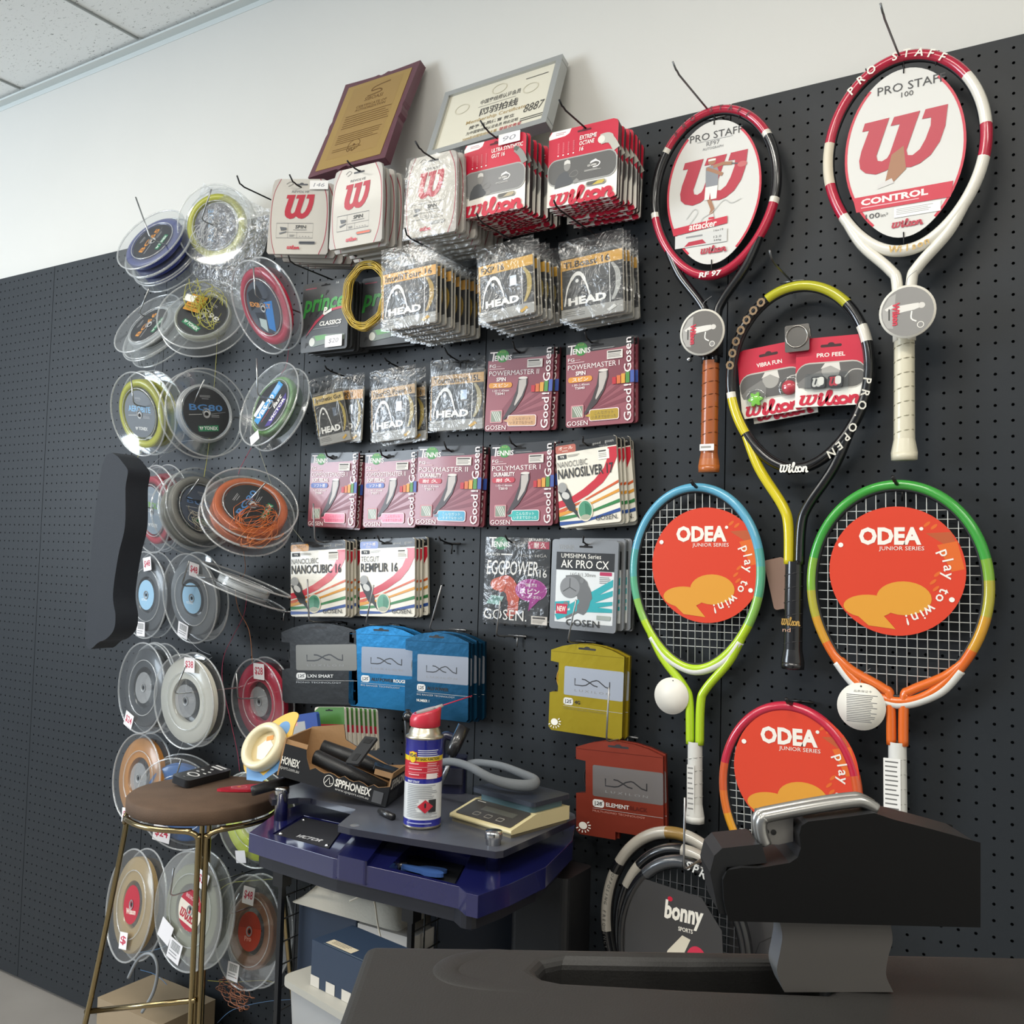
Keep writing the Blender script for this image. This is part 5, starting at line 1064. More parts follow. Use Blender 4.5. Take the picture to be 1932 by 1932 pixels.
# ---- stacked racquets at the lower right
def bottom(lab, top, d, a, b, spec, with_card=False, egg=.1):
    butt = (top[0] + 8, top[1] + 640)
    A_ = W(*top, d); F = TM(V((1, 0, 0)), V((0, 0, 1)), V((0, -1, 0)), A_ - V((0, 0, .66)))
    root = thing('tennis_racquet', lab, 'tennis racquet', F, 'racquets stacked on the lowest hook'); L = .66; fr = .011; cy = L - b - fr; hp = head_pts(cy, a, b, 96, egg)
    mb = MB(); mb.tube(hp, fr, seg_mats(96, spec), 10, True, None, 1.1, up=(0, 0, 1)); mb.build('frame', root)
    mb = MB(); mb.tube([(x * .94, cy + (y - cy) * .95, 0) for x, y, z in hp], .004, mat('#141416', .5), 6, True, None, 1.5, up=(0, 0, 1)); mb.build('grommet_strip', root)
    mb = MB()
    for sx in (-1, 1):
        p0 = hp[34 if sx > 0 else 62]; q = spline([p0, (p0[0] * .6, p0[1] - .05, 0), (sx * .012, .22, 0), (sx * .009, .19, 0)], 5); mb.tube(q, fr * .9, spec[-1][1], 8, up=(0, 0, 1))
    mb.build('throat', root); mb = MB(); grip(mb, L, .2, .0165, mat('#1d1d1f', .5), None); mb.build('grip', root)
    return root, cy, F
sv = gm('#a9a49a'); dk = gm('#141518'); gd = gm('#8c6f3a')
r_, cyb, Fb = bottom('silver and black racquet with gold mark, rearmost of the stack on the lowest hook', (1276, 1560), .11, .130, .172, [(4, gd), (44, sv), (60, dk), (262, dk), (300, sv), (304, dk), (352, sv), (360, gd)])
arc_text(r_, cyb, .130, .172, 'OPPOSING FREQUENCY', -62, -2.6, .006, mat('#5a5a58', .4), .0125, -1, 'lettering', 0)
r_, cyb, Fb = bottom('black and silver racquet, middle of the stack on the lowest hook', (1288, 1592), .145, .113, .155, [(38, sv), (60, dk), (300, dk), (318, sv), (360, dk)])
r_, cyb, Fb = bottom('black strung racquet with a white lettered rim, front of the stack on the lowest hook', (1292, 1614), .18, .108, .15, [(40, dk), (320, dk), (360, gm('#3a3d42'))])
mb = MB(); strings(mb, cyb, .108, .15, mat('#3f4145', .5), 15, 18); mb.build('strings', r_)
arc_text(r_, cyb, .108, .15, 'SPRINT', 6, 7, .014, mat('#d5d5d2', .4), .0125)
q = Fb.inverted() @ W(1266, 1736, .195); mb = MB(); out = [(-.085, -.14), (-.085, -.02), (-.07, .035), (-.05, .055), (.05, .045), (.085, .0), (.095, -.14)]
mb.prism(out, -.0006, .0006, mat('#38383a', .35, coat=.4)); A = Art(mb, .18, .2, .0006, Tr(-.09, .058, 0)); A.X('bonny', .42, .14, .80, .34, WHT, .04, .12); A.E(.475, .13, .025, .02, RED, 12); A.X('SPORTS', .56, .335, .7, .37, WHT, .02); A.P([(.46, .55), (.6, .4), (.68, .42), (.52, .75), (.4, .75)], mat('#dcd6c4', .45)); A.E(.74, .58, .10, .12, mat('#cf3350', .4))
mb.build('display_card', r_, Tr(q.x, q.y, .009))
q = Fb.inverted() @ W(1440, 1790, .15); mb = MB(); mb.prism([(-.06, -.1), (-.055, .03), (-.04, .05), (.06, .05), (.07, -.1)], -.0006, .0006, mat('#3a3a3c', .35, coat=.3)); A = Art(mb, .12, .14, .0006, Tr(-.06, .05, 0)); A.L([(.1, .7), (.35, .55), (.45, .3), (.62, .2), (.7, .05)], .012, mat('#1f1f21', .5))
o = mb.build('display_card', None, Fb @ Tr(q.x, q.y, q.z)); tag(o, 'grey display card right of the bonny one, behind the black machine arm', 'display card')
# small card peeking out between the junior racquet and the black grip
T0, w, h = frame((1441, 1058), (1478, 1050), (1470, 1150), .012)
mb = MB(); mb.prism(rrect(0, -h, w, 0, .006), 0, .001, mat('#a98a7c', .45)); A = Art(mb, w, h); A.P([(0, .7), (1, .6), (1, 1), (.3, 1)], mat('#b0354c', .4)); tag(mb.build('blister_card', None, T0), 'small beige and red card behind the black racquet grip', 'card')
# ---------------------------------------------------------------- bench and stool
def on_plane(F):
    o = F.translation; n = (F.to_3x3() @ V((0, 0, 1))); I = F.inverted()
    def g(px, py):
        v = ray(px, py); t = (o - CAM).dot(n) / v.dot(n); q = I @ (CAM + v * t); return (q.x, q.y)
    return g
def cut(o, cutters):
    """carve recesses into a mesh and keep the plain result"""
    cs = []
    for mb in cutters:
        c = mb.build('cut', None, o.matrix_world.copy()); cs.append(c)
        m = o.modifiers.new('b', 'BOOLEAN'); m.object = c; m.operation = 'DIFFERENCE'; m.solver = 'EXACT'; m.use_self = True
    dg = bpy.context.evaluated_depsgraph_get(); me = bpy.data.meshes.new_from_object(o.evaluated_get(dg)); o.modifiers.clear(); o.data = me
    for c in cs: bpy.data.objects.remove(c)
    return o
def xy(pts, z): return [(lambda p: (p.x, p.y))(WZ(px, py, z)) for px, py in pts]
ZP, ZB = .835, .795
NAVY = mat('#14174a', .2, coat=.8, var=.12, bscale=60); NAVD = mat('#14161f', .45)
org = WZ(760, 1580, ZB); OM = Tr(org.x, org.y, 0)
def loc2(pts): return [(x - org.x, y - org.y) for x, y in pts]
sm = thing('stringing_machine', 'dark blue stringing machine with a grey top plate and black label panel', 'stringing machine', OM)
bo = loc2([(x, min(y, -.025)) for x, y in xy([(470, 1571), (522, 1533), (600, 1506), (700, 1484), (900, 1500), (1055, 1531), (1086, 1548), (1080, 1586), (1030, 1636), (962, 1668), (902, 1690), (880, 1685), (866, 1673), (780, 1653), (690, 1633), (629, 1619), (500, 1581)], ZB)])
mb = MB(); mb.prism(bo, ZB - .034, ZB, NAVY); body_ = mb.build('base_tray', sm, None)
c1 = MB(); c1.prism(loc2(xy([(733, 1636), (782, 1588), (890, 1610), (861, 1668)], ZB)), ZB - .026, ZB + .02, NAVY)
c2 = MB(); c2.prism(loc2(xy([(514, 1573), (572, 1538), (655, 1556), (622, 1602)], ZB)), ZB - .004, ZB + .02, NAVY)
body_.parent = None; body_.matrix_world = OM; cut(body_, [c1, c2]); body_.parent = sm; body_.matrix_local = M.Identity(4)
b = body_.modifiers.new('bevel', 'BEVEL'); b.width = .007; b.segments = 3; b.limit_method = 'ANGLE'; b.angle_limit = R_(50)
mb = MB(); mb.prism([(x * .94, y * .94) for x, y in bo], ZB - .058, ZB - .034, NAVD); mb.build('underside', sm, None, .01)
mb = MB(); pts = loc2(xy([(519, 1573), (574, 1541), (650, 1557), (620, 1599)], ZB)); mb.prism(pts, ZB - .0035, ZB - .001, mat('#24252a', .5, var=.2, bscale=200))
P0, P1, P2 = WZ(557, 1577, ZB), WZ(606, 1588, ZB), WZ(575, 1565, ZB); X = (P1 - P0).normalized(); Y = V((-X.y, X.x, 0))
mb.text('VICTOR', 0, -.002, .058, .013, 0, mat('#b9babd', .5), .04, .15, 0, TM(X, Y, V((0, 0, 1)), P0 + V((0, 0, -.0005)) - V((org.x, org.y, 0))))
for px, py in ((530, 1572), (573, 1546), (617, 1594)):
    q = WZ(px, py, ZB); mb.lathe([(0, .002), (.0035, .001), (.004, -.001)], CHROME, 12, Tr(q.x - org.x, q.y - org.y, ZB))
mb.build('label_panel', sm)
mb = MB(); mb.prism(loc2(xy([(634, 1621.5), (692, 1635), (738, 1574), (690, 1558)], ZB)), ZB - .03, ZB + .008, NAVY)
mb.build('ridge', sm, None, .007, 3)
po = loc2([(x, min(y, -.03)) for x, y in xy([(637, 1557), (660, 1563), (780, 1583), (915, 1604), (935, 1607), (950, 1605), (966, 1598), (1030, 1570), (1086, 1544), (1084, 1536), (1066, 1527), (890, 1499), (828, 1488), (700, 1470), (560, 1470), (508, 1500), (513, 1509), (563, 1505), (586, 1506), (672, 1527)], ZP)])
mb = MB(); mb.prism(po, ZP - .011, ZP, mat('#4a4d56', .32, var=.22, bscale=120), mat('#1d2030', .25, coat=.5)); 
for px, py in ((670, 1557),):
    q = WZ(px, py, ZP); mb.lathe([(0, .0012), (.009, .0008), (.010, -.001)], mat('#a9abad', .3, .8), 18, Tr(q.x - org.x, q.y - org.y, ZP))
mb.build('top_plate', sm, None, .002)
for px, py in ((931, 1593), (531, 1506)):
    q = WZ(px, py, ZP); mb = MB(); mb.lathe([(0, .022), (.0135, .022), (.0145, .019), (.0145, .010), (.0125, .008), (.0125, -.045), (0, -.045)], CHROME, 28); mb.build('post', sm, Tr(q.x - org.x, q.y - org.y, ZP))
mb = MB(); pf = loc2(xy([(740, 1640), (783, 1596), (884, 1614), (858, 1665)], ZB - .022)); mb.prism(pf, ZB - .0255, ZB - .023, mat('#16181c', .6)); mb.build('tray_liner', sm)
# lever with a black handgrip, clamp tower and upright at the back
def bp2(px, py, dist): p = WD(px, py, dist); return p - V((org.x, org.y, 0))
mb = MB(); mb.tube([bp2(826, 1492, 1.92), bp2(842, 1455, 1.92), bp2(853, 1422, 1.92)], .0055, mat('#8f9298', .25, .9), 10); lev = mb.build('lever', sm)
mb = MB(); mb.tube([bp2(851, 1426, 1.92), bp2(856, 1412, 1.92), bp2(876, 1370, 1.92)], [.0095, .0125, .0125], mat('#1d1d20', .3, coat=.5), 14); mb.build('lever_grip', lev)
q = WZ(850, 1500, ZP); mb = MB(); g = rrect(-.035, -.022, .035, .022, .012); mb.prism(g, -.02, .07, mat('#191c3a', .25, coat=.6)); mb.prism(rrect(-.02, -.03, .03, -.02, .003), .02, .05, mat('#2a2c38', .4)); mb.build('clamp_tower', sm, Tr(bp2(848, 1455, 1.98).x, bp2(848, 1455, 1.98).y, ZP - .0) @ Rt(30, 'Z'), .006)
mb = MB(); mb.tube([bp2(772, 1480, 2.0), bp2(771, 1400, 2.0), bp2(768, 1360, 2.0), bp2(770, 1338, 2.0)], [.011, .008, .007, .005], mat('#17181a', .35, coat=.4), 10); p = bp2(771, 1352, 1.985); mb.lathe([(0, -.012), (.010, -.007), (.0125, 0), (.010, .007), (0, .012)], mat('#1c1d20', .25, coat=.6), 18, Tr(*p)); mb.build('upright', sm)
mb = MB(); mb.tube(spline([bp2(862, 1395, 2.0), bp2(840, 1388, 2.0), bp2(832, 1410, 2.0), bp2(840, 1470, 2.0)], 5), .009, mat('#23243a', .3, coat=.5), 8); mb.build('rear_bracket', sm)
# pedestal and foot of the machine
cc = WZ(800, 1570, ZB); mb = MB(); mb.prism(rrect(-.06, -.05, .06, .05, .015), .03, ZB - .057, mat('#121316', .5)); mb.prism(rrect(-.1, -.1, .1, .1, .03), 0, .03, mat('#121316', .5)); mb.build('pedestal', sm, Tr(-.88 - org.x, -.14 - org.y, 0))
# spray can
q = WZ(796, 1557, ZP); Zv = V((0, 0, 1)); tc = (CAM - q); tc.z = 0; tc.normalize(); Xc = Zv.cross(tc); CF_ = TM(Xc, -tc, Zv, V((q.x, q.y, ZP)))   # local -y faces the camera
can = thing('spray_can', 'blue, red and white spray lubricant can with a red cap and straw', 'spray can', CF_ @ M.Diagonal((1, 1, .915, 1)))
RC = .0325; K = .168 / 750
blu, yel, rdc = mat('#23288c', .25, coat=.6), mat('#e3c520', .3, coat=.5), mat('#c0283a', .3, coat=.5); whc = mat('#dcdfe0', .32, coat=.5); met = mat('#b9b3a2', .3, .9)
prof = [(0, .002), (RC * .95, 0), (RC * 1.01, .003), (RC * 1.01, .005), (RC, .006), (RC, .0185), (RC, .0855), (RC, .0945), (RC, .1265), (RC, .1355), (RC, .166), (RC * 1.01, .1665), (RC * 1.02, .169), (RC * .97, .171)]
mts = [met, met, met, met, blu, whc, blu, rdc, yel, blu, met, met, met]
mb = MB(); mb.lathe(prof, mts, 56); mb.lathe([(RC * .97, .170), (RC * .88, .172), (RC * .82, .180), (RC * .74, .186), (RC * .70, .190)], mat('#c4bfae', .3, .9), 48)
fl = MB(); A = Art(fl, .062, .166, .0, Tr(-.031, .166, 0)); kk = mat('#26282b', .5)
A.E(.17, .195, .13, .07, mat('#b52a3c', .4), 20); A.R(.04, .135, .30, .20, mat('#b52a3c', .4)); A.E(.17, .192, .115, .062, yel, 20); A.R(.055, .14, .285, .20, yel); A.X('WD-40', .06, .15, .28, .195, mat('#1c1f4a', .4), .04)
A.lines(.33, .11, .98, .2, 4, mat('#c9cbe0', .5), .4); A.X('The FIVE BASIC FUNCTIONS', .25, .185 + .015, .98, .228, kk, .02) if False else A.X('FIVE BASIC FUNCTIONS', .26, .195 + .0, .98, .225, kk, .02)
for i in range(3): A.lines(.06, .26 + .06 * i, .46, .29 + .06 * i, 1, mat('#e9b9bd', .5)); A.lines(.6, .255 + .06 * i, .96, .3 + .06 * i, 2, mat('#e9b9bd', .5)); A.L([(.03, .305 + .06 * i), (.98, .295 + .06 * i)], .012, mat('#e3a0a6', .5))
A.R(.58, .37, .9, .43, mat('#e6d9d8', .5)); A.X('SMART STRAW', .03, .45, .4, .475, mat('#dfe1ee', .5), .02); A.lines(.03, .50, .95, .66, 8, mat('#8b8f94', .5)); A.lines(.03, .66, .40, .80, 7, mat('#8b8f94', .5)); A.lines(.03, .80, .95, .87, 4, mat('#8b8f94', .5)); A.R(.66, .66, .88, .8, kk)
A.P([(.57, .66), (.79, .735), (.57, .81), (.36, .735)], rdc); A.P([(.55, .75), (.54, .71), (.57, .69), (.6, .71), (.59, .75)], kk); A.lines(.05, .915, .95, .94, 1, mat('#9fa3cc', .5), .6)
bm = bmesh.new(); vv = [bm.verts.new(v_) for v_ in fl.v]
for f_, i_ in zip(fl.f, fl.mi):
    try: bm.faces.new([vv[i] for i in f_]).material_index = i_
    except ValueError: pass
for k_ in range(-16, 17): bmesh.ops.bisect_plane(bm, geom=bm.verts[:] + bm.edges[:] + bm.faces[:], plane_co=(k_ * .0025, 0, 0), plane_no=(1, 0, 0))
bm.verts.index_update(); fl.v = [tuple(v_.co) for v_ in bm.verts]; fl.f = [[v_.index for v_ in f_.verts] for f_ in bm.faces]; fl.mi = [f_.material_index for f_ in bm.faces]; fl.sm = [False] * len(fl.f); bm.free()
fl.v = [((RC + .0003 + z) * math.sin(x / RC), -(RC + .0003 + z) * math.cos(x / RC), y) for x, y, z in fl.v]
off = len(mb.v); 
for f, mi, s_ in zip(fl.f, fl.mi, fl.sm): mb.f.append([off + i for i in f]); mb.mi.append(mb.ix(fl.ms[mi])); mb.sm.append(False)
mb.v += fl.v; mb.build('can_body', can)
rc = mat('#c22a3e', .38, coat=.3)
cb = MB(); n_ = 32; zb_ = lambda x: .2165 + .30 * x
ri = [(.0268 * math.cos(2 * PI * i / n_), .0268 * math.sin(2 * PI * i / n_)) for i in range(n_)]
rings = [[(x * .95, y * .95, .187) for x, y in ri], [(x, y, .1885) for x, y in ri], [(x, y, .200) for x, y in ri], [(x * .99 + .001, y * .98, zb_(x) - .005) for x, y in ri], [(x * .93 + .0015, y * .92, zb_(x)) for x, y in ri], [(x * .78 + .0015, y * .74, zb_(x * .8)) for x, y in ri], [(x * .74 + .0015, y * .70, zb_(x * .8) - .003) for x, y in ri]]
vs = [p for r_ in rings for p in r_]; fs = [[k * n_ + i, k * n_ + (i + 1) % n_, (k + 1) * n_ + (i + 1) % n_, (k + 1) * n_ + i] for k in range(len(rings) - 1) for i in range(n_)] + [list(range((len(rings) - 1) * n_, len(rings) * n_))]
cb.add(vs, fs, rc, True); cap_ = cb.build('spray_cap', can)
mb = MB(); mb.prism(rrect(-.018, -.0125, .016, .0125, .010), -.0035, .0015, mat('#9a9794', .5), None, Tr(.0012, 0, .2165) @ Rt(-16.5, 'Y')); mb.build('nozzle_trigger', cap_)
e = CF_.inverted() @ WD(890, 1313, 1.76); mb = MB(); mb.tube([(.017, 0, .219), (.030, 0, .2265)], [.0055, .003], mat('#9a9794', .5), 10); mb.tube([(.028, 0, .2255), (e.x, e.y, e.z / .915)], .0012, mat('#c22a4a', .35), 8); mb.build('straw', cap_)
# weighing scale
P0, P1, P2 = WZ(848, 1548, ZP), WZ(964, 1583, ZP), WZ(1063, 1541, ZP); X = (P1 - P0); sw = X.length; X.normalize(); Y = V((-X.y, X.x, 0)); sd = .152; FS = TM(X, Y, V((0, 0, 1)), P0)
sc = thing('weighing_scale', 'beige digital weighing scale with a dark blue pan and black display panel', 'scale', FS); be = mat('#c9bd92', .45); 
mb = MB(); s_h = .030
mb.prism([(0, .006), (0, .013), (sd * .42, s_h), (sd, s_h), (sd, .006)], 0, sw, be, None, M(((0, 0, 1, 0), (1, 0, 0, 0), (0, 1, 0, 0), (0, 0, 0, 1)))); mb.build('housing', sc, None, .003)
mb = MB(); mb.box(.003, sw - .003, .003, sd - .003, 0, .0065, mat('#6b6450', .55)); mb.build('base', sc)
sl = math.atan2(s_h - .013, sd * .42); Tp = Tr(0, 0, .0134) @ M.Rotation(sl, 4, 'X'); ln_ = math.hypot(sd * .42, s_h - .013)
mb = MB(); mb.prism(rrect(.008, .006, sw - .008, ln_ - .004, .004), 0, .0008, mat('#3d3b38', .4), None, Tp); A = Art(mb, sw, ln_, .0009, Tp @ Tr(0, ln_, 0))
A.R(.3, .28, .82, .5, mat('#55564f', .3)); A.lines(.1, .12, .26, .2, 1, mat('#b9b6ae', .5))
for k in range(3): A.R(.28 + .19 * k, .62, .38 + .19 * k, .8, mat('#8b8880', .5), .02); A.R(.29 + .19 * k, .65, .37 + .19 * k, .77, mat('#3d3b38', .4), .015)
mb.build('control_panel', sc)
mb = MB(); mb.prism(rrect(sw * .08, sd * .40, sw * .95, sd * .96, .01), s_h, s_h + .010, mat('#4d6a72', .4)); ps_ = mb.build('pan_support', sc)
mb = MB(); mb.prism(rrect(-.002, sd * .36, sw * 1.0, sd * 1.02, .008), s_h + .012, s_h + .020, mat('#2a303c', .4, var=.15, bscale=150)); mb.box(.012, sw - .012, sd * .41, sd * .97, s_h + .0095, s_h + .012, mat('#1a1e2a', .4)); mb.build('pan', ps_, None, .002)
# grey foam loop lying on the scale
dl = (CAM - P1).length
pts = [WD(822, 1442, 1.86), WD(850, 1437, 1.83), WD(885, 1446, 1.80), WD(925, 1468, 1.77), WD(965, 1480, 1.755), WD(1000, 1482, 1.76), WD(1010, 1473, 1.78), WD(985, 1460, 1.82), WD(945, 1445, 1.87), WD(905, 1439, 1.91), WD(885, 1441, 1.93)]
q0 = pts[5]; mb = MB(); sp_ = spline([p - q0 for p in pts], 5); mb.tube(sp_, [.006 + .003 * math.exp(-((i - 24) / 10.0) ** 2) for i in range(len(sp_))], mat('#6d7276', .75, bump=.2, bscale=300), 12, flat=1.2); tag(mb.build('foam_loop', None, Tr(*q0)), 'grey foam loop handle lying over the weighing scale', 'foam loop')
# small parts on the plate and in the tray
p, q = WZ(716, 1536, ZP), WZ(741, 1548, ZP); p.z += .006; q.z += .006
mb = MB(); mb.tube([p - p, (q - p) * .35, q - p], [.0048, .006, .0062], mat('#1c1c1f', .3, coat=.4), 12); tag(mb.build('rubber_plug', None, Tr(*p)), 'small black rubber plug on the grey plate left of the spray can', 'plug')
p = WZ(745, 1634, ZB - .016); d_ = (WZ(767, 1631, ZB - .016) - p); mb = MB(); mb.tube([V((0, 0, 0)), d_.normalized() * .006], .007, mat('#8b8b8a', .35, .8), 12); mb.tube([d_.normalized() * .006, d_], .0042, mat('#77777a', .35, .8), 10); tag(mb.build('bolt', None, Tr(*p)), 'small steel bolt in the blue tray recess', 'bolt')
p = WZ(800, 1645, ZB - .02); mb = MB()
for k, (dx, dy, sx, sy, rz) in enumerate(((-.005, .006, .04, .012, 10), (.004, -.010, .042, .011, -12))):
    o_ = [(sx * math.cos(t), sy * math.sin(t) * (1.2 if math.cos(t) > 0 else .7)) for t in [2 * PI * i / 20 for i in range(20)]]
    mb.prism(o_, .001 + .004 * k, .006 + .005 * k, mat('#3d5f9c' if k else '#4a6ba8', .4, coat=.3), None, Tr(dx, dy, 0) @ Rt(rz + 15, 'Z'))
tag(mb.build('plastic_clip', None, Tr(p.x, p.y, ZB - .0225), .001), 'pair of blue plastic clips in the blue tray recess', 'clip')
# torn carton full of black grips
P0 = WZ(727, 1523, ZP + .002); P1 = WZ(525, 1463, ZP + .045); X = (P0 - P1); bl = X.length; X.normalize(); Zt = (V((0, 0, 1)) - X * X.z).normalized(); Yt = Zt.cross(X); FB = TM(X, Yt, Zt, P1); bd = .12
bx = thing('carton', 'torn black cardboard carton lettered SPPHONEIX on the grey plate', 'carton', FB); kb = mat('#17181b', .5, coat=.15); br = mat('#a5815a', .7, bump=.2, bscale=200)
hh = .062
mb = MB(); t = .003
mb.box(0, bl, 0, bd, 0, t, br)
fo = [(0, 0), (bl, 0), (bl, hh * .62), (bl * .9, hh * .5)] + [(bl * (.9 - .045 * i), hh * (.48 + .05 * math.sin(i * 2.1) + .02 * (i % 2))) for i in range(1, 15)] + [(bl * .22, hh * .75), (bl * .2, hh * 1.0), (0, hh * 1.0)]
MX = M(((1, 0, 0, 0), (0, 0, -1, 0), (0, 1, 0, 0), (0, 0, 0, 1)))
mb.prism(fo, -t, 0, br, None, MX); mb.prism([(x, y * .995) for x, y in fo], 0, .0006, kb, None, MX)
A = Art(mb, bl, hh, .0012, MX @ Tr(0, hh, 0)); A.X('HONEIX', .0, .38, .17, .62, WHT, .02); A.X('sport.com.au', -.0, .68, .18, .8, mat('#c9c8c4', .5)); 
A.L([(.46 + .045 * math.cos(a), .72 + .17 * math.sin(a)) for a in [PI * i / 12 for i in range(24)]], .005, WHT, True); A.L([(.43, .8), (.46, .62), (.475, .8), (.5, .76)], .006, WHT)
A.X('SPPHONEIX', .52, .58, .85, .82, WHT, .03); A.X('www.spsport.com.au', .53, .86, .84, .95, mat('#c9c8c4', .5)); A.R(.87, .6, .96, .95, mat('#56575a', .5))
mb.build('front_wall', bx)
mb = MB(); MY = M(((0, 0, 1, bl), (1, 0, 0, 0), (0, 1, 0, 0), (0, 0, 0, 1)))
en = [(0, 0), (bd, 0), (bd, hh * .95), (bd * .75, hh * .9), (bd * .3, hh * .86), (0, hh * .9)]; mb.prism(en, -t, 0, br, None, MY); mb.prism(en, 0, .0006, kb, None, MY); A = Art(mb, bd, hh, .001, MY @ Tr(0, hh, 0)); A.X('SPPHONEIX', .04, .2, .96, .5, WHT, .03); A.R(.05, .6, .5, .95, mat('#3b3c3f', .5))
mb.box(bl - .035, bl, -.001, .001, hh * .86, hh * 1.02, br); mb.box(bl - .001, bl + .001, 0, bd * .7, hh * .86, hh * 1.04, br); mb.build('end_wall', bx)
mb = MB(); mb.box(-t, 0, 0, bd, 0, hh * 1.15, br); mb.box(0, bl * .2, .003, .006, hh * .55, hh * 1.12, br); mb.build('end_wall', bx)
mb = MB(); mb.prism([(0, 0), (bl, 0), (bl, hh * .9), (bl * .8, hh * .7), (bl * .5, hh * .95), (bl * .35, hh * 1.1), (bl * .3, hh * 1.55), (.0, hh * 1.2)], -t, 0, br, kb, M(((1, 0, 0, 0), (0, 0, -1, bd - .003), (0, 1, 0, 0), (0, 0, 0, 1)))); mb.build('rear_wall', bx)
def inbox(name, lab, cat, pts, r, m, group=None):
    mb = MB(); q = [FB @ V(p) for p in pts]; mb.tube([p - q[0] for p in q], r, m, 14); o = mb.build(name, None, Tr(*q[0])); tag(o, lab, cat, group)
gk = mat('#1d1e20', .42, bump=.2, bscale=400)
inbox('racquet_grip', 'black grip sleeve lying along the front of the torn carton', 'racquet grip', [(bl * .24, .028, .045), (bl * .24 + .002, .028, .045), (bl * .55, .03, .034), (bl * .92, .03, .022)], [.012, .0145, .0145, .0135], gk)
inbox('racquet_grip', 'black grip sleeve lying at the back of the torn carton', 'racquet grip', [(bl * .22, .07, .055), (bl * .6, .075, .048), (bl * .95, .08, .035)], [.014, .0145, .0125], gk)
inbox('racquet_grip', 'black hollow grip sleeve sticking out left under the torn carton', 'racquet grip', [tuple(FB.inverted() @ WD(474, 1493, 1.93)), tuple(FB.inverted() @ WD(478, 1492, 1.93)), tuple(FB.inverted() @ WD(562, 1468, 1.98))], [.0085, .0095, .0105], gk)
p, q = FB.inverted() @ WD(661, 1442, 1.86), FB.inverted() @ WD(700, 1392, 1.90)
def slab(name, lab, A_, B_, wd, th, m, cat):
    X = (B_ - A_); L = X.length; X.normalize(); Z = (V((0, 0, 1)) - X * X.z).normalized(); mb = MB(); mb.prism(rrect(0, -wd / 2, L, wd / 2, .002), -th / 2, th / 2, m); mb.prism(rrect(L * .1, -wd * .2, L * .35, wd * .2, .002), th / 2, th / 2 + .0006, mat('#111214', .5)); mb.prism(rrect(L * .75, -wd * .3, L * .92, wd * .3, .002), th / 2, th / 2 + .0006, mat('#111214', .5)); o = mb.build(name, None, TM(X, Z.cross(X), Z, A_), .001); tag(o, lab, cat)
slab('plastic_bar', 'flat black slotted plastic bar propped across the torn carton', WD(664, 1442, 1.82), WD(701, 1392, 1.86), .028, .005, mat('#2b2c2e', .4), 'plastic bar')
slab('plastic_bar', 'flat black plastic plate at the right end of the torn carton', FB @ V((bl * .74, .06, .052)), FB @ V((bl * .97, .075, .046)), .04, .008, mat('#2b2c2e', .4), 'plastic bar')
# row of green, red and white packs behind the carton
for i in range(8):
    T0, w, h = frame((594 + 8.6 * i, 1334 + .6 * i), (616 + 8.6 * i, 1334 + .6 * i), (594 + 8.6 * i, 1410 + .6 * i), .16 - .012 * i)
    w = .07; T0 = TM(V((.55, -.83, 0)).normalized() * -1, V((0, 0, 1)), V((0, -1, 0)).lerp(V((1, 0, 0)), .5).normalized(), T0.translation) if False else T0
    mb = body(.085, h, .006, mat('#dcd5c6', .4)); A = Art(mb, .085, h); A.P([(0, .55), (0, .1), (.15, 0), (1, 0), (1, .55)], mat('#4a7a3a', .4)); A.R(0, .42, 1, .6, mat('#b52a3c', .4)); A.slot(.5, .08, .25, .03)
    o = mb.build('grip_pack', None, T0); tag(o, 'green, red and white pack behind the torn carton, %s' % (['leftmost of the row', 'second from the left', 'third from the left', 'fourth from the left', 'fourth from the right', 'third from the right', 'second from the right', 'rightmost of the row'][i]), 'grip pack', 'green packs in a row behind the carton')
T0, w, h = frame((540, 1352), (597, 1343), (542, 1420), .2); mb = body(w, h, .008, mat('#2d4b94', .35)); A = Art(mb, w, h); A.R(0, .2, .6, 1, mat('#b9b9b6', .3, .5)); A.R(.1, .05, .35, .3, mat('#d99aa0', .4)); tag(mb.build('grip_pack', None, T0), 'blue and silver pack left of the green packs, behind the cream roll', 'grip pack')
# cream roll with yellow and blue card
Pn, n = reel_frame((498, 1409), 92, .66, 148, .050); X = (CR - n * CR.dot(n)).normalized(); FR = TM(X, n.cross(X), n, Pn); ro = thing('tape_roll', 'cream roll of tape on a yellow and blue card, hanging left of the torn carton', 'tape roll', FR)
mb = MB(); mb.lathe([(.033, -.012), (.046, -.012), (.048, -.006), (.048, .008), (.045, .012), (.036, .012), (.033, .008), (.033, -.012)], mat('#d9cfae', .4, coat=.3), 44); mb.build('roll', ro)
mb = MB(); mb.lathe([(0, -.004), (.0335, -.004)], mat('#c9b78a', .5), 30); A = Art(mb, .066, .066, -.0035, Tr(-.033, .033, 0)); A.P([(.2, .4), (.6, .2), (.8, .5), (.5, .9), (.25, .8)], mat('#d9d5c8', .5)); A.R(.5, .15, .75, .3, mat('#cf8a3a', .4)); mb.build('inner_wrap', ro)
mb = MB(); mb.prism([(p.x, p.y) for p in spline([(-.052, -.03), (-.05, .03), (0, .06), (.04, .07), (.062, .06), (.055, .03), (.05, -.03), (0, -.062)], 5, True)], -.0145, -.0125, mat('#d9b04a', .4)); A = Art(mb, .1, .12, -.0124, Tr(-.05, .06, 0)); A.E(.8, .2, .16, .14, mat('#5f8fbf', .4)); A.P([(.0, .6), (.1, .95), (.5, 1.05), (.9, .9), (.95, .7), (.5, .95)], mat('#5f8fbf', .4)); mb.build('backing_card', ro)
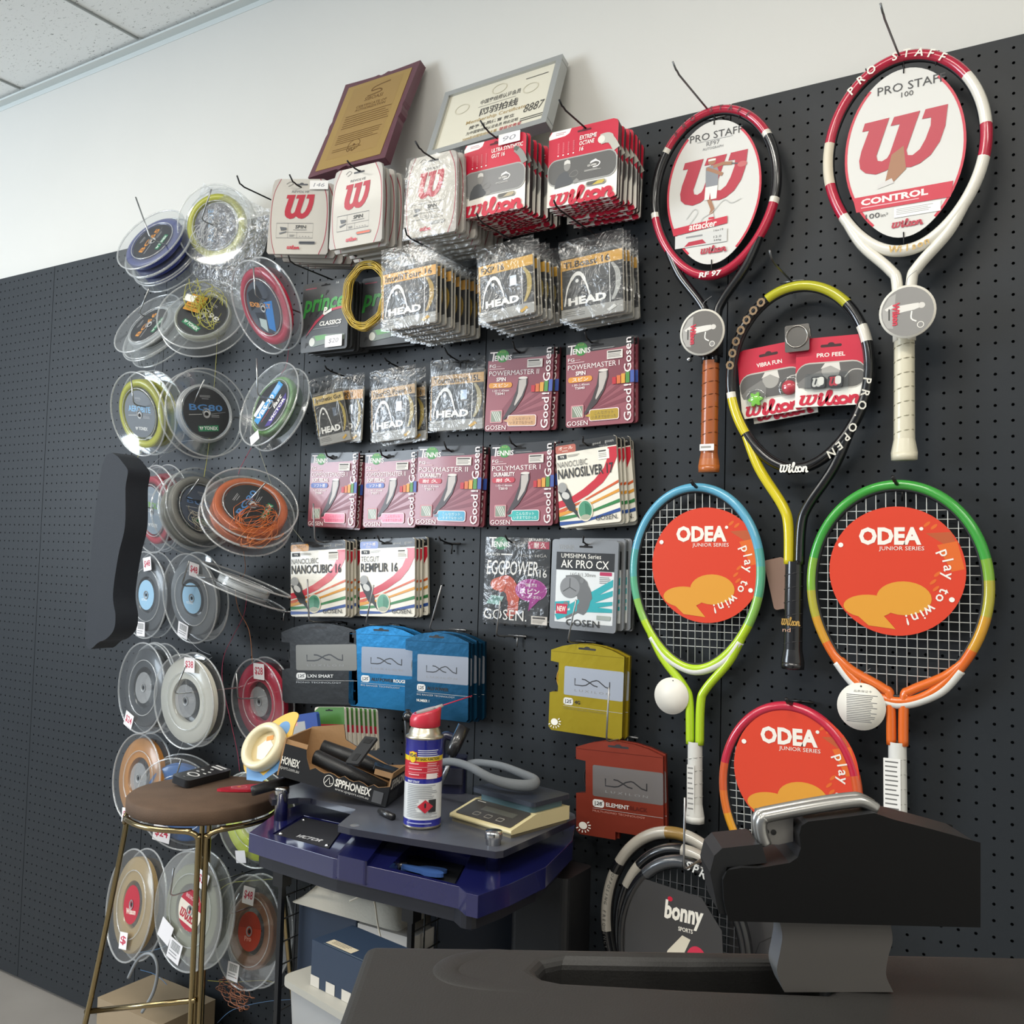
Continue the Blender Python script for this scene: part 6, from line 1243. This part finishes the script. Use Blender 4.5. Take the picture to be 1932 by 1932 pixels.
# ---- gold stool
ZS = .80; sc_ = WZ(386, 1494, ZS); SR = .152
st = thing('bar_stool', 'tall gold wire leg stool with a round brown seat', 'stool', Tr(sc_.x, sc_.y, 0)); gold = mat('#a08f6a', .2, 1.0)
mb = MB(); mb.lathe([(0, ZS), (SR * .97, ZS), (SR, ZS - .004), (SR, ZS - .026), (SR * .97, ZS - .03), (0, ZS - .03)], mat('#5a4636', .8, bump=.35, bscale=350, var=.12), 56); mb.build('seat', st)
to = (CAM - sc_); th0 = math.atan2(to.y, to.x); rr = .0055
def legpt(a, r, z): return V((r * math.cos(a), r * math.sin(a), z))
for k, (da, spl) in enumerate(((0, .03), (R_(-88), .12), (R_(92), .10), (R_(178), .06))):
    mb = MB()
    for s in (-1, 1):
        off = R_(2.6) * s; a = th0 + da
        pts = [legpt(a + R_(80) * s, SR * .99, ZS - .038), legpt(a + R_(60) * s, SR * .99, ZS - .038), legpt(a + R_(40) * s, SR * .99, ZS - .038), legpt(a + R_(20) * s, SR * .99, ZS - .038), legpt(a + R_(10) * s, SR * .99, ZS - .040), legpt(a + R_(3.6) * s, SR * 1.0, ZS - .05), legpt(a + R_(2.8) * s, SR * 1.0, ZS - .08), legpt(a + off, SR + spl * .4, ZS * .5), legpt(a + off * .8, SR + spl, .006)]
        mb.tube(spline(pts, 4), rr, gold, 10)
    mb.build('leg', st)
mb = MB(); zq = .45
mb.tube([legpt(th0 + R_(-88), SR + .055, zq - .07), legpt(th0, SR + .015, zq)], rr, gold, 8); mb.build('stretcher', st)
# remote control on the seat
p, q = WZ(336, 1486, ZS), WZ(421, 1464, ZS); X = (q - p); rl_ = X.length; X.normalize(); Y = V((-X.y, X.x, 0)); rm = thing('remote_control', 'black remote control with white buttons on the brown stool', 'remote control', TM(X, Y, V((0, 0, 1)), V((p.x, p.y, ZS + .004))) @ Rt(9, 'X'))
mb = MB(); mb.prism(rrect(0, -.025, rl_, .025, .010), .001, .017, mat('#1b1c1f', .4)); rh = mb.build('housing', rm, None, .003, 3)
mb = MB(); A = Art(mb, rl_, .05, .0172, Tr(0, .025, 0)); w_ = mat('#d5d5d3', .4); A.L([(.30 + .075 * math.cos(t), .5 + .26 * math.sin(t)) for t in [PI * i / 12 for i in range(24)]], .03, w_, True)
for u, v in ((.47, .3), (.47, .7), (.58, .3), (.58, .7), (.71, .5)): A.E(u, v, .022, .09, w_, 12)
A.R(.8, .2, .86, .8, w_, .01); A.R(.9, .2, .95, .8, w_, .01)
for u in (.1, .17): A.E(u, .5, .015, .06, mat('#8b8b89', .4), 10)
mb.build('buttons', rh)
p = WZ(455, 1490, ZS); mb = MB(); mb.prism([(p_.x, p_.y) for p_ in spline([(-.045, -.02), (0, .02), (.045, .028), (.05, -.004), (.02, -.024)], 4, True)], .001, .006, mat('#b82236', .3, coat=.6, bump=.5, bscale=120)); A = Art(mb, .08, .04, .0062, Tr(-.04, .02, 0)); A.L([(.45 + .2 * math.cos(t), .55 + .3 * math.sin(t)) for t in [PI * i / 10 for i in range(20)]], .02, mat('#e0a0a8', .4), True); A.E(.45, .5, .05, .09, mat('#d9a04a', .4)); tag(mb.build('foil_packet', None, TM(CR, V((-CR.y, CR.x, 0)).normalized(), V((0, 0, 1)), V((p.x, p.y, ZS)))), 'crumpled red packet on the brown stool beside the remote', 'packet')
# ---- wire rack and boxes under the machine
ZR = .66; PL, PR_ = WZ(533, 1645, ZR), WZ(777, 1709, ZR); X = (PR_ - PL); rw = X.length; X.normalize(); Y = V((-X.y, X.x, 0)); rdp = .21; FRk = TM(X, Y, V((0, 0, 1)), V((PL.x, PL.y, 0)))
rk = thing('wire_rack', 'black wire cube rack under the blue machine', 'rack', FRk); bkw = mat('#141517', .45)
for i, (x, y) in enumerate(((0, 0), (rw, 0), (0, rdp), (rw, rdp))):
    mb = MB(); mb.box(x - .005, x + .005, y - .005, y + .005, 0, ZR, bkw); mb.box(x - .013, x + .013, y - .013, y + .013, ZR - .026, ZR + .006, bkw); mb.build('post', rk)
def grid(o, u, v, nu, nv, r=.0016):
    mb = MB()
    for i in range(nu + 1): mb.tube([o + u * (i / nu), o + u * (i / nu) + v], r * (2 if i in (0, nu) else 1), bkw, 5)
    for i in range(nv + 1): mb.tube([o + v * (i / nv), o + v * (i / nv) + u], r * (2 if i in (0, nv) else 1), bkw, 5)
    return mb
grid(V((0, 0, ZR - .004)), V((rw, 0, 0)), V((0, rdp, 0)), 7, 5).build('top_panel', rk); grid(V((0, 0, .34)), V((0, rdp, 0)), V((0, 0, ZR - .345)), 5, 7).build('side_panel', rk); grid(V((0, 0, .34)), V((rw, 0, 0)), V((0, rdp, 0)), 7, 5).build('shelf_panel', rk); grid(V((rw, 0, .34)), V((0, rdp, 0)), V((0, 0, ZR - .345)), 5, 7).build('side_panel', rk)
def carton(name, lab, F, a, b, h, m, z0, marks=None, cat='box'):
    mb = MB(); mb.box(0, a, 0, b, 0, h, m)
    if marks: marks(mb, a, b, h)
    o = mb.build(name, None, F, .002); tag(o, lab, cat); return o
FRONT = lambda h: M(((1, 0, 0, 0), (0, 0, -1, 0), (0, 1, 0, h), (0, 0, 0, 1)))
def sq(mb, a, b, h):
    A = Art(mb, a, h, .0006, FRONT(h))
    for i in range(7): A.R(.0 + .15 * i, .76, .085 + .15 * i, 1.0, mat('#c9c4ba', .5))
    A2 = Art(mb, a, b, h + .0004, Tr(0, b, 0)); A2.R(.1, .72, .34, .92, mat('#c2b79e', .5)); A2.lines(.13, .75, .3, .88, 3, mat('#6a6355', .5)); A2.R(.1, .95, .7, .985, mat('#4d5a68', .5)); A2.X('VICTOR', .5, .7, .8, .82, WHT, .03, .15)
nb = mat('#26354a', .5)
ZK = .3445
bxx = WZ(540, 1842, .60); Xb = V((math.cos(R_(-12)), math.sin(R_(-12)), 0)); Yb = V((-Xb.y, Xb.x, 0)); FBn = TM(Xb, Yb, V((0, 0, 1)), V((bxx.x, bxx.y, 0)))
bn = thing('storage_bin', 'translucent plastic storage bin with a white lid, below the navy box', 'storage bin', FBn); tb = clear((.86, .88, .88), .12, .5, .34, .15, 0, 1, 'frosted_plastic')
mb = MB(); o1 = rrect(0, 0, .32, .19, .02); o0 = rrect(.03, .03, .29, .16, .02); n_ = len(o1)
mb.add([(x, y, .04) for x, y in o0] + [(x, y, .585) for x, y in o1], [[i, (i + 1) % n_, n_ + (i + 1) % n_, n_ + i] for i in range(n_)] + [list(range(n_))[::-1]], tb, True); mb.build('tub', bn)
mb = MB(); mb.prism(rrect(-.008, -.008, .328, .198, .022), .589, .60, mat('#aaa89f', .5)); mb.prism(rrect(.012, .012, .308, .178, .018), .576, .590, mat('#aaa89f', .5)); mb.build('lid', bn, None, .003)
pA = WZ(586, 1857, .601); Xa = V((math.cos(R_(-8)), math.sin(R_(-8)), 0)); Ya = V((-Xa.y, Xa.x, 0))
carton('shoe_box', 'navy box with white squares along its bottom edge, on the storage bin', TM(Xa, Ya, V((0, 0, 1)), V((pA.x, pA.y, .6005))), .26, .085, .072, nb, 0, sq)
def rackp(x, y, z): return FRk @ Tr(x, y, z)
carton('shoe_box', 'tall navy box inside the wire rack, left of the white box', rackp(.02, .03, ZK), .15, .16, .255, nb, 0)
def wbx(mb, a, b, h):
    A = Art(mb, a, h, .0006, FRONT(h)); A.E(.6, .16, .05, .02, mat('#4a4c50', .5)); A.E(.6, .16, .035, .013, WHT); A.E(.6, .16, .02, .008, mat('#4a4c50', .5)); A.L([(.18, .1), (.3, .22), (.9, .26)], .01, mat('#8d8d8c', .5)); A.lines(.5, .06, .66, .075, 1, mat('#8d8d8c', .5))
carton('paper_box', 'white box with a small round mark inside the wire rack', rackp(.185, .015, ZK), .13, .18, .25, mat('#c4c0ba', .55), 0, wbx)
def sq2(mb, a, b, h):
    A = Art(mb, a, h, .0006, FRONT(h))
    for i in range(5): A.R(.06 + .19 * i, .62, .17 + .19 * i, .74, mat('#a5a19a', .5))
pC = WZ(814, 1702, .64); carton('shoe_box', 'navy box with white squares right of the wire rack', TM(V((.80, .6, 0)), V((-.6, .80, 0)), V((0, 0, 1)), V((pC.x, pC.y, .32))), .2, .1, .32, mat('#1f2a3b', .5), 0, sq2)
# white cloth on the boxes
F3 = rackp(.02, .005, ZK + .258); mb = MB(); vs = []; fs = []; rnd = random.Random(4); nx, ny = 18, 10
for j in range(ny + 1):
    for i in range(nx + 1):
        u, v = i / nx, j / ny; e = math.sin(PI * u) * math.sin(PI * v)
        vs.append((0 + .27 * u, .0 + .16 * v, .002 + .036 * min(1, e * 3) + rnd.uniform(-.004, .004) * e - (0 if e else .001)))
for j in range(ny):
    for i in range(nx): a = j * (nx + 1) + i; fs.append([a, a + 1, a + nx + 2, a + nx + 1])
mb.add(vs, fs, mat('#c9c3b4', .8, bump=.3, bscale=200), True); o = mb.build('folded_cloth', None, F3); s_ = o.modifiers.new('s', 'SUBSURF'); s_.levels = 1; s_.render_levels = 1; tag(o, 'white folded cloth on the boxes inside the wire rack', 'cloth')
mb = MB(); a_, b_, c_ = WZ(694, 1687, .70), WZ(706, 1700, .67), WZ(720, 1778, .60); mb.tube(spline([p_ - a_ for p_ in (WZ(660, 1700, .68), a_, b_, WZ(712, 1740, .63), c_)], 5), .0018, mat('#d5cdbb', .6), 6); tag(mb.build('cord', None, Tr(*a_)), 'white cord hanging from the folded cloth', 'cord')
q = WZ(262, 1916, .2); carton('carton', 'brown cardboard box on the floor at the lower left corner', TM(V((1, 0, 0)), V((0, 1, 0)), V((0, 0, 1)), V((q.x - .16, q.y, 0))), .24, min(.16, -.03 - q.y), .2, mat('#9c8a70', .7, var=.08, bscale=100), 0)
# ---------------------------------------------------------------- foreground machine
ZL = 1.03
DK = mat('#1f1e1d', .55, bump=.12, bscale=700, var=.06)
fo = WZ(1200, 1900, ZL); OF = Tr(fo.x, fo.y, 0)
fm = thing('stringing_machine', 'dark grey stringing machine with a silver column and black arm, in the lower right foreground', 'stringing machine', OF)
def lf(pts, z): return [(x - fo.x, y - fo.y) for x, y in xy(pts, z)]
mb = MB(); mb.prism(lf([(690, 1781), (1080, 1787), (1452, 1793), (1800, 1799), (2150, 1806), (2150, 2230), (1300, 2260), (560, 2160), (636, 1930)], ZL), ZL - .12, ZL, DK); top = mb.build('top_cover', None, OF)
c = MB(); c.prism(lf([(1012, 1832), (1030, 1814), (1060, 1808), (1300, 1812), (1560, 1816), (1560, 1872), (1300, 1862), (1060, 1849), (1030, 1843)], ZL), ZL - .05, ZL + .05, mat('#141416', .6))
cut(top, [c]); top.parent = fm; top.matrix_local = M.Identity(4)
b = top.modifiers.new('bevel', 'BEVEL'); b.width = .009; b.segments = 4; b.limit_method = 'ANGLE'; b.angle_limit = R_(50)
# finger hollow at the left end of the slot: a raised lip
mb = MB(); lp = [WZ(px, py, ZL) - V((fo.x, fo.y, 0)) for px, py in ((1010, 1800), (930, 1797), (868, 1808), (842, 1826), (850, 1843), (890, 1855), (960, 1864), (1060, 1872))]
mb.tube(spline([p - V((0, 0, .001)) for p in lp], 6), [.002 + .008 * math.sin(PI * i / 42) ** .5 for i in range(43)], DK, 14, flat=.2, up=(0, 0, 1)); mb.build('recess_lip', fm)
mb = MB(); mb.prism(rrect(-.10, -.09, .25, .06, .04), 0, ZL - .125, mat('#232323', .5)); mb.build('pedestal', fm, Tr(-.02, 0, 0))
# silver column
P0, P1 = WZ(1476, 1868, ZL), WZ(1692, 1876, ZL); X = (P1 - P0).normalized(); X = V((X.x, X.y, 0)).normalized(); Zf = X.cross(V((0, 0, 1))); FC = TM(X, V((0, 0, 1)), Zf, P0); g = on_plane(FC); L2 = OF.inverted() @ FC
sil = mat('#6d6a67', .42, .55); sil2 = mat('#a9acae', .3, .75)
lft = spline([g(*p) for p in ((1470, 1735), (1476, 1765), (1472, 1795), (1466, 1830), (1474, 1858), (1480, 1872))], 5); rgt = spline([g(*p) for p in ((1686, 1872), (1672, 1840), (1676, 1805), (1684, 1775), (1680, 1740))], 5)
mb = MB(); mb.prism([(p.x, p.y) for p in lft + rgt], -.022, 0, sil, sil2, None, True); mb.build('column', fm, L2, .004, 3)
# black arm
FA = FC.copy(); FA.translation = FC.translation + Zf * .008; g = on_plane(FA); LA = OF.inverted() @ FA
arm = [g(*p) for p in ((1374, 1738), (1366, 1700), (1364, 1660), (1372, 1642), (1400, 1637), (1430, 1638), (1490, 1628), (1505, 1618), (1511, 1600), (1508, 1575), (1512, 1558), (1525, 1550), (1600, 1541), (1650, 1534), (1685, 1546), (1760, 1565), (1850, 1590), (1850, 1750), (1600, 1744))]
ab = mat('#070708', .6, spec=.25)
mb = MB(); mb.prism(arm, -.04, 0, ab, mat('#17181a', .45)); mb.build('arm', fm, LA, .005, 3)
lw = [g(*p) for p in ((1358, 1728), (1342, 1650), (1350, 1618), (1365, 1604), (1440, 1596), (1450, 1632), (1374, 1640), (1366, 1662), (1372, 1730))]
mb = MB(); mb.prism(lw, -.04, -.004, mat('#141517', .45)); mb.build('arm_nose', fm, LA, .004, 3)
# silver cap rails
for dz, off, nm in ((-.010, 2, 'rail'), (-.0165, 0, 'rail')):
    q = [g(*p) for p in ((1450 + off, 1600 + off), (1443 + off, 1580 + off), (1441 + off, 1560 + off), (1446 + off, 1550 + off), (1460 + off, 1545 + off), (1550 + off, 1528 + off), (1620 + off, 1518 + off), (1640 + off, 1520 + off), (1662 + off, 1532 + off))]
    mb = MB(); mb.tube([(p.x, p.y, dz) for p in spline(q, 5)], .0040, mat('#a5a4a1', .28, .85), 12); mb.build(nm, fm, LA)
mb = MB(); mb.prism([g(*p) for p in ((1446, 1604), (1448, 1552), (1508, 1545), (1508, 1600), (1480, 1606))], -.035, -.014, mat('#8b8884', .4, .6)); A = Art(mb, 1, 1, -.0138)
for px, py in ((1456, 1581), (1470, 1582)):
    x, y = g(px, py); mb.lathe([(0, .0005), (.0018, .0003)], mat('#1b1b1c', .5), 12, Tr(x, y, -.0138))
mb.build('cap_block', fm, LA, .002)
# ---------------------------------------------------------------- framed things on top of the pegboard
def leaning(tl, tr, dtop, bl, zb):
    A = W(*tl, dtop); B = W(*tr, dtop); C_ = WZ(*bl, zb); X = B - A; w = X.length; X.normalize(); Y = C_ - A; Y -= X * Y.dot(X); h = Y.length; Y = -Y.normalized(); return TM(X, Y, X.cross(Y), A), w, h
F, w, h = leaning((652, 160), (794, 113), .0, (582, 336), PT + .005)
pq = thing('plaque', 'brown wooden plaque with a gold certificate plate, leaning on the wall above the pegboard', 'plaque', F); wd = mat('#5f3440', .45, coat=.3)
rnd = random.Random(2); top_ = [(u, -.018 * math.sin(PI * u) - (.012 * math.sin(u * 40) if .42 < u < .62 else 0)) for u in [i / 24 for i in range(25)]]
lf_ = [(.02 * math.sin(PI * v) + (.010 * math.sin(v * 45) if .45 < v < .62 else 0), v) for v in [i / 24 for i in range(25)]]
out = [(u * w, (v) * h) for u, v in top_] + [((1 - x) * w, -v * h) for x, v in lf_[1:]] + [((1 - u) * w, -h - v * h) for u, v in top_[1:]] + [(x * w, -(1 - v) * h) for x, v in [(a, b) for a, b in lf_][1:-1]]
mb = MB(); mb.prism(out, -.022, 0, wd); mb.build('board', pq, None, .002)
mb = MB(); mb.prism(rrect(.08 * w, -.95 * h, .92 * w, -.06 * h, .001), 0, .001, mat('#a88a50', .4, .2, var=.06, bscale=60)); A = Art(mb, w, h, .0011); k = mat('#6a4a1c', .5)
A.R(.17, .1, .83, .86, mat('#a58650', .42, .2)); A.L([(.42, .24), (.5, .235), (.6, .22), (.56, .19), (.46, .19), (.47, .16), (.56, .14), (.68, .13)], .018, k, sp=4); A.X('SIBOASI', .4, .25, .64, .29, k, .02); A.X('CERTIFICATE OF', .32, .325, .72, .352, k, .02); A.X('AUTHORIZATION', .32, .36, .72, .387, k, .02); A.lines(.22, .42, .84, .57, 6, k, .3); A.lines(.22, .62, .82, .73, 5, k, .3); A.L([(.5 + .075 * math.cos(t), .765 + .055 * math.sin(t)) for t in [PI * i / 12 for i in range(24)]], .006, k, True); A.E(.5, .765, .015, .012, k); A.lines(.22, .77, .62, .81, 2, k, .25); A.L([(.42, .8), (.45, .83), (.48, .79), (.5, .83), (.53, .8)], .007, k, sp=3)
mb.build('certificate_plate', pq)
F, w, h = leaning((842, 177), (1064, 104), .0, (797, 300), PT + .006)
F2, w2, h2 = F, w, h
fr = thing('picture_frame', 'silver framed membership certificate leaning on the wall above the pegboard', 'picture frame', F); al = mat('#b5b7b6', .35, .5)
mb = MB(); bw = .014
for (x0, x1, y0, y1) in ((0, w, -bw, 0), (0, w, -h, -h + bw), (0, bw, -h + bw, -bw), (w - bw, w, -h + bw, -bw)): mb.box(x0, x1, y0, y1, -.022, .004, al)
mb.build('frame_moulding', fr, None, .0025)
mb = MB(); mb.box(bw * .8, w - bw * .8, -h + bw * .8, -bw * .8, -.006, -.002, mat('#ddd8c6', .5, var=.03, bscale=50)); A = Art(mb, w, h, -.0018); k = mat('#5f5d58', .5); gd_ = mat('#b39a6a', .5)
A.X('中国穿线师认证会员', .36, .30, .70, .375, k, .02); A.lines(.35, .405, .70, .42, 1, k); A.X('网羽拍线', .38, .44, .70, .56, mat('#4d4b48', .5), .02); A.X('Membership Certificate', .28, .585, .78, .655, gd_, .01); A.X('授予 大凤体育 张立', .32, .68, .7, .735, k, .02); A.X('为中国穿线师认证会员 特此证明', .31, .765, .74, .815, k, .01); A.X('2009年中国穿线师大赛', .29, .845, .58, .90, gd_, .01); A.X('荣获优秀奖', .60, .845, .78, .90, mat('#b5404a', .5), .01)
A.X('8887', .77, .60, .93, .72, mat('#55534e', .5), .0, .2); A.lines(.76, .80, .95, .86, 2, k, .4); A.lines(.72, .18, .9, .2, 1, k, .5); A.L([(.06, .07), (.94, .07), (.94, .93), (.06, .93)], .002, mat('#b9b39c', .5), True)
for u, v in ((.2, .35), (.78, .35), (.5, .2)): A.L([(u + .06 * math.cos(t), v + .07 * math.sin(t)) for t in [PI * i / 10 for i in range(20)]], .006, mat('#cfc9b4', .5), True)
mb.build('certificate', fr)
# ---------------------------------------------------------------- light
def area(name, loc, size, size_y, power, col, target):
    l = bpy.data.lights.new(name, 'AREA'); l.shape = 'RECTANGLE'; l.size = size; l.size_y = size_y; l.energy = power; l.color = col
    o = bpy.data.objects.new(name, l); COL.objects.link(o); o.location = loc
    d = V(target) - V(loc); o.rotation_euler = d.to_track_quat('-Z', 'Y').to_euler(); return o
for i, (x, y, p) in enumerate(((-2.6, -1.5, 30), (-.6, -1.5, 33), (1.2, -1.5, 25), (-2.6, -3.2, 26), (-.6, -3.2, 26), (1.2, -3.2, 20))):
    area('ceiling_lamp', (x, y, ZC - .02), 1.15, .28, p, (1, .955, .865), (x, y, 0))
area('window_light', (-5.0, -3.6, 1.9), 1.8, 1.6, 165, (.80, .90, 1.0), (-1.6, 0, 3.2))
w = bpy.data.worlds.new('world'); S.world = w; w.use_nodes = True; bg = w.node_tree.nodes['Background']; bg.inputs['Color'].default_value = (.85, .92, 1.0, 1); bg.inputs['Strength'].default_value = .3
S.view_settings.view_transform = 'Standard'; S.view_settings.look = 'None'; S.view_settings.exposure = -0.2; S.view_settings.gamma = 1.0
S.view_settings.use_curve_mapping = False
S.cycles.transparent_max_bounces = 24; S.cycles.max_bounces = 8; S.cycles.use_denoising = True
